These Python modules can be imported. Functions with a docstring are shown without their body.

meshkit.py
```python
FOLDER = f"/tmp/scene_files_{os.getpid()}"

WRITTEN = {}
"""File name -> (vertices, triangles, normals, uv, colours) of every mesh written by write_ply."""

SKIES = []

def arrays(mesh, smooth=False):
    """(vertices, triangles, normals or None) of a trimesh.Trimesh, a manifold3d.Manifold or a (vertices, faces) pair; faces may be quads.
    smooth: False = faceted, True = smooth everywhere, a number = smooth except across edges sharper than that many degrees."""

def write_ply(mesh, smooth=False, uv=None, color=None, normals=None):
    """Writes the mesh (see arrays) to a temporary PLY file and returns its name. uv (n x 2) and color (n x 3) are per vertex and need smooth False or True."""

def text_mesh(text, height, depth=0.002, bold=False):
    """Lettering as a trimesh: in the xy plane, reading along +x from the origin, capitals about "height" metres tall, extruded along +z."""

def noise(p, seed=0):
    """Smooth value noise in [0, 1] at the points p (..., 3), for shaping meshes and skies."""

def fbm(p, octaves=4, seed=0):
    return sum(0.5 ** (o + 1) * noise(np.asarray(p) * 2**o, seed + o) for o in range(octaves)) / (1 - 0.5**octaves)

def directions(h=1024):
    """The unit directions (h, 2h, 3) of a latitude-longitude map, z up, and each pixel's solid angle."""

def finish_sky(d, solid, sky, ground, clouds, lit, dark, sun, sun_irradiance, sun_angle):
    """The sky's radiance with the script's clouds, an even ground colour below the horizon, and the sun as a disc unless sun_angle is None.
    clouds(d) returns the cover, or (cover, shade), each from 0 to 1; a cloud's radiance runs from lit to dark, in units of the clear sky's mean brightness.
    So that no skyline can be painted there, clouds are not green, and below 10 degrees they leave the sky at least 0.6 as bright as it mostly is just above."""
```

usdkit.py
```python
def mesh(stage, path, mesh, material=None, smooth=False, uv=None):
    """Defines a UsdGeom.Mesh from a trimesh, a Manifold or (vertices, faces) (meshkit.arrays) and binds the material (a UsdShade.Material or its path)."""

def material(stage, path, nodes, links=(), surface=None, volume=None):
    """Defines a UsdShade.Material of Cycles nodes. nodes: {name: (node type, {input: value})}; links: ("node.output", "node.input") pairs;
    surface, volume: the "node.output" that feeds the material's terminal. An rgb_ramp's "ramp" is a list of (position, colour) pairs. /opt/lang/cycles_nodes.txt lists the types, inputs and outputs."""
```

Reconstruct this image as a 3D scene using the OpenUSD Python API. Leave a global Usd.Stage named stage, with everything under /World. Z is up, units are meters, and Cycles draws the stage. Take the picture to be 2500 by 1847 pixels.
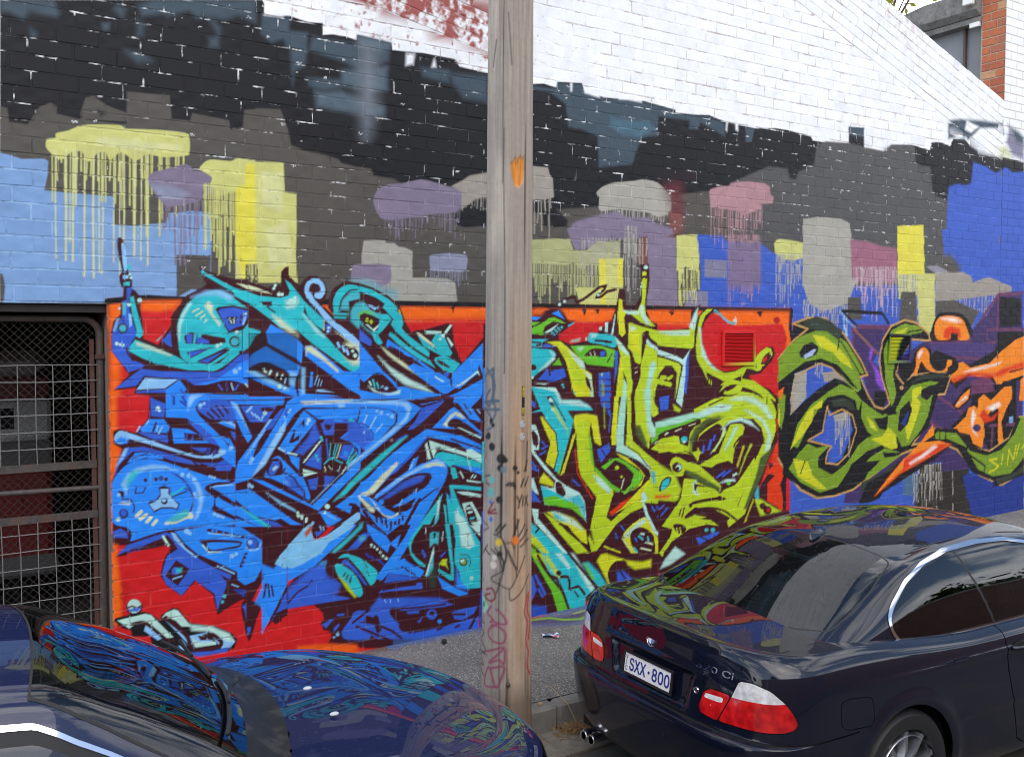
"""A graffiti-painted brick wall behind a timber pole and two parked dark cars, built in OpenUSD for Cycles."""
import math, random
import numpy as np
import trimesh
import usdkit, meshkit
from pxr import Gf, Sdf, Usd, UsdGeom, UsdLux, UsdShade, Vt
from scipy.interpolate import CubicSpline, PchipInterpolator


# exposure and light
EXPOSURE, SKY_STRENGTH, SUN_INTENSITY, SUN_ANGLE = 0.75, 0.13, 0.14, 60.0

stage = Usd.Stage.CreateInMemory()
UsdGeom.SetStageUpAxis(stage, "Z")
UsdGeom.Xform.Define(stage, "/World")

# ------------------------------------------------------------------ camera, sky, sun
CAM = np.array([0.0, -6.13, 2.233])
YAW, PITCH, FOCAL_PX = math.radians(32.705), math.radians(2.7257), 2300.0
FWD = np.array([math.sin(YAW) * math.cos(PITCH), math.cos(YAW) * math.cos(PITCH), -math.sin(PITCH)])
RIGHT = np.array([math.cos(YAW), -math.sin(YAW), 0.0])
UPV = np.cross(RIGHT, FWD)
cam = UsdGeom.Camera.Define(stage, "/World/camera")
m = Gf.Matrix4d(*RIGHT, 0, *UPV, 0, *(-FWD), 0, *CAM, 1)
cam.AddTransformOp().Set(m)
cam.CreateHorizontalApertureAttr(36.0)
cam.CreateVerticalApertureAttr(36.0 * 756 / 1024)
cam.CreateFocalLengthAttr(36.0 * FOCAL_PX / 2500.0)
cam.CreateExposureAttr(EXPOSURE)

SUN_ELEV, SUN_AZ = math.radians(48), math.radians(205)      # azimuth: atan2(x, y) of the direction towards the sun
dome = UsdLux.DomeLight.Define(stage, "/World/sky")
skym = usdkit.material(stage, "/World/Looks/sky", {
    "sky": ("sky_texture", {"sky_type": "single_scattering", "sun_disc": False, "sun_elevation": SUN_ELEV, "sun_rotation": SUN_AZ, "altitude": 50.0, "air_density": 1.0, "aerosol_density": 1.2, "ozone_density": 1.2}),
    "tc": ("texture_coordinate", {}),
    "map": ("mapping", {"scale": (1.6, 1.6, 4.2), "location": (3.1, 1.7, 0.4)}),
    "n1": ("noise_texture", {"scale": 1.5, "detail": 9.0, "roughness": 0.55, "distortion": 0.25}),
    "r1": ("rgb_ramp", {"ramp": [(0.0, (0, 0, 0)), (0.46, (0, 0, 0)), (0.55, (.75, .75, .75)), (0.68, (1, 1, 1)), (1.0, (1, 1, 1))]}),
    "n2": ("noise_texture", {"scale": 4.0, "detail": 6.0, "roughness": 0.6}),
    "r2": ("rgb_ramp", {"ramp": [(0.25, (5.5, 5.8, 6.4)), (0.75, (14.5, 14.3, 14.0))]}),
    "mix": ("mix", {}),
    "bg": ("background_shader", {"strength": SKY_STRENGTH}),
}, [("tc.generated", "map.vector"), ("map.vector", "n1.vector"), ("n1.fac", "r1.fac"), ("map.vector", "n2.vector"), ("n2.fac", "r2.fac"),
    ("r1.color", "mix.fac"), ("sky.color", "mix.color1"), ("r2.color", "mix.color2"), ("mix.color", "bg.color")], surface="bg.background")
UsdShade.MaterialBindingAPI.Apply(dome.GetPrim()).Bind(skym)
sun = UsdLux.DistantLight.Define(stage, "/World/sun")
sun.CreateIntensityAttr(SUN_INTENSITY)
sun.CreateAngleAttr(SUN_ANGLE)
sun.CreateNormalizeAttr(True)
sun.CreateColorAttr(Gf.Vec3f(1.0, 0.96, 0.9))
to_sun = np.array([math.sin(SUN_AZ) * math.cos(SUN_ELEV), math.cos(SUN_AZ) * math.cos(SUN_ELEV), math.sin(SUN_ELEV)])
zx = np.cross([0, 0, 1.0], to_sun); zx /= np.linalg.norm(zx); zy = np.cross(to_sun, zx)
sun.AddTransformOp().Set(Gf.Matrix4d(*zx, 0, *zy, 0, *to_sun, 0, 0, 0, 30, 1))

# ------------------------------------------------------------------ helpers
RNG = np.random.default_rng(11)
USED = {}


def numbered(parent, name):
    k = USED.get((parent, name), -1) + 1
    USED[(parent, name)] = k
    return f"{parent}/{name}" if k == 0 else f"{parent}/{name}_{k:03d}"


def meta(prim, label=None, cat=None, group=None, kind=None):
    for k, v in (("label", label), ("category", cat), ("group", group), ("kind", kind)):
        if v:
            prim.SetCustomDataByKey(k, v)


def thing(name, label, cat, loc=(0, 0, 0), rotz=0.0, group=None, roty=0.0):
    x = UsdGeom.Xform.Define(stage, numbered("/World", name))
    x.AddTranslateOp().Set(Gf.Vec3d(*map(float, loc)))
    if rotz:
        x.AddRotateZOp().Set(math.degrees(rotz))
    if roty:
        x.AddRotateYOp().Set(math.degrees(roty))
    meta(x.GetPrim(), label, cat, group)
    return str(x.GetPath())


def part(parent, name, mesh, material, smooth=False, label=None, kind=None, paint=None):
    """One Mesh prim below parent; paint: linear colours per vertex, read by the material as the primvar paint."""
    path = numbered(parent, name)
    p = usdkit.mesh(stage, path, mesh, material, smooth=smooth)
    if paint is not None:
        UsdGeom.PrimvarsAPI(p).CreatePrimvar("paint", Sdf.ValueTypeNames.Color3fArray, "vertex").Set(Vt.Vec3fArray.FromNumpy(np.asarray(paint, np.float32)))
    meta(p.GetPrim(), label, None, None, kind)
    return path


def solo(name, mesh, material, label=None, cat=None, kind=None, smooth=False, paint=None, group=None):
    path = part("/World", name, mesh, material, smooth, None, None, paint)
    meta(stage.GetPrimAtPath(path), label, cat, group, kind)
    return path


def join(ms):
    ms = [x for x in ms if x is not None]
    V, F, n = [], [], 0
    for x in ms:
        v, f = (np.asarray(x.vertices), np.asarray(x.faces)) if hasattr(x, "faces") else (np.asarray(x[0]), np.asarray(x[1]))
        if f.shape[1] == 4:
            f = np.vstack([f[:, [0, 1, 2]], f[:, [0, 2, 3]]])
        V.append(v); F.append(f + n); n += len(v)
    return np.vstack(V), np.vstack(F)


def box(x0, x1, y0, y1, z0, z1, bev=0.0):
    """A box, its edges chamfered when bev > 0."""
    if bev <= 0:
        b = trimesh.creation.box((x1 - x0, y1 - y0, z1 - z0))
        b.apply_translation(((x0 + x1) / 2, (y0 + y1) / 2, (z0 + z1) / 2))
        return np.array(b.vertices), np.array(b.faces)
    c = []
    for sx in (0, 1):
        for sy in (0, 1):
            for sz in (0, 1):
                p = np.array([(x0, x1)[sx], (y0, y1)[sy], (z0, z1)[sz]], float)
                for a in range(3):
                    q = p.copy()
                    for o in range(3):
                        if o != a:
                            q[o] += bev * (1 - 2 * (sx, sy, sz)[o])
                    c.append(q)
    h = trimesh.convex.convex_hull(np.array(c))
    return np.array(h.vertices), np.array(h.faces)


def tube(pts, r, n=8, closed=False, caps=True):
    p = np.asarray(pts, float)
    if closed:
        t = np.roll(p, -1, 0) - np.roll(p, 1, 0)
    else:
        t = np.gradient(p, axis=0)
    t /= np.linalg.norm(t, axis=1, keepdims=True) + 1e-12
    ref = np.where(np.abs(t[:, 2:]) < 0.9, [0, 0, 1.0], [1.0, 0, 0])
    a = np.cross(t, ref); a /= np.linalg.norm(a, axis=1, keepdims=True)
    b = np.cross(t, a)
    g = np.arange(n) * 2 * np.pi / n
    r = np.broadcast_to(np.asarray(r, float), (len(p),))
    v = (p[:, None] + r[:, None, None] * (np.cos(g)[None, :, None] * a[:, None] + np.sin(g)[None, :, None] * b[:, None])).reshape(-1, 3)
    f = []
    m = len(p)
    for i in range(m if closed else m - 1):
        for j in range(n):
            i2, j2 = (i + 1) % m, (j + 1) % n
            f.append((i * n + j, i * n + j2, i2 * n + j2, i2 * n + j))
    f = np.array(f)
    f = np.vstack([f[:, [0, 2, 1]], f[:, [0, 3, 2]]])
    if caps and not closed:
        k = len(v)
        v = np.vstack([v, p[0], p[-1]])
        e = []
        for j in range(n):
            j2 = (j + 1) % n
            e.append((k, j, j2)); e.append((k + 1, (m - 1) * n + j2, (m - 1) * n + j))
        f = np.vstack([f, e])
    return v, f


def grid_faces(nu, nv):
    i, j = np.meshgrid(np.arange(nu - 1), np.arange(nv - 1), indexing="ij")
    a = (i * nv + j).ravel()
    return np.vstack([np.c_[a, a + nv, a + nv + 1], np.c_[a, a + nv + 1, a + 1]])


def sheet(fn, us, vs):
    """Grid surface fn(u, v) -> xyz."""
    U, V = np.meshgrid(us, vs, indexing="ij")
    return fn(U, V).reshape(-1, 3), grid_faces(len(us), len(vs))


def lathe(profile, n=32, axis="z"):
    """profile: (r, h) pairs turned about an axis."""
    pr = np.asarray(profile, float)
    a = np.arange(n) * 2 * np.pi / n
    v = np.stack([pr[:, None, 0] * np.cos(a), pr[:, None, 0] * np.sin(a), np.broadcast_to(pr[:, 1:2], (len(pr), n))], -1).reshape(-1, 3)
    f = []
    for i in range(len(pr) - 1):
        for j in range(n):
            f.append((i * n + j, i * n + (j + 1) % n, (i + 1) * n + (j + 1) % n, (i + 1) * n + j))
    f = np.array(f)
    f = np.vstack([f[:, [0, 1, 2]], f[:, [0, 2, 3]]])
    if axis == "y":
        v = v[:, [0, 2, 1]] * [1, -1, 1]
    if axis == "x":
        v = v[:, [2, 0, 1]]
    return v, f


def moved(mesh, d):
    return np.asarray(mesh[0]) + np.asarray(d, float), mesh[1]


def rot(mesh, deg, axis, at=(0, 0, 0)):
    R = trimesh.transformations.rotation_matrix(math.radians(deg), axis, at)
    return trimesh.transformations.transform_points(np.asarray(mesh[0], float), R), mesh[1]


def srgb(h):
    c = np.array([int(h[i:i + 2], 16) for i in (1, 3, 5)]) / 255.0
    return np.where(c <= 0.04045, c / 12.92, ((c + 0.055) / 1.055) ** 2.4)


def vnoise(P, scale, seed=0, octaves=3):
    """Cheap smooth value noise in 0..1 for points (n, 2 or 3)."""
    P = np.asarray(P, float)
    out = np.zeros(len(P)); amp = 1.0; tot = 0
    for o in range(octaves):
        q = P * scale * 2 ** o + 37.3 * (seed + o)
        i = np.floor(q).astype(np.int64); f = q - i; f = f * f * (3 - 2 * f)
        acc = np.zeros(len(P))
        for c in range(2 ** P.shape[1]):
            w = np.ones(len(P)); h = np.zeros(len(P), np.int64)
            for k in range(P.shape[1]):
                b = (c >> k) & 1
                w *= f[:, k] if b else 1 - f[:, k]
                h += (i[:, k] + b) * (73856093, 19349663, 83492791)[k]
            h = (h ^ (h >> 13)) * 1274126177
            h = (h ^ (h >> 16)) & 0xFFFF
            acc += w * h / 65535.0
        out += amp * acc; tot += amp; amp *= 0.5
    return out / tot


# ------------------------------------------------------------------ materials
def pbr(name, color, rough=0.5, metal=0.0, var=0.0, scale=8.0, bump=0.0, bscale=60.0, coat=0.0, spec=0.5, dirt=None, trans=0.0, ior=1.5, coat_rough=0.03, dscale=3.0):
    nodes = {"p": ("principled_bsdf", {"base_color": tuple(color), "roughness": rough, "metallic": metal, "coat_weight": coat, "coat_roughness": coat_rough, "specular_ior_level": spec, "transmission_weight": trans, "ior": ior})}
    links = []
    c = np.array(color, float)
    if var or bump or dirt is not None:
        nodes["tc"] = ("texture_coordinate", {})
    src = None
    if var:
        nodes["n"] = ("noise_texture", {"scale": scale, "detail": 6.0, "roughness": 0.65})
        nodes["r"] = ("rgb_ramp", {"ramp": [(0.25, tuple(np.clip(c * (1 - var), 0, 1))), (0.5, tuple(c)), (0.75, tuple(np.clip(c * (1 + var), 0, 1)))]})
        links += [("tc.object", "n.vector"), ("n.fac", "r.fac")]
        src = "r.color"
    if dirt is not None:
        nodes["dn"] = ("noise_texture", {"scale": dscale, "detail": 8.0, "roughness": 0.7})
        nodes["dr"] = ("rgb_ramp", {"ramp": [(0.5, (0, 0, 0)), (0.72, (1, 1, 1))]})
        nodes["dm"] = ("mix", {"color2": tuple(dirt)})
        links += [("tc.object", "dn.vector"), ("dn.fac", "dr.fac"), ("dr.color", "dm.fac")]
        if src:
            links.append((src, "dm.color1"))
        else:
            nodes["dm"][1]["color1"] = tuple(c)
        src = "dm.color"
    if src:
        links.append((src, "p.base_color"))
    if bump:
        nodes["bn"] = ("noise_texture", {"scale": bscale, "detail": 5.0})
        nodes["b"] = ("bump", {"strength": bump, "distance": 0.003})
        links += [("tc.object", "bn.vector"), ("bn.fac", "b.height"), ("b.normal", "p.normal")]
    return usdkit.material(stage, f"/World/Looks/{name}", nodes, links, surface="p.BSDF")


def paint_mat(name, rough=0.45, var=0.10, nscale=9.0, bump=0.25, bscale=120.0, spec=0.5):
    """Colours come from the mesh's own paint primvar, with grain and fine relief from noise."""
    return usdkit.material(stage, f"/World/Looks/{name}", {
        "at": ("attribute", {"attribute": "paint"}),
        "tc": ("texture_coordinate", {}),
        "n": ("noise_texture", {"scale": nscale, "detail": 7.0, "roughness": 0.68}),
        "r": ("rgb_ramp", {"ramp": [(0.3, (1 - var, 1 - var, 1 - var)), (0.5, (1, 1, 1)), (0.72, (1 + var, 1 + var, 1 + var))]}),
        "mx": ("vector_math", {"math_type": "multiply"}),
        "bn": ("noise_texture", {"scale": bscale, "detail": 6.0, "roughness": 0.6}),
        "b": ("bump", {"strength": bump, "distance": 0.0025}),
        "p": ("principled_bsdf", {"roughness": rough, "specular_ior_level": spec}),
    }, [("at.color", "mx.vector1"), ("tc.object", "n.vector"), ("n.fac", "r.fac"), ("r.color", "mx.vector2"), ("mx.vector", "p.base_color"),
        ("tc.object", "bn.vector"), ("bn.fac", "b.height"), ("b.normal", "p.normal")], surface="p.BSDF")

PIGMENTS = "#2a8cfa #141317 #3b5cba #24398a #d0dab2 #c8cda0 #2a3f9e #2c50b8 #3c5a8c #333c30 #4c5c28 #2c2822 #68bf28 #534f49 #515050 #737a84 #80748a #7e7c94 #8a8ea4 #8cc4f2 #7fc0e8 #a5a298 #9c948a #8f8c96 #b7d022 #6a3a5c #3d141b #6a2c34 #7a4a44 #b9e2d6 #a4dcc4 #7a9a26 #7f9a30 #f58a20 #f5680f #ee5c12 #b0583a #e03a10 #ab8288 #9a6478 #7a6a86 #b8a0a8 #8a4cc8 #40305f #4a3a70 #3560cc #cd1d20 #a81818 #7c9fcd #a8b8d8 #3f4e5a #50606c #466474 #4c6c90 #c4975a #8a5a50 #29bcc6 #44b4c0 #78a4ac #eef0f4 #fbe8dc #c9c978 #cfd092 #a9ab78 #dfd44a #cfd41f #b8b024 #cccc22"
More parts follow.
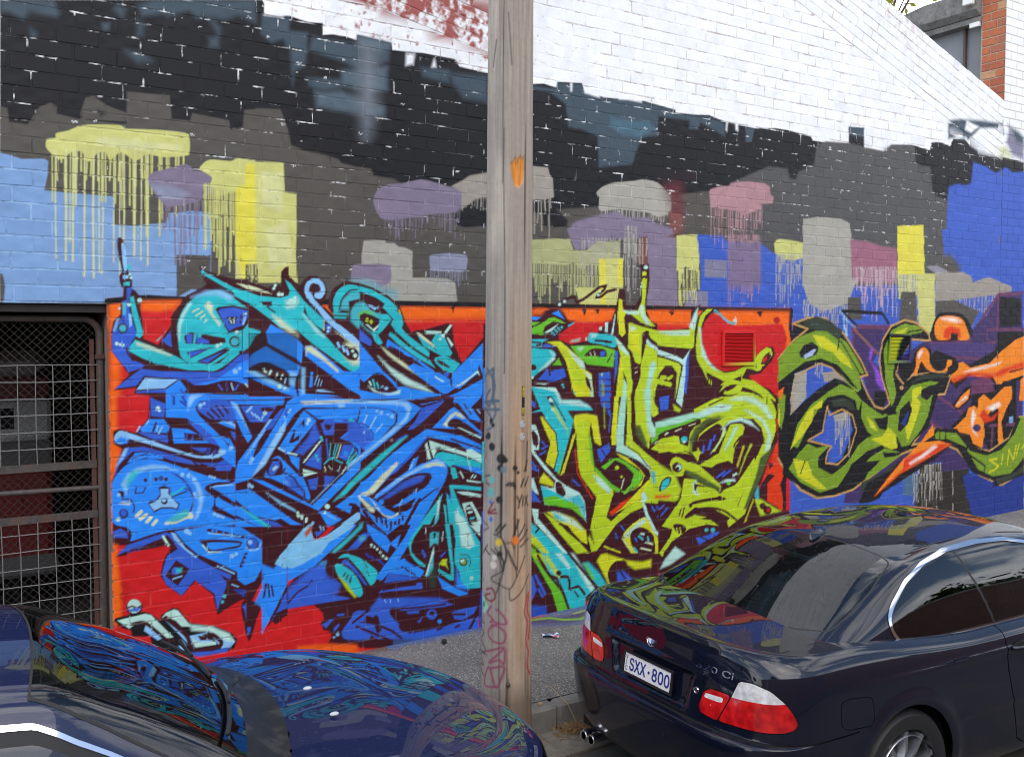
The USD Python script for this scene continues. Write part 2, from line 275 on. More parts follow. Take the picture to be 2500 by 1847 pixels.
MURAL = """
1:247 2059 755 141 7-12-1-33 90 10 56-10 55 7 0-39 56 13 66-10 3 19 130-6 3-25 125 9 126-2 21-24 120-5 203-12 54 9 59-7 8 23 118 12 9-26 102-16 208 14 181-14 3-13 115 7 80 8 103-18 193-5 128 15 75 1 172-9 15-20 80 1 186 14-2 80 117 10 3-101 157 0 76 41 165 17 147-12 16 45 77 8 90-12 25 42 107 12 47-28 119-3 14-42 217 12 202-8 104-2198-5420 624
50f24:247 2059 137 25 16-36-8-13-68 6-20-28-35 16-23-2
50f27:616 2110 45 26 320 60 0-73-58 14-49-23-62 3-19-13-23 20-65-31-18 7-58-18
50f17:514 2041 23 5-3-21-15-5
50f32:559 2104 22-10-9-29-21 23
50f33:615 2064 20-6-7-33-13-2
50f33:579 1971 61-4 13-16-40-11
50f35:817 2137 47-49-5-24-28 47
50f28:830 2049 29 10-1-34-26-4
50f28:323 1991 14-7-3-22-10 7
50f20:1001 2154 93 9-3-46 65 4-5-59-69-1-10 24-41-17-36 23
59f15:1012 2192 93 8 58-7-11-10-48 7-36-32-57-5
50f26:1172 2111 160 1 127 21-6-59-110-49-67 21-115 18
50f25:1095 2054 56 8-6-51-38-26-5-45
51f27:1332 2141 128-3-7-27-75-12-43 14
51f37:1181 1930 94 13 159-31 0-32-115-4-133 4
51f32:1275 2015 172 37 0-80-70-15-102 7
50f25:1150 1972 125 12-6-31-61-14-48 9
50f35:1698 2067 160 12 0-96-102 4-45 43
50f28:1579 2071 119 7-6-45-107 7
59f17:1522 2111 33 3-6-36-30-10
59f17:1635 2110 6-29-18-3
15f106:1355 2121 40-4 4-209-35-110-17 103
59:1131 2182 29 8 2-20-10-2
59:1213 2156 41-3 73 5 3-23-54-4-55 1
50f17:2063 2074 75-1 37 5 7 22 116 10 12-22 101-17 211 12 171-10 9-15 115 8 82 3 94-18 6-57-52 18-102 28-9-34-54-3 0 36-175-2-8-84-84-16-33-67-16-49-177-29-9 125-77 16-68 4-15 88-67 32-90 0
50:3228 2046 59 7-19-64-39-5
52f21:2443 2004 97-7 116 8 34-28-92-42-90 2-65 24
59f13:2242 2108 11 2-2-33-8-1
59f13:2310 2094 70 0 11-23-77 8
59f14:2490 2094 123-6 0-7-74 1-48-4
59f16:3164 2066 15-5 1-34-15 5
59f15:3107 2059 7 1-3-41-8 6
50f23:3948 2137 118 6-5-46-112 3
50f26:4773 2266 77 18 50-2 44-28-18-77-65 9-84-17
50f27:4871 2287 218 18 213 8 11-59-71 26-166-19-114-80-60 51
59f26:4796 2224 106-8 16-28-57-2-65 18
59f21:4943 2287 118-20-72-41-59 10
5f44:5200 2173 139 14 66-58-157 6
59f33:5091 2254 247-41-30-29-107-37-105-19-104 31
17f45:5366 2294 158-87 3-79-123 14-66 71
50f46:5349 2310 113-22 59-28 3-53-76 18
13f6:240 1761 19-4 3-38 47-1 33 54 28 16 20-10 57-21 18 58 21 7 38-22 56-16 1 64 125 6 5-72 56 2 7 24 115-9 4-29 40 14 6 55 50 9-8-635-754-12
1:388 1782 70-24-11-8-61 8
1f17:498 1783 25-6-17-11
1f6:439 1744 3-30-6 8
1:464 1752 115 5-2-7-113 0
13f8:977 1849 82 7 25-64 10-49 53-15 54-4 60-12 11-12 51-6 60-2 9-23 76-4 30-14 205 7 46 26 109-2 0-57-51-10-65-44-26-13 6-39 33-9 102 12 0-305-888-14
13f13:1968 1529 92 5 14 48 36 3 8-47 51-3 60 9 3 25-56 38 206 24 31 36 331 32 260 47 19-32 355 105 11-586-1421-21
13f11:2779 1708 225 35 10-97-234-16
14f14:3713 2022 66 26 165 10 137-8 146-4 62 42 166 14 26-9 9-75 61-18 66 6 32-131 42-25 98-9 8-597-1657-22-8 569 245 98 134 2 12-42 42-4 26 42 102 35
14f38:4227 2054 49 21 26-13-37-19
2f16:5017 2068 82-8 61-11 77-23 107 45 65-25 144 18 42-872-803-6-11 564 12 167 92 19 57-4 58 18
2:4739 1680 808 48 84-1784-1702 192-31 1212 889 46
13f58:4744 1543 75 8 98-63-16-91-335-10
48:235 1630 25-4 31-8 60 6 10-6-3-42-9-43 52-2 131-1 10-6-6-76 24-6 128 18 9 29 68 14 59-1 5-24-7-265-596-10
13:229 1288 7-1 6-33-5-50-9 0
13:663 1491 27 0-2-29-34-4
13:719 1363 49 2 46-1 10 4-2-108-59-4-46-26
2:3525 1434 402 16 33-1286-410 45
61:355 1660 1 14 4 8 3 2 17 3 2 2 0 10 3 3 32 11 30 17 22 6 47 6 41 3 7-1 11-7 8 0 85 7 54 1 28-1 7-2 4-1 2-3 2-27-1-20-3-15-28-7-42-7-20 1-29 4-7-1-6-3-17-15-8-4-10 2-21 14-7 3-6 1-4-1-5-5-17-18-5-3-3 2-6 16-3 4-8 2-4-1-10-4-21-26-4-3-4 2-9 19-4 4-9 4-4 0-11-2-7-4-20-21-7-3-6 1-12 7-16 16
62f13:496 1702 52 5 39-4 22 11 13-12 77 3 46 1-1-19-109-12-88 5-60-6
61w7:372 1653-2-149
61w7:384 1654-2-49 2-40
61w9:398 1655-2-36
61w9:407 1656-3-82 1-73
61w6:421 1658-7-271
61w11:432 1659-2-122
61w11:439 1660-3-69
61w10:450 1661-1-63
61w8:466 1662-1-48-3-40
61w10:477 1664 0-43-2-34
61w9:485 1664-4-110
61w11:497 1666 0-51-2-41
61w10:508 1667-4-154
61w8:517 1668-2-157
61w9:531 1669-1-50-3-42
61w8:545 1671-3-161
61w12:557 1672-1-51-3-42
61w6:565 1673-3-94-1-85
61w9:587 1675-4-168
61w9:596 1676-3-264
61w10:603 1677-2-111
61w12:622 1679-1-49 1-39
61w12:633 1680-2-263
61w7:648 1681-1-66 1-56
61w7:653 1682-5-138
61w11:673 1684-4-265
61w8:680 1685-3-213
61w12:695 1686-1-106
61w6:702 1687-3-157
61w10:722 1689-3-206
61w11:730 1690-3-162
61w11:745 1691-1-90-2-81
62w7:381 1654-4-162-1-154
62w11:409 1656-3-165-4-158
62w10:428 1658-7-327
62w11:436 1659-4-165
62w10:460 1662-9-374
62w11:484 1664-5-194-2-186
62w7:499 1666-6-365
62w7:510 1667-3-190-7-181
62w7:541 1670-7-337
62w7:559 1672-9-380
62w10:569 1673-2-190-7-181
62w11:601 1676-3-167-5-159
62w7:619 1678-2-171-5-164
62w10:639 1680-3-180-4-172
16f5:638 1594 1 4 5 7 14 10 30 10 53 20 12 2 5-1 8-4 7-7 0-6 3-1 40-1 8-2 4-4 3-6 8-35 0-5-2-4-9-9-49-31-30-10-44-10-9 0-5 1-10 6-17 22-20 35-5 10
18f22:642 1578 45-1 32-6 42-16-28-21-56-4-30 39
16w6:681 1530 0-95
16w7:690 1531 0-46-2-36
16w10:697 1531-1-35 2-25
16w6:702 1532-2-96
16w10:715 1533 0-53-2-44
16w10:717 1533-2-105 0-96
16w7:730 1534-3-104 1-94
16w9:735 1534-1-107-4-97
16w7:744 1535-2-107 0-97
16w8:749 1535-2-81 1-72
16w10:762 1536-3-113
16w8:764 1536-2-92 0-83
16w10:777 1537 0-60-4-52
16w9:784 1538-1-88-2-79
16w6:790 1538-2-95
16w10:801 1539 1-43-4-34
61:795 1634-1 5 4 8 14 14 10 6 17 3 48 0 8 1 15 8 7 1 36 4 13-2 9-6 8-14 7-19 5-22 0-19-9-14-23-8-33-3-37 0-56 3-9 5-2 6 6 16-1 7-6 5-25 12
61w10:810 1590-2-107 0-98
61w9:813 1591-2-200
61w6:821 1591-1-59 1-49
61w10:828 1592-3-94 1-84
61w7:834 1592-3-157
61w10:840 1593-5-213
61w10:845 1593 0-58-2-49
61w8:851 1594-4-214
61w6:856 1594-1-56 2-46
61w9:863 1595-2-98 0-87
61w7:869 1595-1-51 1-41
61w8:873 1596 0-85-4-75
61w7:879 1596-1-80 0-71
61w10:884 1597-3-220
61w7:891 1597-3-176
61w5:900 1598-3-206
61:846 1652 69 22 152 6 4-96 40-2-1-117-4-82 6-96-210-6 4 290-65 8
64f11:941 1666 30 3 0-399-41 12-26 105 3 197 30 16
62f14:995 1645 69 6-2-135-69 22
62f14:1006 1459 70 31 20-135-78-30
13:887 1570 15-12-1-277-58-2 11 275
61w8:848 1576-4-215
61w9:855 1577-1-140-4-130
61w10:863 1578-6-245
61w7:871 1578-2-125 0-115
61w8:874 1578-2-224
61w10:880 1579-2-63 2-54
61w9:889 1580-1-136-4-127
61w7:894 1580-4-226
61w10:900 1581-1-145
13:937 1341 40 4-1-62-43-14
61w5:945 1359 0-36-2-26
61w6:951 1359-1-32 1-22
61w6:956 1359-1-75
61w7:960 1360 0-65
61w7:971 1360-2-38 2-29
61w6:976 1360 0-31
16:1391 1589 4 14 8 13 13 12 20 10 20 7 48 7 59 17 14 3 25-1 57-9 65-13 14-4 10-6 5-8 1-9-2-10-10-26-10-13-7-5-9-4-27-6-50-5-138-28-34-6-32-1-15 4-7 5-9 15-10 22-3 13
16w5:1435 1550-2-64
16w6:1445 1550-1-25 1-15
16w4:1454 1551 0-84
16w7:1463 1552-1-59
16w4:1479 1553 0-53-2-42
16w6:1486 1553 0-89
16w4:1499 1554 1-74
16w5:1505 1555-1-74
16w5:1516 1555-1-87
16w6:1530 1556-1-73
16w6:1535 1557-1-32 2-21
16w5:1544 1557-1-73
16w5:1556 1558-1-97
16w6:1565 1559-1-17 1-6
16w4:1580 1560 0-92
16w5:1585 1560 0-28-1-17
16w5:1601 1561 1-58
16w6:1605 1562 0-42
16w5:1623 1563 0-30
16w6:1631 1563 1-41
16w4:1641 1564-2-24
16w6:1652 1565 1-58
16w6:1664 1566 1-35-1-24
16w7:1675 1566 0-71
16w5:1684 1567 0-39
16w6:1695 1568 0-79
16w6:1701 1568 1-78
16w5:1717 1569 0-99
16w5:1727 1570 1-44
16w6:1735 1571 1-24-2-12
16w5:1475 1552 1-60-2-49
16w5:1484 1553-1-62
16w3:1491 1554-2-110
16w5:1497 1554 1-63
16w4:1555 1558 0-73
16w5:1570 1559 0-60
22f9:1703 1658 39 20 39 26 77 18 0-91-50-10-34-25-32-19 6 62
22w6:1750 1628 0-33 1-22
22w7:1767 1629 0-27-2-16
22w5:1781 1630 0-32
22w9:1790 1631 0-24 2-12
22w5:1805 1632-1-42
22w9:1813 1633 1-47
22w6:1830 1634-2-54
22w7:1839 1635-1-33 2-22
22w6:1851 1636 2-59
22:2063 1766 73 1 8-25 16-18 4-71-43-12-39-1-19-8
22w12:2072 1653 0-147
22w11:2090 1654 1-58-5-47
22w12:2103 1655 4-136
22w16:2122 1657 0-36 2-23
22w10:2141 1658 2-112-3-101
22w11:2149 1659-1-30 2-18
21:1352 1440 81 5 7-9 30 2 17-12 24-2 31-11 0-128-196-5 1 121
21:1350 1422 173-2 15-20 2-82 75 2 70-1 33-14 8-69-244-12-137 60-1 104
16f3:1303 1317 6 30 2 5 5 3 16 4 68 3 44-2 11-1 2-2 1-7 0-25-2-17-3-8-5-4-23-13-20-4-47 0-28 5-9 3-11 10-6 10
58f26:1304 1304 64 2 45-20 70-16-1-32-77 20-101 32
18f4:1611 1375 0 25 8 3 9 2 57 7 41 0 38-3 5-6 2-15-4-26-4-9-8-5-17-3-12 0-82-1-21 2-6 2-2 3
18w6:1617 1357 0-80
18w6:1626 1357 1-46
18w5:1632 1357-1-21 1-11
18w4:1646 1358 1-32-2-21
18w3:1650 1358-1-26 1-14
18w4:1658 1358 1-38-2-27
18w5:1668 1359 0-39 1-27
18w5:1678 1359-1-63
18w4:1686 1359 0-22-2-12
18w6:1696 1360 1-66
18w5:1701 1360 0-47
18w4:1707 1360 0-29 1-17
18w5:1718 1361 2-51
18w5:1727 1361 0-58
18w7:1734 1361 0-39-2-28
18w4:1742 1361 0-58
18w4:1750 1362 0-28-1-16
18w6:1764 1362 1-43
16w4:1419 1304-1-24
16w3:1429 1304-1-40
16w5:1438 1305-1-32 1-21
16w3:1442 1305 0-37
16w4:1452 1305 1-30
21:2382 1696 20 15 15 8 36 14 22 5 100 15 39 9 24 2 33-2 30-5 12-5 12-6 47-32 4-5 3-7 4-24 0-14-2-13-6-11-9-9-12-7-14-5-29-6-12 0-37 12-20 2-89 3-59 0-24-3-59-11-13 1-7 6-3 10 2 33-3 7-8 11-1 6
21w8:2405 1630-1-31 2-19
21w12:2424 1631-3-39
21w11:2432 1632 1-52-3-40
21w7:2447 1633 0-44-1-32
21w8:2463 1634 1-35-1-23
21w11:2476 1635-1-48 1-35
21w7:2487 1636 1-23-1-10
21w12:2509 1637 2-88
21w12:2514 1637 0-46-2-34
21w11:2535 1639-2-45 3-33
21w7:2549 1640 0-92
21w7:2567 1641 1-32-2-20
21w11:2575 1642 1-27-1-15
21w7:2593 1643 3-89
21w7:2603 1644 1-47
21w10:2625 1645-1-33 1-21
21w8:2632 1646-1-30 3-16
21w7:2655 1648 1-53
21w10:2669 1649-1-41
21w9:2681 1649-1-40 3-27
21w11:2697 1651 0-32-2-18
21w12:2711 1652 1-54
21w12:2723 1652 3-89
21w11:2741 1654 1-37-2-24
21w10:2761 1655 0-24-1-11
21w7:2777 1656 2-28-2-16
27f109:2744 1738 87 27 20-130-35-107-35-2 7 138
28f11:2775 1637 67-2 9-66-53-29-26 38
16f14:2233 1533 41 33 140 39 72 15 49-19 125 5 34-20 95-20 9-26-138-21-214-17-63-29-108-23-23 35
63f6:2143 1488 101 3 12-50-192-8 0 42
16:2648 1530 162 0 15-296-175 2
28:2603 1519 49 11 1-129-58 15
63:2055 1481 186 15 20-45 62 0 62 40 107 9 5-88-69-20-84 5-52-18-31 23-40-14-158 3
63w14:2068 1406 0-39 1-28
63w12:2075 1407-1-69 4-57
63w13:2083 1407 0-123
63w9:2094 1408-1-160
63w12:2101 1408 2-93-2-81
63w12:2112 1408-1-77 1-65
63w12:2123 1409-2-74 2-62
63w8:2129 1409-1-62 3-49
63w11:2143 1410 0-75 2-63
63w12:2149 1410-3-179
63w14:2156 1410 2-43-4-31
63w13:2170 1411-2-92
63w11:2180 1411 2-51-4-39
63w8:2191 1412 2-182
63w13:2196 1412-2-63 5-51
63w15:2205 1412 1-69-2-57
63w7:2213 1413 1-50 2-38
63w9:2225 1413-1-48 2-36
63w14:2235 1414 0-84 2-70
63w9:2247 1414-1-143
63w11:2251 1414 2-138
63w12:2265 1415-1-77 2-64
63w9:2272 1415 0-166
63w15:2281 1415 2-63-2-51
63w15:2294 1416 1-73-1-60
63w11:2306 1417-1-188
63w14:2313 1417-2-68 4-55
63w15:2320 1417 2-88-2-76
63w11:2333 1418-1-124
63w9:2339 1418-1-178
63w14:2353 1419 0-87-3-74
63w15:2359 1419 0-84-2-71
63w15:2372 1419 2-101-1-89
63w8:2381 1420 2-123
16:2230 1531 92 39 84 22 64-21-42-61-85-38-70-20-22 32
21w9:2304 1499-1-126
21w12:2317 1499-2-120
21w9:2338 1501 3-137-2-124
21w7:2348 1501 3-216
21w13:2359 1502 2-80-3-68
21w13:2375 1503 0-54 3-41
21w13:2389 1503 0-57 0-44
21w8:2400 1504 0-81
21w13:2406 1504 0-69 1-56
21w13:2421 1505 0-227
21w8:2433 1506 2-140-1-127
21w10:2450 1507 1-238
21w11:2463 1507 2-65-1-52
21w9:2476 1508 0-31 2-18
21w8:2495 1509 2-58-1-45
21w8:2500 1509-1-112 1-100
21w10:2523 1510-1-51-1-39
21w11:2532 1511-1-38 2-25
21w8:2544 1512 3-216
21w8:2554 1512-1-136 2-124
21w11:2573 1513 1-111-1-99
21w8:2586 1514-1-112 4-99
21w10:2605 1515-1-59 3-46
21w7:2611 1515 0-135 4-124
21w12:2622 1516 2-70 0-58
21w14:2645 1517 2-40-3-28
61:2390 1421 125 9 6-208-222 4-29 75 121 0
64:2390 1421 34 1 5-198-29 3
64:2489 1425 28 1 1-115-29 16
21w8:2528 1562 4-244
21w12:2542 1562 2-268
21w13:2546 1563 2-69 0-55
21w11:2563 1564 3-128
21w10:2577 1565 2-77 0-63
21w12:2588 1565 1-80-1-69
61:2814 1541 123 11 14-122-19-54-77 1-39 13
61w17:2831 1412 5-162
61w14:2843 1413-1-97 3-83
61w15:2860 1413-1-86 1-74
61w18:2870 1414 1-154
61w12:2875 1414 4-88-1-75
61w18:2892 1415 2-98-1-85
61w9:2903 1415 3-102-1-88
61w15:2914 1415 1-84 0-71
61w17:2928 1416-2-79 5-66
61w18:2943 1417 2-59 3-44
2:2935 1552 160 1 21-24 226 2 83-43 199 9 6-274-686-9 17 181
17:2981 1442 136 2 1-77-136 0
17:2865 1304 140 0 1-71-140-2
13:2864 1409 68-15 1-81-97-3
61w14:2829 1403 5-161
61w8:2840 1404 1-45-2-31
61w8:2852 1404 4-81
61w9:2858 1404 1-69-3-56
61w9:2875 1405 0-78 2-65
61w9:2879 1405 2-153
61w9:2896 1406 3-70-4-56
61w10:2904 1406 3-84-2-71
61w13:2919 1407 1-139
61w9:2928 1407 0-88 5-74
38f6:3006 1741 6 14 50 14 69 12 5 10 66 13 47 5 107 1 35-14 6-34 20-9-4-31-84-9-14-29-92-30-38 15-38 4-83 0-5 8-45-8
38w7:3018 1684 0-142
38w7:3026 1684 0-49
38w6:3037 1685 3-172
38w7:3039 1685 0-91 3-78
38w6:3048 1686 0-99
38w8:3060 1687 1-86 2-73
38w4:3063 1687 3-143
38w8:3072 1688 0-120
38w8:3083 1688 1-74 2-61
38w5:3088 1689 3-104-1-90
38w5:3096 1689 2-42-1-28
38w7:3110 1690 1-76-1-63
38w8:3117 1691 0-95
38w6:3125 1691 1-81 2-69
38w4:3130 1692 1-90 3-75
38w8:3138 1692 3-192
38w8:3151 1693 3-187
38w7:3153 1693 1-105 3-92
38w7:3167 1694 3-76 0-62
38w8:3175 1695 1-55-1-40
38w6:3180 1695 3-143
38w8:3189 1696 0-66 2-53
38w8:3201 1697 0-81 2-67
38w8:3207 1697 1-102 4-88
38w8:3213 1698 3-80-1-66
38w8:3227 1699 0-143
38w8:3235 1699 1-101
38w5:3239 1700 1-96 3-82
38w7:3246 1700 3-96
38w8:3255 1701 2-54
38w5:3267 1702 2-109-1-94
38w6:3272 1702 2-122
38w6:3285 1703 2-91-1-78
38w8:3290 1703 1-60-1-46
38w5:3300 1704 2-90-1-77
38w5:3307 1705 2-60-1-46
38w6:3320 1706 1-85
38w8:3327 1706 2-48-1-34
38w8:3333 1707 0-96
38w9:3343 1707 2-105
38w6:3126 1558 1-165 5-153
38w8:3129 1559 3-76-2-62
38w5:3136 1559 7-340
38w5:3140 1559 2-127 1-113
38w8:3145 1560 3-145
38w7:3152 1560 2-176
38w5:3160 1560 2-152 1-140
38w9:3162 1561 1-125 5-112
38w5:3170 1561 0-83 2-69
38w6:3175 1561 1-75 3-61
38w9:3183 1562 1-136 4-122
38w6:3188 1562 2-104 4-89
38w6:3193 1562 2-92 0-80
38w6:3201 1563 6-265
38w6:3204 1563 4-168
38w8:3212 1563 5-317
38w6:3216 1564 3-250
38w9:3223 1564 3-100 0-87
38w7:3226 1564 4-317
38w7:3231 1564 1-99 3-86
38w6:3239 1565 3-140-1-127
38w7:3247 1565 7-285
38w6:3249 1565 4-162
38w9:3257 1566 4-149 1-135
38w8:3261 1566 3-131 0-117
38w5:3269 1567 2-143 4-128
38w9:3276 1567 3-303
38w6:3282 1567 3-144 1-131
38w8:3287 1568 2-104 4-89
38w6:3292 1568 2-165
38w6:3298 1568 6-231
38w8:3305 1569 1-65 2-51
38w6:3312 1569 1-87 3-73
38w6:3316 1569 5-211
38w9:3322 1569 6-266
38w5:3328 1570 4-230
40f48:3126 1528 206 7 4-202-207-6
61f6:3424 1540 17 15 25 5 72-2 110-10 2-60-32-12-62-13-62 4-62 25
21w6:3437 1489 2-126 1-113
21w8:3439 1489 4-113 0-100
21w5:3448 1490 2-34-1-20
21w5:3455 1490 1-108 4-94
21w7:3459 1490 3-119
21w8:3465 1491 7-233
21w5:3469 1491 1-90
21w9:3474 1491 2-44-1-29
21w6:3481 1491 2-121 1-108
21w8:3488 1492 4-96
21w5:3495 1492 2-135 5-121
21w6:3502 1492 3-99 1-86
21w5:3505 1492 1-87
21w5:3513 1493 3-89
21w8:3519 1493 2-137 5-122
21w5:3524 1493 4-128 0-114
21w5:3530 1494 1-106
21w6:3539 1494 3-108-1-94
21w9:3543 1494 1-167
21w6:3547 1494 5-198
21w5:3556 1495 2-113
21w6:3561 1495 1-166
21w5:3568 1495 5-243
21w6:3573 1496 2-60-1-46
21w5:3579 1496 0-60 3-45
21w6:3585 1496 3-182
21w6:3593 1496 1-73 4-58
21w6:3599 1497 2-114 0-99
21w6:3604 1497 5-183
21w6:3609 1497 4-123
21:3622 1665 66 1 3 6 47 3 8-331-120-4
21:3620 1662 103 17 167 5 78-19 19-111 34-80 2-102-60-104-185-43-105 38-40 78
21w12:3637 1277-1-46 5-30
21w10:3645 1277 2-45 2-31
21w15:3661 1277-1-53 3-38
21w15:3672 1278 2-139
21w11:3694 1278 6-111
21w16:3707 1278 3-141
21w17:3711 1278 4-68
21w12:3733 1279 3-42 0-27
21w11:3744 1279 2-61-2-47
21w17:3757 1279 3-59
21w11:3774 1279 1-124
21w11:3784 1280 4-73-1-57
21w10:3797 1280 3-63 4-48
21w11:3817 1280 2-65 3-50
21w17:3831 1281 3-36-5-21
21w12:3837 1281 3-151
21w17:3851 1281 1-84 5-68
21w13:3867 1281 0-67 5-52
21w14:3883 1282 5-78-3-62
21w9:3902 1282 3-42-3-27
21w11:3917 1282 3-40-1-26
21w15:3929 1282 3-79 4-65
21w12:3940 1283 1-47 3-32
21w12:3957 1283 0-86 2-71
39f16:3973 1582 141-1 100-16 135-6 4-114-33-65-232-7-97 18
41w13:4007 1448 2-57-3-42
41w11:4021 1448 4-46-3-31
41w16:4030 1449 3-63-4-47
41w12:4041 1449-1-59 2-44
41w19:4059 1450 2-66-2-51
41w18:4071 1450 0-97 6-82
41w11:4076 1450 0-48-2-33
41w13:4086 1451 6-128 2-112
41w13:4097 1451 5-106 1-90
41w11:4111 1452 0-96 6-81
41w14:4122 1452 4-94
41w16:4139 1453-1-59 5-44
41w11:4148 1453 2-149 8-133
41w13:4155 1453-1-64 4-49
41w13:4173 1454 4-116
41w14:4183 1454 2-143 6-128
41w11:4192 1455 0-114 4-97
41w16:4208 1455 2-163
41w18:4217 1456 3-110 7-93
41w19:4226 1456 3-107 7-92
41w15:4237 1456 1-127 6-112
41w18:4254 1457 3-79-2-63
41w19:4264 1457 1-78 6-62
41w10:4276 1458 5-124-1-108
41w14:4284 1458 2-63 2-48
41w12:4300 1459 1-118
41w16:4312 1459 5-131 7-117
41w11:4320 1460 6-136-1-119
41w18:4331 1460 5-81
41w13:4348 1461 1-135 11-120
64:4349 1674 224 20 22-328-233 15
61:4360 1428 321 11 20-358-143 0-26 240-161-25
21w11:4380 1419 3-73 6-57
21w13:4395 1420 0-118
21w18:4408 1420 4-78 1-62
21w15:4413 1420 6-115-1-101
21w17:4430 1421 3-78 3-62
21w16:4443 1421 4-142 1-127
21w11:4453 1422 4-129 9-113
21w14:4472 1422 7-230
21w11:4484 1423 7-145 3-128
21w15:4495 1423 6-124 2-108
21w17:4511 1424 2-212
21w12:4525 1424 12-254
23:4599 1476 102 8 122-33 3-101-134-25-4 114
22:4688 1446 257 11 80-22 9-34 104 26 60 11 234-49 1-29-168-23-164-13-235-23-172-21
22w17:4769 1354 4-76-1-59
22w20:4786 1355 8-139-1-122
22w20:4799 1355 3-137 7-121
22w18:4823 1356 0-61 2-44
22w16:4850 1356 2-52-2-35
22w12:4870 1357 8-137-1-119
22w20:4884 1357 7-121 0-104
22w17:4913 1358 9-109
22w15:4935 1358 2-36 2-19
22w21:4959 1359 6-72 1-56
22w15:4980 1359 4-76 5-60
22w19:5006 1360 11-162
22w11:5024 1361 13-254
22w12:5043 1361 7-117 4-100
22w18:5060 1361 2-74 9-57
22w12:5089 1362 7-74 0-57
22w14:5105 1363 1-66 3-49
22w21:5132 1363 3-71 1-55
22w20:5161 1364 3-125 12-108
22w16:5175 1364 4-144 4-127
22w13:5201 1365 5-102 1-84
22w21:5231 1366 2-43 3-25
22w21:5256 1366 6-85-5-69
22w17:5277 1367 6-61 0-44
22w12:5297 1367 4-139 6-122
22w17:5333 1368 6-66 1-49
22w19:5349 1369 6-89-6-71
22w18:5373 1369 5-144
22w17:5404 1370 2-60-3-42
22w15:5426 1371 5-86-3-69
13:3962 1298 95 2 20-113-112-1
13:4391 1335 123 3 23-169-158-1
13:4693 1292 173 9 239-60-76-92-331 21
21:3578 925 85 20 2-130-83-76-22 58
2:3663 945 230 25 47-53 36-61-192 21-119-48
21w11:3689 995 2-110
21w16:3702 995 2-37-3-21
21w10:3731 995 3-38-4-23
21w13:3747 995 1-53 2-38
21w9:3760 994 0-43 4-28
21w9:3780 994 6-122
21w14:3807 994 1-43-2-27
21w11:3834 993 0-54 6-39
21w10:3845 993 3-61
21w14:3869 993 4-63-4-48
21w17:3894 992 0-39-2-24
21w17:3912 992 1-42-3-27
21w16:3935 992 1-64
21w18:3969 991 3-65
21w17:3880 719 5-205
21w17:3893 718-1-115
21w12:3901 718 0-79 5-64
21w18:3912 717 5-148-1-132
21w11:3918 717 2-101 5-86
21w14:3932 716 4-137-1-122
21w15:3941 716 1-120 4-105
21w14:3950 715 3-137 4-123
21w17:3961 715 2-98 4-83
21w17:3968 715 1-105 8-89
21w14:3977 714 2-129 4-115
21w11:3991 714 4-179
21w15:4002 713 5-133 1-118
21w10:4011 713 6-123 2-106
53:4437 393 92-17 50-18 5-176-51 62-92 12
11f9:4577 409 196-5 273-52-13-123-11-37 80-4 24-131-236 25-354 88 34 115
21w12:4526 422 2-116 7-100
21w13:4538 422 7-205
21w9:4555 420 9-241
21w13:4568 419 3-113 6-98
21w9:4575 419 8-109
21w11:4590 418 8-124
21w11:4601 417 4-125 7-108
21w9:4616 416 3-60 5-43
21w14:4629 415 5-233
21w9:4642 414 7-237
21w11:4651 413 2-68 5-52
21w8:4668 412 6-111 3-94
21w14:4677 411 2-119 2-103
21w10:4685 411 5-199
21w13:4700 409 10-230
21w10:4709 409 1-67 6-51
21w10:4723 408 3-81 4-63
21w12:4735 407 7-140 3-122
21w13:4753 405 5-80-1-62
21w15:4769 404 7-201
21w10:4773 404 1-116
21w10:4786 403 8-201
21w9:4885 368 12-258
3:4982 320 630 22 19-398-516 58
46:523 1213 2173 12 847 2 15-990-1291-371-574 40-381 12-812 57
34f43:523 1213 3020 14 2-83-848 15-729 17-751-19-503 13-85 8-72-7-36-37
34f34:521 1208 32 1-11-325 4-316-11-317-8-76-27-46
34f47:3464 1226 82 2 4-182-46 20
35f24:974 5 85 26 238-22 31-20-31-27-239 6
37:3457 601 49-92 0-108-3-128-83 38-28 32 20 105 18 76
1w37:514 1213 80 11 42 3 59-3 117 0 2731 3
1w43:3546 1231-1-87 13-63
1:512 1223 46 2-12-19-32 0
1:629 1216 22 1-5-16
1:1701 1221 18 0-11-29
1:2305 1219 21 1-8-34
1:2374 1217 21 0-8-20
1:2773 1221 33 0-16-27
1:3321 1223 32 0-13-34
2:3564 217 2537-274 32-605-3866 528 0 102 1291 279
47w7:665 1198 6-8 8 8
47w8:688 1198 7-7 5 10
26:545 1400 4 8 3 0 5-1 7-10 4-14 6-69 1-7 8-14 3-18 0-12-3-7-4-4-5-2-11 2-6 4-3 5-4 12-1 19 8 11 1 5-9 38-4 35
19:557 1389 3 2 5-2 3-7 2-13 2-24 0-27-2-11-1-4-3-2-3 9-3 19
56:572 1329 10-5 2-11-13 0
56:561 1273 18 2-1-13-17 0
19:559 1293 17 2-1-11-15-1
29:584 1297-2-3-2-1-3 1-1 3 1 3 3 1 2-1
29:587 1287-1-3-3-1-3 1-1 3 1 3 3 1 3-1
26:558 1226-6-12-2-39-20-21-7-30-1-60 50-74-46-47 65 7-6-18 41-5 0-6 313-11 5 384-55 0-79 23-23 15 11-35 12-24-13-10-49-26-50-63 0-31-40-62-43 24 3 19-9 73 5 27-20 24-23 15-10-5
46:612 1215 78 2 39 2-18-27-13-25 0-24-22-25-22-33-38 16 0 23-6 67
34f20:612 1217 117 4-21-29-48-7-47 3
45:556 1214 20 7 0-31 16-63-20-6-17 45
45:570 1257 15-3-7-27-9-8
57:556 1211 12 3-1-42-10 3
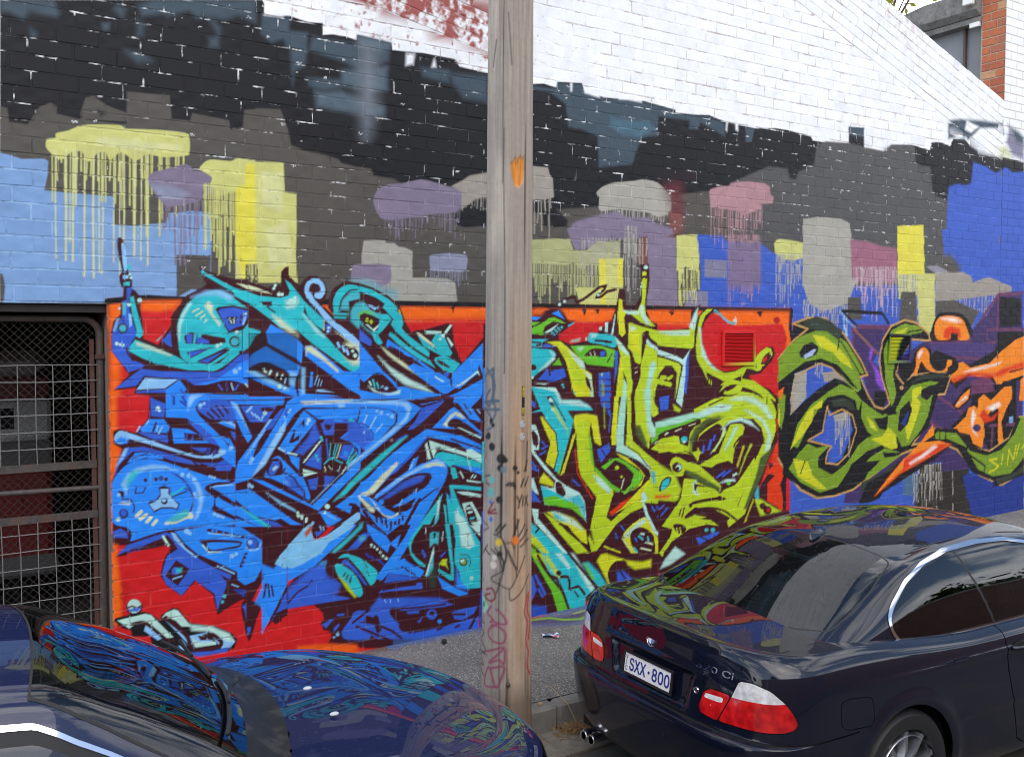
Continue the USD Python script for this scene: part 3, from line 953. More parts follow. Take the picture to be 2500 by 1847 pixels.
56:578 1227 11 4 8-40 18-70 0-8-11-11-11 8 3 17-12 51
45:525 1115 10 27 17 18 20-33 24-3-2-15-12-16-11-27 10-30 38-16-9-9-38-12-22 28-26 36
26:570 1133-1-7-4-5-6-3-6 0-6 3-4 5-1 7 1 6 4 6 6 2 6 1 6-3 4-6
57:566 1133-1-5-3-4-4-2-4 0-4 2-3 4-1 5 1 4 3 4 4 2 5 0 4-2 2-3
19f11:529 1127 12 36 5 0-13-39
19:573 1178 10-3 0-33-7-6
29:544 1086-2-4-4-2-4 2-1 4 1 4 4 2 4-2
29:553 1083-2-4-3-1-3 2-2 3 2 3 3 2 3-2
29:561 1081-2-3-3-1-2 1-1 3 1 3 3 2 2-2
29:613 1222 0-7-5-4-6 1-3 6 3 6 6 2
29:582 1206-2-5-4-2-5 2-1 4 2 5 4 2 4-2
29:551 1193-1-2-3-2-2 1-1 3 1 3 2 1 3-1
26w12:566 1072 4-18 14-19
56:591 1098 120-52 42-26 37-18 50-2-87 0-84 19-59 22-37 22 2 12
4f12:594 1090 40-12 65-29-3-3-99 35
26w5:582 1055 43-26 32-15
56:586 1070-1-4-4-2-4 2-2 5 2 4 4 2 4-2
56:595 1064-1-3-3-2-4 2-1 3 1 4 4 1 3-1
56:607 1055-1-3-3-1-2 1-1 3 1 3 3 1 2-1
56:618 1049-1-2-3-2-3 2-1 2 1 3 3 1 3-1
56:630 1041-1-4-4-2-4 2-1 4 1 4 4 2 4-2
56:640 1035-2-4-3-1-3 1-2 4 2 3 3 2 4-2
56:651 1029-2-4-3-1-3 2-2 3 2 4 3 1 3-2
56:660 1025-1-3-3-2-4 2-1 3 1 4 4 1 3-1
56:652 1093 31 31-25-31
45:673 1096 24 28 3-50-18 10
56:717 1131 4-58 3-19 2-8 9-12 25-18 22-11 36-9 10 0 12 4 14 7 16 11 71 55 2 124-56 41-20 12-10 3-10 2-11-1-20-3-20-8-21-11-18-14-8-8-12-16-12-25-7-21
29f12:720 1140 12 37 26 38 5-3-22-35-13-34-4-50-4 18
19f21:763 1231 43 19 51 5 38-18-10-13-44 18-47-4
4f12:803 1206 12 13 14-12-2-26 25-31-3-10-28 38
4w9:765 1185 19 11
4w9:776 1174 20 13
4w9:788 1163 17 15
4w8:802 1152 11 12
26:877 1118 42 9 13 10 10 13 1 48-49 10-48-6-9-8
45:879 1124 17 10 30 10 16 28 1 19-49 10-38-4-11-8
26:873 1171 34 0-7-24-19 0
29w8:882 1166 5-15
29w8:897 1166-2-16
26w10:920 1176-4-26
29:938 1181-1-3-3-1-2 1-2 3 2 3 2 1 3-1
19w12:933 1170-7-22
29:911 1120-2-4-5-2-4 2-2 4 2 5 4 2 5-2
29:920 1115-1-3-2-1-2 1-1 3 1 2 2 1 2-1
26:916 1090-2-8-5-6-8-3-8 0-7 3-5 7-2 7 2 8 5 6 8 4 8 0 7-4 5-6
57:910 1090-1-5-4-5-5-2-6 0-5 2-3 5-1 5 1 6 4 4 5 3 5 0 6-3 3-4
26:740 1116 21 5 106-19 2-15-46-6-81 4-4 17
45:744 1115 20 1-3-31-14 3
45:778 1111 38-19-1-8-39 2
56:769 1118 9 0-7-35-6 0
56:792 1110-2-5-4-1-5 1-2 5 2 4 5 2 4-2
26:744 1058 85 17-72-37
45:749 1057 55 8-47-23
26:774 1028 99 45 8-10-72-47
45:784 1028 79 32-54-37
26:822 1016 67 39-13-8-32-28
29:848 1078-2-5-5-2-4 2-2 5 2 4 5 2 4-2
29:857 1083-1-4-4-1-3 1-1 4 1 3 4 1 3-1
26:922 1056-2-4-4-2-4 2-2 4 2 4 4 2 4-2
56:809 1299 87-50 5-12 42-21 1 36-46 13-88 44-15 9
56:804 1313-1-4-4-2-4 1-2 4 2 4 4 2 4-1
56:812 1304-2-3-2-1-3 1-1 2 1 3 3 1 2-1
4:944 1260 0 12-17 5-22 2
45:592 956 23 30 125-14 28-20 116 8 56 21 1 70-26-4-59-49-19-6-168 7-62 9-76-59
19:593 944 25 36 98-8-39-26
45:591 938 89 6-1-12-85 2
0:679 919 260-9 0 7-190 9-9 19-19 26-42-30
45w14:725 939 12-16
45w13:697 925 2-7
0:805 953 63 14 71-19 2 80-17-1-87-59-66-14
26:753 943-14-7-3-4 5-3 17-3 89-6 92-4 0 31-34 13-23 5-14 0-15-1-64-16
45w10:843 952 12-17
45w10:868 954 3-19
19w9:884 955 6-21
45w10:907 950-10-16
29w9:930 952 9-10
19:906 997 0-8-3-3-3-1-8 2-3 7 3 7 8 1
19:918 1003-2-4-4-2-4 2-1 4 1 4 4 2 5-2
26:1336 1293-57 5-37-24-18-27-6-41 20-27-46 40 14 7 11 31-10 33-25 23-28-2-18-9-18-24-17 13-20 22 0 28-13-4-13-15-2-49-13 13-31-18-65 19-5-377 394-15
56:1008 1170 44-36 54-6 63-51 138-96 26 13 1 23-43 4-33 39-88 88 33-20-1 37-67 60-48 59-19 12 16-36-4-16-27-9-74 5-35 12-1-34
4:953 1259 70-12-47 19-32 9 0-12
29f23:1070 1224 24 7 14 7 6-13-17-21-24-3
26:979 1221 43 2 0-12-13-10
26w11:1012 1200 20-13
4f23:1025 1177 27-13 47-40 7-16-27 10-34 29
26:1135 1212-4-24 60-63 31-31-77 84
29f17:1128 1181 27-26 50-51-29 17
4w7:1205 1158-2-30
29:1041 1276-2-4-4-2-5 1-1 4 1 5 5 1 4-1
29:1034 1266-1-4-4-2-4 2-2 3 2 4 4 2 4-2
29:1053 1246-2-4-5-2-5 2-2 4 2 5 5 2 5-2
29:1063 1247-2-5-4-1-4 1-2 4 2 5 4 1 4-1
29:1099 1224-1-4-3-4-4-2-5 0-4 2-3 4-1 4 1 4 3 4 4 2 5 0 4-2 3-3
29:1109 1237-2-4-5-2-4 2-2 4 2 4 4 2 5-2
19w32:1201 1257-4-2-6-2-6-3-5-2-2-2 0-1 7-2 4 0 3 2 2 2 3 5 2 5 1 5 1 5-2 9-4 9-3 3-7 5-14 1-9-2-12-7-6-11-1-9 0-5 6-18
19:1153 1225 28-26 24-34 129-107 0 29-20 20-51 38-15 7-78 80-10 20-24 10
26:1155 1279 12 10 18-9 3-17-14-10
4f24:1259 1073 36 14 34-11 29-35-7-31-42-3-25 25
4:1237 1128 18-10 55-38-15 7
26:1205 1158 10-22 4-8 14-15 18-16 15-12 16-9 19-8 13-1 3-1 8-7 6-10 1-4-2-9-5-9-4-3-11-1-12 2-7 3-19 15-34 34-17 20-10 21-6 23
19w18:1253 1084 6-14
19w18:1271 1073 6-17
19w17:1286 1059 5-14
45:1209 1148 21-3-4-24-14-3
29:1225 1137-1-4-4-1-3 1-2 3 2 4 3 1 4-1
29:1223 1124-2-3-3-2-4 2-1 3 1 3 4 2 3-2
29:1314 1056-2-4-4-2-4 2-2 4 2 4 4 1 4-1
29:1325 1040-2-6-6-2-6 3-2 5 2 5 6 3 6-3
0:940 974 123-59 46-12-15 41 29 83 7 47-31 27-81 46-54-68-23-32
56:971 1095 10 29-39 12-1-67
26:991 1134-50-66 0-18 23 29 47 68
26:941 1069 0-32 16 16 40 22 122-71 45-11 4 10-42 7-28 24-94 51-6 39-34-13
26:940 988 23-7 38-20 55-23 13-3 9 0 5 5 2 9-1 11-3 12-4 9-7 8-9 7-47 23-14 4-13 1-12-2-12-5-23-13
20f13:930 995 29-1 121-63-4-6-71 28
29w16:989 1000 7-10
29w16:1013 994-4-11
29w12:1034 984-1-12
29w12:1053 979-3-14
19w11:1067 968-4-16
1:1005 1013-1-5-3-4-4-1-5 0-4 2-3 3-1 5 1 5 3 3 4 2 5 0 4-2 3-4
20f13:1077 991 24-7-4-43-17 4
29:1053 940-2-5-5-2-6 3-2 5 3 5 5 2 5-2
29:1068 933-2-3-3-1-4 1-1 4 1 3 4 1 3-1
26w7:1112 997-5-90
26:1133 1041 35-41 100-75 29-28 36-2 0 25-79 71-110 90-14-3
0:1137 1041 153-116 43-24 0 32-61 54-64 53-50 37-24-6
4f10:1137 1074 21 0 50-41 46-42 0-10-57 45-53 31-6-16
26:1132 916 56-15 106-4-112 75-21 18-28 7
0:1154 986 9 0-3-51-12-1
19w6:1177 969-10-27
19w6:1185 962-7-24
19w6:1194 955-5-17
0:1111 903 153-5-43 8-89 7 0 17-21 0
19:1167 927 36-5 36-8-58 4
20f13:1119 1004 16-4-3-87-11-3
0:1333 929 0 63-24-9-37 4
26:1333 967 0 7-5-5
29f11:1369 929 34-19 43-8 0-7-47 5
29f11:1381 1044 66-50 0-11-51 37
56:1236 1220 3-30 6-1 10 1 8 3 2 3-2 18 6 17 13 20 9 7 6 1 9-2 30-13 0 34-11 5-9 2-22 1-17-5-15-9-13-14-6-12-5-13
57f14:1263 1200 8 34 30 25 52-2-1-28-37-1-22-31
26w10:1260 1196 5 31 13 21 23 18 26 4
56:1236 1189 53-2 2-7-53 1
56:1240 1176 47-1-2-7-44 1
57f14:1300 1187 11 27 34 22-1-104-15 3-26 24
26:1300 1187 15 31 20 6 0 14-42-10
26:1846 1110-99-103-34 67-8 77-21 4-91-23-36-3-20-8-24 36-23 60-46 35-58 26-50 14-3-397 513-18
64:1484 1203 6-3 6-18-4 0
56:1397 1244 39-24 44-21 2 11-39 31-61 30-46 11 0-18
56:1436 1227 62-45 7-29-8-17 24-25 80-55 8-14-4-11-68 40-63 54-20 25 12 17-34 35-10 7
56:1450 1121 8 0 63-50 92-55 21-26-74 38-79 51-35 32
57f17:1303 1194 19 27 30 8 45-27 23-21 23-7-16-28-27-35-34 14-37 34
12f17:1329 1184 23 14 26-3 15-14-26 6-34-14
26:1348 1234 38 1 34-15 4-21-23-11-27 13
19:1363 1219 19-3 23-14 4 14-16-18
26:1336 1163 23-28 34-21 38 46-19 7-30 14-30 8-17-9
24:1361 1173 7-3-2-14-11 4
24:1376 1167 9-4-3-14-10 5
29:1357 1149 9 0 19-17 31 24-4-10-23-23
56:1416 1185 27 0 15-18-35-39-19-17 19-28-15-7-16 14-14 31 26 7
0:1403 907 58-9 19 35-61 55-85 96-1-125
45:1334 1092 43-20 4 18-46 43
29f14:1404 1037 46-39 86-52 40-16 49-31-89 25-32 12-47 37
4f11:1415 1072 145-98 8-11-64 34-62 43
0:1442 1097 94-58 93-59 0-19 67-27 4-15 17-23-51-2-98 65-48 37 40 21-55 26-70 29
26:1419 1090 23-22 55-32 39-4 61-44-53 22-47 12-43 25
26:1446 1072 12 0 47-25-8-11-43 25
4:1557 1121 10-1 67-49 16-15-16 7-65 40
56:1561 1111 12-8 69-51-24 37 20 29 29-7 17-33 20-34-8-11-21 4 63-34-30-33-41 12-33 27-4 18 29 7-74 37
29:1593 1127 66-2 0-7-62-4
29:1671 1122 25 29 9-4-27-33
29:1680 1103 8-2 21-27-9-9
26:1634 1020 29-5 33-22-8-4-38 16
29:1673 1109-2-5-6-3-6 3-2 5 2 5 6 2 6-2
29:1659 1096-2-4-4-2-5 2-2 4 2 4 5 2 4-2
45:1690 965-1-4-3-3-5-2-4 0-5 2-3 4-1 4 1 4 3 3 5 2 5 0 4-2 3-3
0:1629 976 29-8 38-23 0-15-67 31
29:1629 963 42-23-5-3-33 17
0:1704 967 142 121 0-166-121-33-21 22
26:1717 915 17-4 77 53 9 38 11-27 15-45 0-19-138-26-25 9
0:1700 952 90 54 21-8-77-65-17-22
29:1717 918 51 29 48 32 8-22-13 11-64-43
0:1846 949-121-53-42-13 163-6
0:1641 895-121 26-40 5-39-27-38 4-70 16 0-24 350-12
26:1350 944 4 5 17 14 17 11 12 4 12-2 14-7 16-14 34-34 3-5 1-5-2-2-13-3-34 0-19 2-18 6-29 19-14 5-2 2
29w13:1370 947 6-11
56w13:1384 953 7-28
56w13:1399 942 6-18
19:1425 927-1-3-4-1-4 1-1 4 1 3 4 1 4-1
19:1443 922-2-5-6-2-5 2-2 5 2 5 5 2 6-2
29f11:1365 933 38-24 46-7 43 13-4-15-47-3-54 14
26:1675 890-47-5 44-2
26:1839 1154 224 1 2-1187-246 10
0:1839 983 224 124 1-129-225-151
56:1820 703 244 50 0-130-244-76
45:1820 437 244 56 0-98-245-84
6:1819 137 246 29 0-99-246-89
46:511 675 4 0 5 133 29 17 34-15 18 12 27 32-2 67-109 4
34f20:516 941 18 0 1-116-12-14-1-76-11-60
26:523 781 25-17-33-105-1-162 9-7 4-40 363-46 7 507-266 10-6-67-36-44-46 15-20-5
0:678 855 63-6 62-48 43-54 3-23 29 2 0 16-28 40-68 71-15 26 15 22 38 3 77-2 0 9-218 8
19f12:749 915 9 6 31-1-22-12-16-25-6-12
45:632 919 47-23-7-41-38 5
29:661 884-2-5-4-2-5 2-2 5 2 5 5 2 4-2
29:664 877-1-3-4-2-4 2-1 4 1 4 4 1 4-2
6w15:703 918 0-23
6w15:730 917 9-18
6w15:724 903 15-13
45:774 878 5-8 9-8 24-17 15-5 33 0 17-5 19-9 1 30-12 27-11 14-15 7-19 2-20-1-39-7-5-3-2-4
0:863 817 33-13 0 18-33 14-28-5
26w14:807 862 18-17
26w14:819 874 25-27
26w14:835 883 22-33
26w14:856 882 17-23
19f9:851 834 31-5 26-21-6-1-26 16
19:792 888-2-5-5-2-5 2-2 5 3 5 4 2 5-2
19:802 893-2-3-3-2-4 2-1 3 1 4 4 1 3-1
0:896 853 1 45-20 1
19f9:890 893 13-7 44-103-16 21
0:601 822 27 29 44-2 17-26-6-18-77 7
45:592 813 91-15 0-25-54 19
26w12:648 838-9-25
19w11:666 824-10-18
19w8:654 831-5-18
19w8:628 848-9-12
19w8:601 831-9-15
0:695 820 49-6 37-21 31-28-111 6
26:733 803 42-7 24-23-65 5
45w7:741 798-1-17
45w8:759 791 0-13
45:744 839 31-8 43-40 25-37-31 11
19:526 802 4 9 9 8 6 1 7-2 33-13 131-57 43-17 27-6 53 3 4-2 1-3-1-3-4-3-15-2-25 1-29 4-30 10-105 40-64 23-7 0-1-6-14-7-4-1-7 1-7 4-4 5-2 6
0f11:543 801 25-8-6-12-17-2-17 10
45:749 755 56-5-10-16
6w19:811 746-6-17
6w15:830 742-6-16
26:850 815 45-47 1 18-17 21
45:888 777 7-9 1 26-17 6
0:850 782 28-8 16-33-3-29-13 17-3 26
19:888 744-2-4-5-2-4 2-2 5 2 5 4 1 5-2
19:892 734-2-4-4-2-4 2-2 4 2 4 4 2 4-2
19:880 704-2-5-5-1-5 2-2 5 2 5 5 2 5-3
19:867 687-2-5-6-2-5 3-2 6 2 5 6 2 5-3
19f9:843 744 19-4 0-13-26-11
45:829 674 48-4 17 33 1 24-17-11-42-17-72 6
26:779 704 53-20-3-10 42-6 6-33-77 22
45:523 674 10 54 23 38 55 0 65-23 79-31 9-14-70 18-68 36-50 1-38-38
19f9:530 710 24 53 11 3-9-24
0:561 720 24 29 41 0 44-25-48 4
26w7:576 731 47 15
26w7:576 719 44 12
0:634 738-2-4-4-1-3 1-2 4 2 4 4 2 3-2
0:646 737-2-4-4-2-4 2-2 5 2 4 4 2 5-3
0:657 734-2-4-4-1-3 2-2 4 2 4 4 1 3-2
0:667 729-1-3-4-1-3 1-1 4 1 3 4 1 3-1
0:517 656-5-68 1-24 2-18 5-10 8-6 24-9 18-17 2-4-1-5-7-16 2-3 14 2 70 17 43 3 81 2 40-2 23-3 54-11 1 22-26 14-41 20-7 6-2 7 11 20 1 8-5 7-26 25-3 6 2 5 6 5 18 6 19 2 36-3 2 1-8 3-68 22-125 54-31 10-20 3-23-1-22-4-10-3-15-8-12-11-19-23-4-9
19f14:543 654 18 29 29 19 44 6 41-6 36-19-36 10-47 3-44-12-21-29-6-33
56f20:560 671 15 20 24 4-24-32-15-17
45w9:693 679 32-22 13-13 12-21 7-21 2-14 0-7-1-7-5-15-7-12-5-5-20-15
26w6:705 674 22-21 9-12 11-21 8-19 2-13 0-7-4-15-7-19
19f15:754 664 24-31 12-39-7-38-13-28-9-5 16 50-8 48
4w16:672 520 31 0 27 10 19 4
57f12:673 526 33 22 34 12 6-19-37-19
26:653 636 15 4 18-8 0-16 18-30 12-7-7-20-18 6-30 3-24-11-17 31 6 7 15 0 15 18
19:658 630 24-1-1-15 23-31 7-7-5-12-15 6-30 3-24-9-13 22 20 6 15 17
26:679 590-1-4-3-4-4-2-4 1-4 2-3 4-1 5 1 5 3 3 4 2 5-1 4-2 2-4
19:674 594-2-5-4-2-5 3-2 5 2 5 5 1 4-2
26w8:583 643 32-2-9-17-23-1 4 21
26:620 661-2-4-4-2-4 3-2 4 2 4 4 2 4-2
26:651 662-1-5-5-1-4 2-1 5 1 4 5 1 4-2
26:668 663-3-5-5-2-5 3-2 6 3 5 5 1 5-2
26:681 659-1-4-5-2-4 3-2 4 2 4 4 2 5-2
45:663 664 0-2-3-1-3 3 1 2 3 1
56w12:698 609 31 21
56:700 609-1-3-3-1-4 1-1 4 1 4 4 1 3-2
26w9:698 604 40 11
26w6:732 625 18-8
0:516 653 24 4 8-31-6-18-27 0
26:534 636 16-4-1-22-15 17
19:541 623-2-4-4-2-4 2-1 5 1 4 4 1 4-2
0:515 608 30 3 29-6 5-28-9-24-15-11-41 1
26w8:545 609 19-2 4-2 6-6 5-13 0-10-3-11
4f11:536 596 12 5 17-4 1-8
26:562 563-1-6-4-5-6-2-6 0-5 4-4 5-1 7 1 6 4 5 6 2 6-1 5-3 4-6
45:558 565-1-5-3-3-4-2-4 1-4 2-2 4-1 5 1 4 3 4 3 1 5 0 4-3 2-4
29:539 547-2-5-5-2-5 3-1 5 2 5 5 2 4-3
4w22:586 553 13 12
4w22:597 542 17 11
4w21:616 531 12 13
4w21:634 521 10 11
19:732 669-2-5-5-2-5 3-2 5 2 5 5 2 5-2
19:752 664-2-5-5-2-6 3-2 6 3 5 5 2 5-3
19:769 650-2-5-6-2-5 3-2 5 2 6 6 1 5-2
19:768 606-2-4-4-2-4 2-1 5 1 3 4 2 4-2
19:771 596-2-4-4-2-4 3-1 4 1 4 4 1 4-2
4:758 535-1-4-3-4-3-1-4 0-4 3-3 8 1 4 2 3 4 1 4 0 6-6
26:512 519 2 4 3 2 28-1 10-3 11-11 4-10-1-13-7-20-6-7-9-3-10 1-13 5-6 5-4 5-4 18
45:518 512 20 7 19-14 3-19-43 8
19:830 534-2-4-4-2-4 2-2 5 2 4 4 1 4-2
19:841 528-2-4-4-2-4 2-2 5 2 4 4 1 4-2
19:850 523-2-3-4-1-3 2-2 3 2 4 3 1 4-2
19:857 519-2-3-3-1-3 2-1 3 1 3 3 1 4-1
19:814 658-1-3-3-2-3 2-1 3 1 3 3 1 3-1
19:822 654-1-3-3-1-3 1-2 3 2 4 3 1 3-2
19:830 651-1-3-3-1-4 2-1 3 2 3 3 1 3-1
0:827 561 51-34 14-9 1 55-46 25-22-17
26w9:825 581 1-23-11-12
0:813 622 80-50 0 68-4-6-13-6
0:849 718 45-40 1 68
19:813 622 76 0-9 6-52-1
26:847 579 45-29 0 15-29 22-44 20
56f10:904 544 40-24 50-35 0-14-51 33
46:504 111 470-89 1 67-50 9-18 123 0 23-82-40-11 67-47 36-53-25-42 39-17 41 40 70-24 16-146 21-14-1
34f20:508 471 20-2-1-53 10-94-2-92-32-20
47w5:537 347 8 8 7-10-8-8-7 10
47w6:531 311 10 9 10-12-10-11-10 14
26:594 436 71 13 21-6-15-14-16-61-2-12 19-35 45-40 44 43 53-53 15-69 78 42 33-15 37 62 3 198-308 9-118-33-29-33
45:527 438 30 27 115 27 9-4-9-9-78-25-23-3
6:571 442-1-4-4-1-3 2-1 4 1 3 3 1 4-2
6:583 442-2-4-3-1-3 2-2 4 2 3 3 1 3-2
6:595 443-1-3-3-1-3 2-1 3 1 3 3 1 3-2
46:562 440 9 2 100 6 15-8-28-41-117 9
45:658 361 16 55 33 18-11 24-21 27 12 2 45-53 46-44 43-32 38-51 0-13-30-77-9 57-62 54-41-44-48 44
26:667 354 35 46 41-35-38-49
45:712 363-1-5-4-4-4-2-6 1-5 3-3 5-1 6 1 5 4 4 5 2 5-1 5-3 3-5
56f12:700 371 19 1-1-13-15-1
19w9:691 341 27 5
29w14:663 480 17-32
19:687 490 12-4 33-52 36-33-6-3-42 41-24 28
0:732 447 37-37 59-33 67-42 0-26 26-22 33 10 24 41 1 91-69 52-96 17-115-6
19w9:831 363 54-32
45:821 358 54-30-3-16-48 33
26:801 480-2 3 0 3 2 2 6 0 10-1 90-31 16-6 7-4 2-2-3-1-13 1-57 14-36 12
19w8:804 474 102-22
0:823 480-2-4-3 0-3 1-1 4 1 3 3 1 4-2
0:833 477-1-3-3-1-2 2-1 3 1 2 2 1 3-1
0:855 469-1-2-2-1-3 1-1 3 1 3 3 1 2-2
0:878 463-1-2-3-1-3 1-1 3 1 3 3 1 3-2
0:897 458-1-3-3-1-2 2-1 3 1 2 3 1 2-1
0:914 454-2-2-2-1-3 1-1 3 1 3 3 1 3-2
26:779 451 25 2 25-2 66-12 11-4 8-4-8-13-13-4-54-2-33 2-8 3-4 5-6 15-10 10-2 2
0:800 442 13 1 57-7 33-7 3-2 0-1-8-4-8-1-30-2-35-1-12 1-8 4-5 5-2 5 0 5
29w9:785 437 18-25 41-5
26:968 420-2-9-6-6-8-3-10 1-8 5-5 8-2 9 2 8 6 7 8 3 9-1 8-5 6-8
45:964 421-1-7-5-6-7-2-8 1-7 4-4 7-2 7 2 8 5 5 7 3 7-1 7-5 5-6
19:947 427-2-5-6-2-6 3-2 6 2 6 6 1 6-3
19w9:926 413 8-8 8-5 15-1 8 3 3 3 8 16
19:744 491-1-8-2-3-4-1-7 3-3 7 3 6 8 1
19:751 480-2-5-4-1-5 2-1 5 2 4 4 2 4-3
19:887 389-2-6-6-1-5 3-2 6 2 5 6 1 5-3
19:899 394-2-5-5-1-4 2-2 5 2 5 5 1 4-3
26w22:925 390-17-37
0:929 385-1-3-3-1-3 2-1 3 1 2 3 1 3-1
0:922 371-1-3-3-1-2 2-1 3 1 2 2 1 3-1
0:917 358-1-2-3-1-2 1-2 3 2 3 2 1 3-2
19w7:877 296 21-11
6:865 283 59-12-7-22-43 13
26:836 245 36 41 48-41-88-32
57:858 260-2-5-4-1-5 3-2 5 2 4 5 1 4-2
57:850 243-1-4-4-1-4 2-1 4 2 4 3 1 4-2
26:906 216 3 14 2 4 4 3 12 1 8-3 22-9 10-6 6-6 1-7-2-7-13-28-17-54-6-15-5-6-4 5-8 31-11 60
45:910 220 13 5-1-60-3 34
45:925 145 10 1 3-10-10-19
1:598 264-3-11-7-8-9-3-11 2-9 6-7 10-2 11 3 11 6 8 10 3 11-1 9-7 7-10
29:594 268-2-9-6-6-8-3-9 1-8 6-5 8-2 10 2 9 6 7 8 3 9-2 8-5 6-9
45:553 267 41-6-12-8-20 4
26w10:555 270 13 3 11-8 6 1 7 3
1:510 240 14 4 78 6 21-10 29-27 0 16 34 20 21-6 33-51 85-27 48-28 19-26-10-28-43-9-94 14-6-2-73 26-42 30-5 27-53 9-3 19-25 11
29:524 235 81 8 18-7 67-83-24 1-29 33-35 28-27-1-17-10
19:607 208 53-50-18-6-41 38
29:655 222 13 14 24 7 12-5 42-60-31 6-18 22-30 18
19:667 211 60-62 66 2 60-11 32-35-16-17-29 2-35 55-28 2 47-38-79 2
29f12:740 186 69-18 57-33 16-29-23 4-57 43-56 12
26:764 146 32-9 12-12-34 3
29:746 143 27-24 48-2 3-11-66 2
26w26:667 220 31-30 29-34 7-12 12-35 5-6 6-4 11-3 30-1 26 1 7 2 5 2 3 3 1 7-2 5-15 17-10 8-17 4
26w21:564 216 20 2 9 0 9-3 8-5 9-8 47-51 11-5 13-3
19f12:715 139 12-18-7-19-18 4
45w26:739 89 69-9 48 4
26:897 911-6-426 441-49 4 459
0:1104 902-4 2-203 7 0-7
0:1062 897-6 8-159 6 0-10
0:944 638-3 1 155 206 28 22 211-11 1 30-28 1-134 14-77 3-28-18-7-23-86-134-83-90 0-12
0:984 615 193-106 157 131 0 38-178-149-171 100-39 9
4f13:1118 888 84-2 103 0-4-9-99-1-71 1
19f10:1249 872 26 1 4-10-22-3
19f10:1061 790-69-109-47-39 27 41 62 102 34 48
19f10:1307 671-144-126-14-9 50 44 187 149 55 40 4-8
0:917 791 19-33 14 18-48 110 153-9 7 16-165 5-1-55
19f9:883 894 19-8 35-83-13 24
45:912 880 123-4-38-53-53 3
19w16:935 862 13 11
19w11:949 858 7-11
19w11:961 851 5-11
19w11:969 844 7-10
19w12:982 831 5 12
26:978 867 3 3 9 2 16 0 15-4 2-1 1-5-3-4-4 0-18-1-14 4
29:1001 853-2-5-5-2-5 2-2 5 2 5 5 2 5-2
0:894 666-1-34 22 9 27 44 28 74 51 70-10 3-108-134
19f10:926 709 81 120 10 0-58-79
19:957 704-2-5-4-2-5 3-2 5 2 4 5 2 4-3
19:951 692-2-4-5-2-5 2-2 6 2 5 5 1 5-2
45:1048 864 14 3-42-62-13-9-14 4
0:1020 799 38 31 3-10-34-38-14-9
45:1065 863 18 3-15-33-10 10
19:1086 861-2-4-3-1-4 2-1 3 1 3 4 1 3-1
19:1080 852-1-3-3-1-4 2-1 3 1 3 4 1 3-1
19:1065 836-2-2-2-1-3 1-1 3 1 3 3 1 3-2
0:1128 857 45-39-99-109-38 22
45f13:1166 815 21-53-64-57-28 9 49 51
26:1106 797 25 33-2-34-9 14
26:1074 749 18 39-10 2 17 3-7-32 28 19-11-23-21-9
29:1153 821-2-4-5-2-5 2-2 5 2 5 5 2 5-3
29:1145 811-1-4-4-1-3 2-1 3 1 3 4 2 3-2
29w9:1040 733 24-14
29w10:1071 716 31-9
0:1131 860 203-5-11-38-143 7
45:1202 823 121-9-12-10-116 6
26w7:1128 859 49-38 7-7
45:1187 810 51-2-1-42-36 2
0w13:1238 818 29-5
26:1202 806 29-5-12-17-14 5
0:1285 743 22-16 18-46 9 8 1 102-12 9-64-45
45f17:1263 754 60 42 56-31 0-21-50-18
0:1326 806 9-5 0 42
56:1305 814-2-4-5-1-4 2-2 4 2 4 5 2 4-2
56:1312 811-1-3-3-1-3 2-2 3 2 3 3 1 3-2
56:1194 760-1-4-4-1-4 2-2 4 2 4 4 1 4-2
56:1197 751-1-3-4-1-3 2-2 3 2 3 3 2 4-2
29:1180 746 5 4 5-2-61-70-7 0
45:1129 671 61 64-1-86
57:1178 698-2-4-4-2-5 2-1 5 1 4 5 1 5-2
57:1182 682-1-3-4-1-3 1-2 4 2 3 3 1 4-1
29:1122 658 53-18-50-10
45w11:1208 754 7-69
56w7:1224 739-5-44
56w7:1252 734-15-44
4w7:1261 730-15-44
56w7:1241 731-8-34
45:1270 730 33-3 11-21-37-32-26 15
0:1289 699-1-4-3-3-4-1-8 2-3 3-1 4 1 4 3 3 4 1 4 0 7-5
56w10:1284 663 34 36
56w10:1288 659 34 25
56w9:1282 666 25 47
56w10:1200 669 15 13 22 5
56w9:1240 680 26-13
4w7:1200 659 7-18
4w6:1265 629 14 24
29w4:1215 661 14-18
29w4:1258 658-7-21
19:1255 642-2-2-2-1-3 1-1 3 1 2 3 1 3-1
26:1248 752 44-10 34-30-1-35-7-6 7 20-18 36-48 14
0:991 645 8 29 7 13 9 11 11 7 11 2 13-3 7-4 14-15 23-28 20-18 6-6 5-9 14-33 6-18 3-15-2-8-9 3-15 10-49 38-26 15-32 17-23 6
26:1054 666-3-12-8-10-13-5-13 1-12 7-9 11-3 13 4 13 8 10 12 4 14 0 12-7 9-11
26:1016 699 20 2 14-14-4-20-21-25-17-5-10 14 4 26
45:1019 692 20-1 4-20-21-25-17-2 0 23
29f10:1017 666 12 9 7-4-14-12
26w12:1046 644 14 19
19f16:1059 619 14 6 27-20 14-18
45f23:1059 636 35-10 34-40 4-24-56 35
26w11:1053 653 29-17 12-10 10-21 21-22 2-10 1-11
0:1074 709 38-13-1-48-24 26
26w27:1040 718 75-80
45:1139 619 39 4-7-41-22 2
45:1200 628 40-7-41-38
0:956 515 67-23 21 4 44-33 28-3 7 4-31 17-154 125-45-3 0-29
26:948 605 19-5 40-33 145-89-7-13-53 29-108 78
20f10:994 588 99-67 6-10-55 32
29w18:1103 510 3-14
29w18:1117 499 1-11
29w17:1134 486-2-10
19:945 617-2-5-5-1-5 2-2 5 2 5 5 2 5-2
19:954 612-2-5-4-1-5 2-1 5 2 4 4 1 4-2
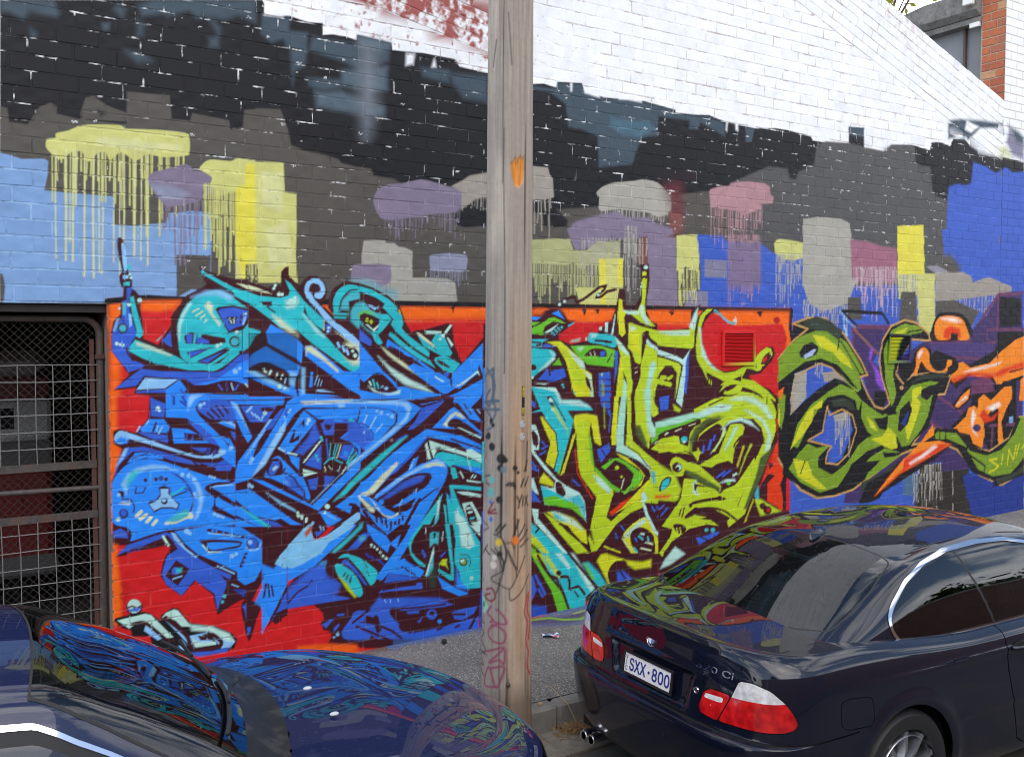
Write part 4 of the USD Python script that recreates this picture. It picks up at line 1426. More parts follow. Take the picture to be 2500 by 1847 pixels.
0:1184 498 27-49 6 0 47 20-62 38-25-1
19f10:1195 501 25-17 22-12
0:966 477 48-6-97 72-25 13 0-32
56f10:907 547 49-32 67-54-27 7-46 38
45:1020 471 32-4-22 17-64 24
0:917 503-25 10-1-28 73-8
26:1332 441 0 46-8 4-73-46 74-8
26:1163 483-27-25 46-5
20:1332 465 0 20-12 3-74-43 49-5
20:1162 470-7 4-15-17 16-2
36f17:1127 439 10 20 11 5-4-23-14-19
56f14:1226 354 116 103 4-14-64-56-37-35
0:1294 487 8 34 26-13 4-7 1 47-5 6 5 1 0 31-31-33-63-36
26w22:1294 519 19-4 11-17
56f11:1232 535 55 54 61 51 97 78 0-14-105-88-64-61
29:1219 519-1-4-3-3-3-1-8 2-4 8 1 4 3 3 4 1 4-1 6-5
29:1206 500-2-4-4-1-4 2-1 4 1 3 4 2 5-2
4f11:1324 544 12 9 49 13 59 60 0-18-47-50-58-19 46-47-8-8-30 26
19f18:1331 398 22 1-7-13
26:1833 792 5 85-502 18-4-452 498-55
0:1480 883 60-8 20 5 67 5-291 10 0-8
0:1383 856 66-9 31-16-4-32-20-24-122-84 0-25 137 94 64 47 39 38-35 19-23 10-180 10-1-26
0:1355 703 39 26 74 67 4 32-23 17-66 8-48 1-1-133
45f17:1289 808 33-1 53-35 7-35-38-26-55 66
26w7:1335 805 29-15 18-25 0-21
19w12:1349 805 11 24
19w12:1371 783 23 38
19w9:1394 768 25 27
19:1404 841-2-3-4-1-4 1-1 4 2 3 3 2 4-2
19:1424 835-3-5-6-2-6 2-2 6 3 5 6 2 6-2
19:1445 829-1-3-3-1-4 1-1 3 1 3 4 1 3-1
19:1464 819-2-5-6-2-5 3-3 5 3 5 5 2 6-3
19:1353 768-2-3-3-1-3 2-1 3 1 3 3 1 4-2
19f14:1290 885 190-11 40-5 15-19-16-43-48-40-184-122 1 14 113 73 102 76 16 25-15 22-48 9-167 10
0:1568 859 98 13-90-16
45:1576 845 99 25-83-66-49-34-24-2 32 34
0:1620 770 80 69 14 3 119-103 0-15-74 31-22 4
4f11:1670 785 25 29 21 10 22-5 21-20-13 1-30 13-25-18-8-25-17 8
26:1687 788 11 8 10 4 14 0 11-3 19-10 86-58-8 1-15 4-119 35-9 4-3 3-1 6
29:1725 766 12-1 91-41 0-7
0:1708 861 21-4 52-62 52-14-48 58 48-2 4 40-124 5
26w11:1755 852 30-39
26:1835 784 2 93-6 0-46-38
19w8:1811 831 13-16
0:1779 860-2-4-5-1-5 2-2 4 2 4 5 2 5-2
0:1789 869-2-3-4-2-4 2-2 4 2 3 4 2 4-2
0:1797 879-11 0 0 0 2-4 4-1 3 1
26:1795 783-2-4-4-1-4 1-2 4 2 4 4 1 4-2
0w11:1791 768 9-10
0w11:1806 758 7-8
0w11:1820 749 8-10
0:1583 757 17 10 146-34 82-39 0-30-65 19-38 25-117 29
26w14:1699 724 129-45
26w14:1657 760 171-47
45:1432 648-99-76 0-4 137 48 56 47 74 71-17 27
0:1339 585 93 84 71 46 93 52 4-26-66-50-55-47-79-61
0:1362 544 19 5 214 189-36-1-56-37-64-53-106-56 0-51
56f11:1287 589 49 42 77 58 90 55 16 2-172-134-60-40
26:1468 735-1-5-4-4-5-2-5 1-5 2-4 4-1 5 1 5 4 4 5 2 5 0 5-3 4-4
16:1463 735-2-4-5-2-5 2-2 5 2 4 5 2 5-2
45w12:1475 734 40 16
45w8:1510 656 24 24
4f11:1328 543 7 10 27 8 50 49 63 46 7-8-101-99-35-7 0-11 42-40-4-10-15 5-38 46
0:1534 655 29 16-13-36-32-19
19:1548 659-1-2-3-1-3 1-1 3 2 2 2 1 3-1
19w12:1528 626 12 21
29:1589 709 8 11 17-64-13-2
29:1606 725 161-57-4 11 22 3 45-26 0-31-46 23-38 14-89 28-25-13-8-18-12 34
26f15:1632 695 21 3 4-15-21-6
56:1624 659 16 17 21 3 63-16 104-37 0-19-121 20-17-6-29 28
0:1707 627 121-20 2-27-84 33
0:1333 541 83-69 21-15 9-4 7 0 6 3 11 9 7 3 9 0 29-6 10 1 22 9 35 22 36 27 31 28 17 19 12 17 5 16-1 21-5 11-16 16-16 8-11 1-94-29-22-9-24-13-53-31-41-25-9-8-2-5 0-6-5-1-11 3-40 16
19f11:1384 533 94 61 72 30 49 19 41 11 29-17 5-18-34 13-61-10-93-36
4f7:1587 633 33 8 45-7 4-8-45 4-25-6
26:1362 544 22-17 47-36 39-22 55 5 57 34 50 33 12 2 4 37-25-13-65-45-57-24-39-7-31 18
0:1623 571 30 12-5-33-25-9-90-53 25 41
26:1396 526 3 5 7 4 33 16 63 40 16 7 14 5 28 4 31 0 17-3 8-8 1-8-5-11-12-15-18-13-11-5-53-18-54-30-10-4-7-1-5 1-11 9-26 15-7 5
45f15:1407 522 95 59 64 17 25-2-17-21-72-19-56-27
26f18:1439 522 79 29 73 23-17-24-72-19-48-25
0:1423 515-1-4-3-3-4-2-4 1-4 2-3 4-1 4 1 4 3 3 4 1 5 0 4-3 2-3
19w9:1486 498 10 19
0w11:1525 518 7 13
0w11:1540 527 2 14
19w9:1550 537 4 14
4f7:1381 521 15-27 30-28 28-6 31 11-8-10-31-8-27 14
29:1481 466-2-4-4-1-4 2-1 4 2 3 3 1 4-1
29:1362 542 15-17 34-39-11 4
0:1332 485 63-49 171-19 40 56 72 104-13-10-25-31-91-43-48-28-55-12-54 10-59 43
26w19:1394 462 1-14
26w19:1411 457 4-15
26w19:1430 448 2-16
26w20:1450 438 0-8
26w20:1467 437 0-9
26w17:1483 446-2-15
26w17:1497 455 0-11
26w25:1346 489 39-52
26w26:1566 510-33-48-24-38
29w5:1438 436-1-4
29w5:1457 430 0-1
45:1360 440 3 0-13 13
56:1661 523-96-106 44-4 39 48
26:1608 413 56-6-8 91-4-11
57:1631 456-4-45 4-1 15 22 6 81-14-17
29f8:1642 499 10 10-8-58-9-18
56:1675 405 7 0-7 72-10 5
45:1677 525 21-16 9-46-26 21
56:1677 525 11-121 29-3-14 77
26:1707 545 17-39 31-110 73-7 0 153-138 16
56:1690 556 23-155 63-7-48 93-21 51 121-19 0 14
29f16:1724 461 17-39 43-50 39-74-57-12-30 61-21 78
26:1737 490 21-6 35-79-22 14
29:1720 525 47-4 61-17 0-11-83 19
29:1767 411-9 47 17 21 26-41 13-37-34 1 5-9 43-4 0 24-40 68-43-3
29w16:1760 473 13 0
29w16:1767 457 13 0
29w16:1773 441 13 1
56w16:1782 417 13 1
26:1788 398-6 3-7-2-2-4 18-2
29w6:1763 668 26-92
26:1699 624 47-11 82-37 0-34-146 13
56:1695 621 21-6 12-38-21-4-8 21
29w11:1737 599 13-24
29w10:1784 572 9 11
29w10:1797 571 7 7
29:1763 567 65-14 0-5-61 11
57f11:1606 384 8 7 29-7-2-48-10-10-25 14
26:1161 457 205-26 0 8-299 33-1-74
26:1204 420-140-162 0-72 94-3 33-34-10-31 26-79 145-42 108-17 200 6 155 8 9 123 11 271-591 65
0:1160 317 60 47 62 44 35 37-26 3-97-36-66-37-62 14-1-111
20:1082 321 39 11 66 29 27 32 82 39 13 14-45 5-63-34-37-8-6 7-7 26 8 20-18 2-19-12-56-53-1-73
26:1158 416 13-5 23 17 17 17-17 11-16-4-17 10-4 0-9-10
36f12:1125 436 17 20 13 2-7-22-17-14
45:1161 435 20 2 17 0-24-17
19w8:1181 455 5-14
19w8:1193 450 3-10
56f13:1224 360 65 47 52 43-3-19-77-60-27-16
57f13:1186 329 17 1-3-22-27-18-3 22
45f25:1061 249 82 61 57 18 6-53 54-27-14-33-54-21-83 0-48-5
45:1064 196 0-10 155 0 75-1-21 9-47 14-117 2
26w12:1136 253-36-16-36-33
26w9:1149 271 7-8
26w9:1139 262 5-3
26:1247 341 17 9 8 1 9-1 57-23 15-7 21-15 14-14 9-16 2-19-1-10-5-17-5-5-18-7-12-8-22-18-5-8-13-2-10 5-50 57-32 30-21 15-2 4-2 11 0 6 5 11 15 10
45:1285 362 56 50 21 0 4-11-46-40
57f16:1327 399 21 1 3-10-21-7
29:1379 365-1-3-4-1-4 2-1 3 1 4 4 1 4-2
29:1390 357-2-3-3-1-4 2-2 3 2 4 4 1 3-2
29:1401 348-2-4-4-1-3 2-2 4 2 3 3 1 4-2
29:1413 334-1-3-4-1-4 2-2 4 2 3 4 1 4-2
29:1424 320-2-4-4-1-4 2-1 4 1 4 4 1 4-2
29:1437 310-2-4-4-1-4 2-2 4 2 4 4 1 4-2
6w14:1354 337 11-15
6w14:1372 325 11-12
6w14:1397 312 25-24
56:1247 334 5 5 11 6 10 2 10-2 28-11 17-9 17-11 41-35 7-9 2-5 0-11-4-13-4-9-6-6-6-4-6-1-5 3-6 8-11 20-9 14-39 52-11 11-4 3-8 2
26:1257 330 17 4 42-38 31-40 21-36-14-2-25 43-34 38
45:1259 320 15 8 31-31 28-36 24-37-10 2-25 36-31 34
56:1235 304 0 7 3 4 5 1 7-1 26-15 26-22 18-26 15-32 4-19 0-5-5-7-5-3-6 0-12 9-34 48-30 30-7 13
24f10:1247 273 33-34 35-51-7-2-34 41
26w11:1267 270 7 9
26w11:1277 256 7 15
26w11:1291 244 4 19
26w8:1344 305 14-18
26w7:1354 274 10-18
26:1451 315 69 107-164 18
0:1433 393 53 33-109 12
0:1503 375-117-132 28-10 26 23 136-36 8 9-137 33 40 41 49 68 37 46-43 4
0:1359 419 24-40 53-49 12 35-18 29-67 46-7 1
26w14:1434 432 0-9
26w14:1451 430-3-18
26w14:1430 397-44 40
26w14:1459 380 51 44
0:1444 362 44 28-15-51
56:1568 417-27-29-13-16-6-12-2-9 1-9 6-25 4-9 10-16 13-14 8-7 17-11 9-4 2 1 1 2-3 7-24 19-18 18-11 14-3 7-1 17 2 9 7 17 5 9 36 40
26:1588 270-4-82 30-15 24 76 15-33 43 11-21 178-73 8-17-20-19-32-12-43
57:1619 406 8 5-7 0
56:1696 241 0-31-54 35-1-10 51-42 16-2 0 49-18 164-18 2
57f9:1608 380 11 5 27-6-4-44-15 8-20-14
1:1634 373-2-4-5-1-4 2-2 5 2 4 4 1 5-2
1:1631 363-1-2-3-1-4 1-1 4 1 2 4 1 3-1
29w6:1592 402-3-20
29w7:1663 380-4-34
29f7:1623 330 3-24-31-85-7 4 15 43
57:1623 306-1-62-11-26-16 6
24f7:1645 262 16 15 19-2-3-17 7-22-11 15-12 2
9f18:1599 220 23 31 12-1-4-79-23 14
45:1573 319 11-28 12 5-19 30
45:1649 289 20 15 8-1-20-18
56:1716 343-4-90 20-31 7-53 32-19 53-4 0 174-51 75-68 7
29f14:1712 448 40-25 28-52 20-56-24-14-36 18-8 74
29:1824 344 0 45-47 5
26w8:1782 394 10-4
57w11:1724 279 8 6 8 3 14 0 10-3 4-3 7-8 3-4 2-5 0-11-2-12-2-4-10-7-15-4
26w6:1736 285 22-2 6-2 9-8 7-10 2-5-1-11-6-13
26:1768 253-2-7-5-5-8-2-8 1-7 4-5 6-1 7 1 7 5 5 8 2 8-1 7-4 5-6
32:1762 254-1-5-4-3-5-2-5 1-5 3-4 4-1 5 1 5 4 4 5 1 5-1 6-3 3-4
29f7:1736 264 16 5 0-14-12-2
30:1795 187-3-5-7-2-6 4-3 6 3 6 6 1 7-3
0:1638 215 81-57 44-21 8-8-40-1-70 38
0f18:1720 238 19-55 36-37-56 15
0:1443 289 59 12 82-58-11-16-126 35
26w11:1491 272 55-38
26w10:1509 294 38-26
45:1440 256 125-38-144 4
45:1414 203 162 0 8-25-141 11-44-1
26w11:1472 218 0-24
26w21:1418 199 69 3 59-2
26w25:1576 223 8-45
45f17:1403 174 242-40 35-16-74-2-243 18
26w21:1414 170 87-4 23 4
19w6:1424 161 4-10
19w6:1446 158 0-10
19w6:1475 157 4-11
45:1356 135 94-8-8-19 22-30 44-38 37-20 115 1 156 16-1-54-270 9-92 20-55 10-84 58 7 15 67-18-11 28-28 12
45:1318 138 35 1-8-45-52 9 7 28
45:1258 69 2 7 5 7 35 38 12 16 2-2 3-5 7-33 4-10 6-8 29-28 5-10 0-8-2-2-7-3-18 1-29 4-33 8-10 5-7 6-3 9
26w18:1314 83 120-68 26-18
26w18:1391 73 29-12 33-19 36-33
26w42:1388 100 11-45
26w18:1321 144 42-10-63-36
45:1464 131 142-8 70-11 31-12-70-6-147 13
26w14:1472 120 111-11 89-3
26:1442 122 4 1 27-9 29-5 158-12 47-11 50 0 6-2 1-4-2-6-6-8-17-13-28-12-17-6-17-4-33-5-30 0-16 1-15 3-16 5-59 28-37 13-7 5-13 17-9 18
45:1512 104 49-3 0-12-49 6
45:1635 73-2-8-6-5-8-3-10 2-9 5-5 8-3 8 3 8 6 6 8 2 10-1 8-5 6-8
26:1627 78-2-4-3-3-4-1-5 1-4 2-3 4-1 5 1 4 3 3 4 1 5-1 5-3 2-3
45:1553 59 23 14-12-19
45:1699 70 68 7 45 0-17-26-48-17-36 9
26w17:1707 62 48-8
0:1656 44-3-6-7-1-6 4-3 6 3 5 7 2 6-4
26:1523 47-2-8-7-6-9-3-9 2-9 6-6 8-3 9 3 8 6 6 9 3 10-2 9-5 6-8
26:1538 31-2-5-4-4-6-2-7 1-6 4-4 5-1 6 1 6 5 4 6 2 6-2 6-3 4-6
26w7:1545 23-4-6
26w15:1637 14 19 4
26w18:1715 11 16 5
26w23:1803 35-32-47
45:1184 111 48 15-31-30
45w20:1245 98-14-14
45w16:1245 134 21-1
20:1250 64-2-4-5-1-5 3-2 5 2 4 5 1 5-3
20:1233 58-1-3-3-1-3 2-1 3 1 3 3 0 3-1
46:1207 39 14 24-10 21-27 8-6 24 16 13-6 17-37 0-13 24-36 0-39-9-1-117
35f16:1098 50 59-5 67-9 89-19 7-14-35-7-128 16-66 13
8f25:1460 7 123-15 156 1 81-10-5-10-76 6-156-4-123 16
26:981 177 82-76 4 364-87 10-4-264
0f13:975 351 43-23 45 56-1-114-80-75-17 20-13 10 31 56
0:985 133 32 52 40 72 5 39 1 53-18-16-49-19-19-22-2-181
26w14:982 238 9 42
26w12:1002 235-4 44
26w12:1015 237-6 36
26:1048 232 14 29-1-62-27-13-27-39-17-15
45:1053 236 9 7-1-57-36-7-18-28 27 44
45:1061 177 3 27 0 6-3-19-9-8
46:980 43 82-16 1 134-20-3 0-13-53-13
26:1043 154 20 13 1 21-21-3
20:1021 345 20 28 25 23-1-65-7-8
26:2057 869 654-24-3 313-37 11-28 58 21 123-6 62-49-6 6-129-37-55-43 12-6 70-32-1-15-78-26-50-72-49-46-4 5-32-90-16-64 20 5 24 59 20 19 32-39 4-20 39-58 3-48-12-47 15
26w24:2174 1228 49 25 44 13 10-24 35 13 81 50 36 9-10-17-36-25-5-10 25 6 31 21 45 10
29:2201 1233-2-5-5-2-6 2-2 4 2 5 6 2 5-2
29:2226 1245-3-5-5-2-6 2-2 5 2 4 6 2 5-2
29:2395 1274-2-4-5-1-5 1-2 4 2 4 5 2 5-2
29:2402 1289-2-4-4-1-5 1-2 3 2 4 5 1 4-1
34f29:2060 1211 62 1-19-20-43-4
34f30:2208 1209 258 6-10-40-52-12-102 3-59 8
1:2305 1216 25-1-13-29
1:2373 1215 23-1-10-19
0:2058 1184 45-4-19-11-26 1
0:2155 1197 34 10 29-33
12:2058 1161 40 0-24-12-16-2
12:2058 1137 59 24 24 16 28 4 54-21-15-2-43 9-43-22-10-23 19-8-28-4-24 6-21-2
29:2122 1122 67 34-34-30-24-8
57:2233 1150 34 12 0-6-29-12
57w16:2155 1122 15-10
57w16:2170 1132 12-10
57w16:2184 1140 10-10
57:2210 1142-2-4-4-2-5 2-2 4 2 4 5 1 4-1
56:2058 1095 83-1-29-11-4-20-50 3
26w15:2058 1083 40-2 4-1 2-4-1-3-3-1-16-1
45:2112 1071 24 6 34-14-53 0
46:2194 1114 78 48 132 1 57 13-77-54-41-4-10-28-80-16-30 8
29:2394 1132 2 12 13 1-2-15
29:2425 1163 15 2-2-43-16 2
29:2477 1200 2-4-12-84-11 0
21:2250 1090 48 10-3-16-47-4
29:2325 1102 5 0 0-14-7 0
56:2337 1104 8 17 8 0 54-5 53-7 17-5 9-8 3-10-1-11-4-9-6-6-11-1-14 3-49 11-55 7-9 4-4 5 0 7
29f17:2353 1114 31 0-11-12-20-2
26w18:2374 1088 62-3
26w20:2425 1083 31-2
12:2248 1066 80 4 77-5 73-17-10-70-135 13-60 47
29f17:2283 1058 30 4-15-16
26:2321 1025-1 4 4 5 19 15 13 5 15 3 29-1 21-4 7-3 4-5 2-7 0-7-2-6-4-4-7-1-47 6-38-1-10 0
45:2399 1043 26 1-2-22-23 2
4w7:2348 1039 5-12
4w7:2369 1043 5-16
26w13:2436 999 26 33
56:2056 1052 5 7 8 2 29-5 33-1 20-2 7-2 11-8 6-8-1-9-5-10-9-9-76-49-20-16-5 0-3 5-4 39 1 50
29f17:2098 973 67 54-19 20 24-12 0-20-38-30
26:2083 984-2-6-4-4-6-2-7 0-6 2-4 5-1 5 1 5 4 5 6 2 7 0 6-3 4-4
29:2069 945-1-4-5-2-5 2-2 4 2 4 5 1 5-1
12:2160 992 29 27 17-30
45:2089 935 52 49 5-19 68 14 12-36-61-18-43 9
26w17:2141 982 5-29
65:2184 1063 40-56 19-57 21-76 14-13 89-3-13 94-31 17-10 36-114 81-34 0-31-3
24f17:2189 1071 74-53 50-61 6-49-46 2-40 101
29f11:2233 1054 80-53 10-28-20 4-40 41
29f11:2318 965 31-17 21-115-10-7-21 110
26:2321 945 23-17 15-54-30 34
57:2274 877-1-3-4-1-5 1-1 4 1 3 4 1 5-1
57:2216 911-2-4-5-1-5 2-2 4 2 4 5 1 5-2
57:2219 901-1-3-4-1-3 2-2 2 2 3 3 1 4-1
29:2075 921 66-2-19-5
56:2056 908 23-40 117-4-31 37
29:2108 899 62-14 25-21 4 0-24 37-119 7
45:2394 857 62-2-4 103-62-3
26w11:2400 926 52-1
26w11:2400 902 52-2
26w11:2400 877 53-2
24:2400 951 13 4-3-17
32f13:2405 926 16-21 1-103-11 0
45:2478 1044 16 0-5-83-16-49
65:2497 1262 16-4 6-41 21-8-16-25 9-66-19-16-16 16-6 82
24:2647 1370-4-7-9-3-9 2-4 7 3 7 10 4 9-3
24:2639 1347-2-4-6-2-5 1-2 4 2 4 5 2 6-1
29:2654 1397-4-6-8-3-9 2-3 7 3 6 9 3 8-2
29:2627 1330-2-4-5-2-4 2-2 3 2 4 4 1 5-1
29:2624 1315-2-4-4-1-5 1-2 4 2 3 5 2 4-2
24:2620 1344 28 5-10-113 6-42 50-46-50 0-93 49-32 12 81 5 21 38
29f14:2519 1213 86-3 11 25 5-16-21-21-54-1
29f12:2621 1235 11 1 0-34 39-46-27 4-28 34
26:2530 1197 32 0 54-33 56-16-83 8-32 8
24:2547 1056 21-13 17-46 22-13 16 16-1 114 22 13 28-30 37-23 0 57-9 0-84 16-65 17
65f18:2551 1155 60-37 1-92-49 21
29f14:2557 1151 32-12-27-13
26:2633 1110 28-26 48-25 0 15-37 23-17 30-27-5
29f12:2633 1110 39-34 56-30 87-18 1-13-93 18-62 30-28 26
24:2613 925-27-58-1-17 112-4 0 17 14 35-2 144-48 21-33 26
30f19:2668 983 22 16 11-17-27-84-16-107-22 1 16 106
26:2711 899-6-22-2-31 8-1
24:2510 1019 5-58-15-58-7-50 71-2 11 58-11 34-6 83-33 38-48 38
29f11:2477 1102 32-25 43-42-5-13-43 34
65:2482 854 14-1 19 91 11 41-22 34
30:2518 852 20 0 5 54-17 21
26:2518 961 19-30 8-29-19 25
26:2580 997 27-9-5-50-11-29-22 21
4w8:2588 972 11 2
4w8:2585 951 11 4
26:2639 1122 4 5 5 2 10-1 4-3-7-15-21-76-12-34-2 0 0 21 3 47 8 37
34f33:2696 1211 207 2-12-28-52-9-142-1
34f37:3072 1215 459 4-2-47-96-1-132-5-116 3
1:2775 1212 38 0-23-19
1:3313 1218 39 1-13-30
47:3473 1178-2-7-7-5-9-3-10 0-9 3-7 5-2 7 2 7 6 5 9 4 11 0 9-3 6-6
46:2969 1177 54 27 49-4 100-49 316 11 35-75-52-98-52-135-153 60-14 37 39 13-115-20-88 1-74 29-44 67
26:2898 1141-87-8-102-4 3-379 780-38 4 17-15 76-69 49-107 36-39 29 32 8 46 4 72 54 27 37-14 33-47 0-40-23-45-36-109-44-75-7-62 19-50 45-31 71-1 53 18 35 36 36 61 5-37 26-61-5-47-45 11 35 12 27-59-27
24:2811 1051 100-1 11 9 5 74 17 98-17-28-35-70-183-5 0-61
29f19:2714 1124 184 4-6-17-110 0
29f15:2892 1146 29 57 23 26-5-44-17-52
24:2934 1072 7-71 37-49 37-58 92-12-55-56-126-44-6-26 3-16 529-26 3 17-8 75-55 44-93 49-78 12 31 45 52-6 66 17 53 50-8 28-33 8-46-25-45-41-115-43-63-6-75 31-49 49-25 71-1 53 24 53 48 31-37-1-41-31-12-44
29f15:2951 1142 12 0 7-71 43-80 62-45-49 19-55 54
57w21:3047 1219 31-15 31-22 23-12 15-5 7-2 24 0
29:3182 1176-3-5-7-2-7 2-3 5 3 5 7 2 7-2
29w11:3178 1192 4-32
26:3376 1018 26 14 14-19-33-37-40-8 13 32
46:3356 995 26 18 7-14-26-22
24:3354 963-3-9-8-8-12-3-14 0-12 4-8 8-3 9 2 9 9 7 12 4 13 0 12-4 9-8
26w11:3311 968 6-9
26:2996 947 55-23 62-24-30-17-44-8-24 14
24w10:3015 912 3-18
24w10:3027 907 3-18
26:3163 908 58 16-6-27
26:3010 823 18 9 49 20 49 25 30 11 16 2 24-4 6-2 10-8 4-10-1-5-10-12-18-11-10-3-24-3-39 0-39-6-52-5-10 0
24:3114 859 12 14 17 16 17 9 19 5 16-1 6-2 9-10 6-17-1-11-6-10-12-7-26-6-37 0-20 2-4 3-2 3 1 3
26:3108 869 13 7 30 9 27 1 11-2 2-2-4-5-10-6-19-8-23-7-8-1-13 3-5 3-2 4
26:3228 872 52-13 66-26 27-24-73 31-85 12
26w10:2935 979-15-197
26w12:2966 948-2-132 28 3
26w13:3016 796 92 28
26w11:3393 827-6-46
26:3412 811 16-19 24-38 10-24 2-17 26-1-6 32-9 23-7 10-10 10-13 9-25 14-7 2
29f27:3152 817 77 11 78-12 80-40 48-63 8-53-20 1-29 73-60 49-79 26
29f20:2926 756 66 23 92 19 81-8-25-22-87-5-126-34
46:3446 839 75 31-33-75-28 20
26:2791 796-79-22 0-5 161-20 47-2-6 9-94 70
26:2858 998-4-108-16-100 17-1 23 56 9 175 24 30-202 14 0-4
29:2755 1017 80-23 24-17-39-156 35-27 27 191 17 61-41-43-46 18-103 28 1-21
45:2876 998 17 35-4-101-11-87-12 23
26:2718 790 16-13 10-5 22-7 11-1 9 2 6 6 5 7 4 10 10 38 14 107-1 9-3 8-6 8-13 14-14 8-6 1-14-1-15-7-17-13-8-8-17-25 1-132
24w43:2716 911 28-5
24w40:2761 901 23-5
24w36:2733 928 22-1
24w30:2773 922 20 8
45:2722 842 57 7-5-60-45-3
24:2721 945 34 33 40 0 29-35-5-44-5-69 17 60 16 82-12 14-80 22-45 8 1-92
24f14:2803 809 46-24-11-12-29 10
30f19:2701 740 114 8 99 4-99-30-114-16
12f15:2701 723 231 15 85 13-48-24-154-18-114-8
1:3548 1233 14 0 1-42-18 0
26:2047 250 676-86-7 681-669 25
56:2103 818-52-13 57 5 19-25 44-61 19-85-19-71 25-10 58 173 10 36-30 39 131-3-31 25-40 18-94 4-10 14-111 4
29f17:2170 895 34-45 90-4 55-30-154 22
26w26:2141 860 25-37
29:2166 853-1-4-4-4-5-2-5 1-5 2-4 4-1 4 1 4 4 4 5 2 5-1 5-2 4-3
29:2174 815-3-6-8-2-7 3-3 6 3 6 7 2 8-3
24f17:2156 824 14-1 64-91 0-16
26w12:2137 864 10 2
26w12:2148 866 3 0 5-3 8-9 60-89
45:2054 859 21-12 5-24-24 13
65:2103 789 24-4 49-70 10-76-20-62-38 30 23 74-43 86
56f11:2122 782 54-63 14-84-14-59 34 93 24 55-39 38
26w11:2118 782 58-63 7-40 5-48
12:2205 614 34 110-5-8-19-79-19-83-10 1
65:2269 783 45 6 72-12 21-120-36 14-16 83-10-28 26-174 100-83-10-74-26-47 188 65 44 60-1 18-152-110-74-30 21 57 13 49-108 83-21 145 0 70-66-41-64-161-15-3 74 172-10 37
24:2284 766 50 10 16-26-10-48 31-154 100-83-5-49-57-174-20-22-31-4-16 59 40 161-5 13-72 84-15 42-11 130
29f13:2366 536 42-20 52-50-10-16-58 47
65f11:2274 787 60 3 46-13 6-16-52 6-50-9
12f13:2345 718 26-149 37-32-21 10-31 39-13 75
65:2355 750 26-1 23-96-28 14
26:2274 702 0-37 16-98-55-36-25 2
37w9:2274 649 11-98 77-113
65w13:2264 706-49-149
45:2386 638 63 24 5-33-47-46-10 17
26w13:2407 640 26-35
45:2406 817 26-13 26-43-8 94-50 2
26w13:2396 834 62-2
26w13:2396 805 62-2
45w11:2453 762-5-54
32w15:2421 825 4-99
65:2459 687 5-34 22-1 12 201-22 1
30:2490 718-4-91 80-31 55-25 62-35-23 28-61 42-71 43 0 59 12 144-29 1
24:2544 724-5-76 60-54 67-56 11-31-10-25-44-69-82-30-80-51-73 62-46-119 16-59 36 7 15 19 79 75 80 42 111 27 42-4-2 178-70 47-72 56-11 59-1 129-22 1
65:2486 618 53-20 77-56 28-33-22-40-49-13 22 2 44 43-28 41-98 54
29f12:2528 641 71-35 67-51 11-27
26w10:2534 649 76-43 34-41 33-28
57f19:2677 524 28-2 7-53-23 7
12:2366 561 15 3 79-73 70-39 48 8 5 63-49 42-74 34-37-30 37 26 31 2 49-20 98-63-27-40-87-39-64 35
26:2423 557 47 29 27-10 86-57-53-67-43 37
12:2407 566 68 30 16 1-63-45
12:2583 519 33-7-38-44-59-28 11 12 37 26
24:2503 555-3-7-8-2-9 4-3 6 3 7 9 2 8-4
24:2523 515-2-4-5-1-5 2-3 4 3 4 5 2 5-3
4w10:2514 466 15 40
26:2466 436 48 25 32-41-85-71-26-1
37f14:2450 371 75 39 43 17-27-27-75-43
29:2628 400 23-67 46-74 25-20 0 17-8 6-52 83-17 53 17 11-17 28-17 1
29:2047 762 33-6 19-56-5-43-24 2 10-17 101-107 54-36 60-30 26-39 10-88-25 40-51 30-132 25-10 60-9 17 62-17 10 31-53 48-62 72-14 28
26:2056 730 14 7 19-24 5-28-10-19-18 17
26:2176 516 2 4 2 2 7 1 11-3 9-7 11-19 7-16 0-7-1-5-4-4-4-3-10-2-11 2-10 7-4 5-4 18
56:2104 514 72-34 59-34 20-14-132 5
12:2118 465 58 3 59-30 50-5 31-73-61 48-132 29
57f13:2235 450 60 11 26-40 5-66-31 57
65f11:2099 538 19 26 48-43 0-16-67 21
29:2047 554 23-9 24-66-14 6-33 38
45:2047 523 28-38 29-38-57 13
45w14:2108 692 15-17
45w14:2108 660 29 10
45w14:2099 637 28 14
45w17:2061 612 19-25
45w17:2056 589 33-14
45w14:2260 525 35-28
65:2128 408 78-12 70-27 55-60 6-58-31 16-30 24-40 46-45 25
56f17:2157 405 19-30 60-26-30 35
29f17:2157 405 39-8 80-44 40-42-40 21
24:2118 405 58-34 60-59 60-48 51-52-66 8-85 93
26w13:2196 349 40-12 30-36 30-28
29:2061 427 33-7-4-35 38-40 108-119-20 3-141 141
56:2047 385 33-23 34-36 102-97-107 13-62 68
26w17:2052 385 43-41-15-14
24f10:2047 338 38-32 63-69-29 4-72 57
12:2047 286 33-27 5-14-38 5
26f17:2128 428 48 0 99-51 82-70 16-60-36 54-71 65-109 47
26:2639 394 82-109 0 97
45w16:2684 373 17-23
45w16:2713 370 8-9
45w16:2719 326 2-3
65:2527 248 4-17 8-18 13-17 18-12 153-20-1 68-25 27-8 13-20 38-7 9-9 10-5 2-14 0-24-8-29-12-35-21-10-8-8-9-2-11
29f19:2531 266 60 35 49 25 11-14-60-32-49-28
26:2563 250 4-19 8-17 11-16 17-15 11-5 83-11 7 5 2 7 0 9-5 37-4 18-6 8-8 9-24 17-24 11-11 2-11 1-20-3-14-7-6-4-8-13
45w18:2591 246 11-14
57w18:2613 252 22-16
29w18:2624 263 17-6
57w18:2663 242 6-23
4w14:2652 221 39-13
4w14:2625 199 55-16
57w21:2586 204 17-19
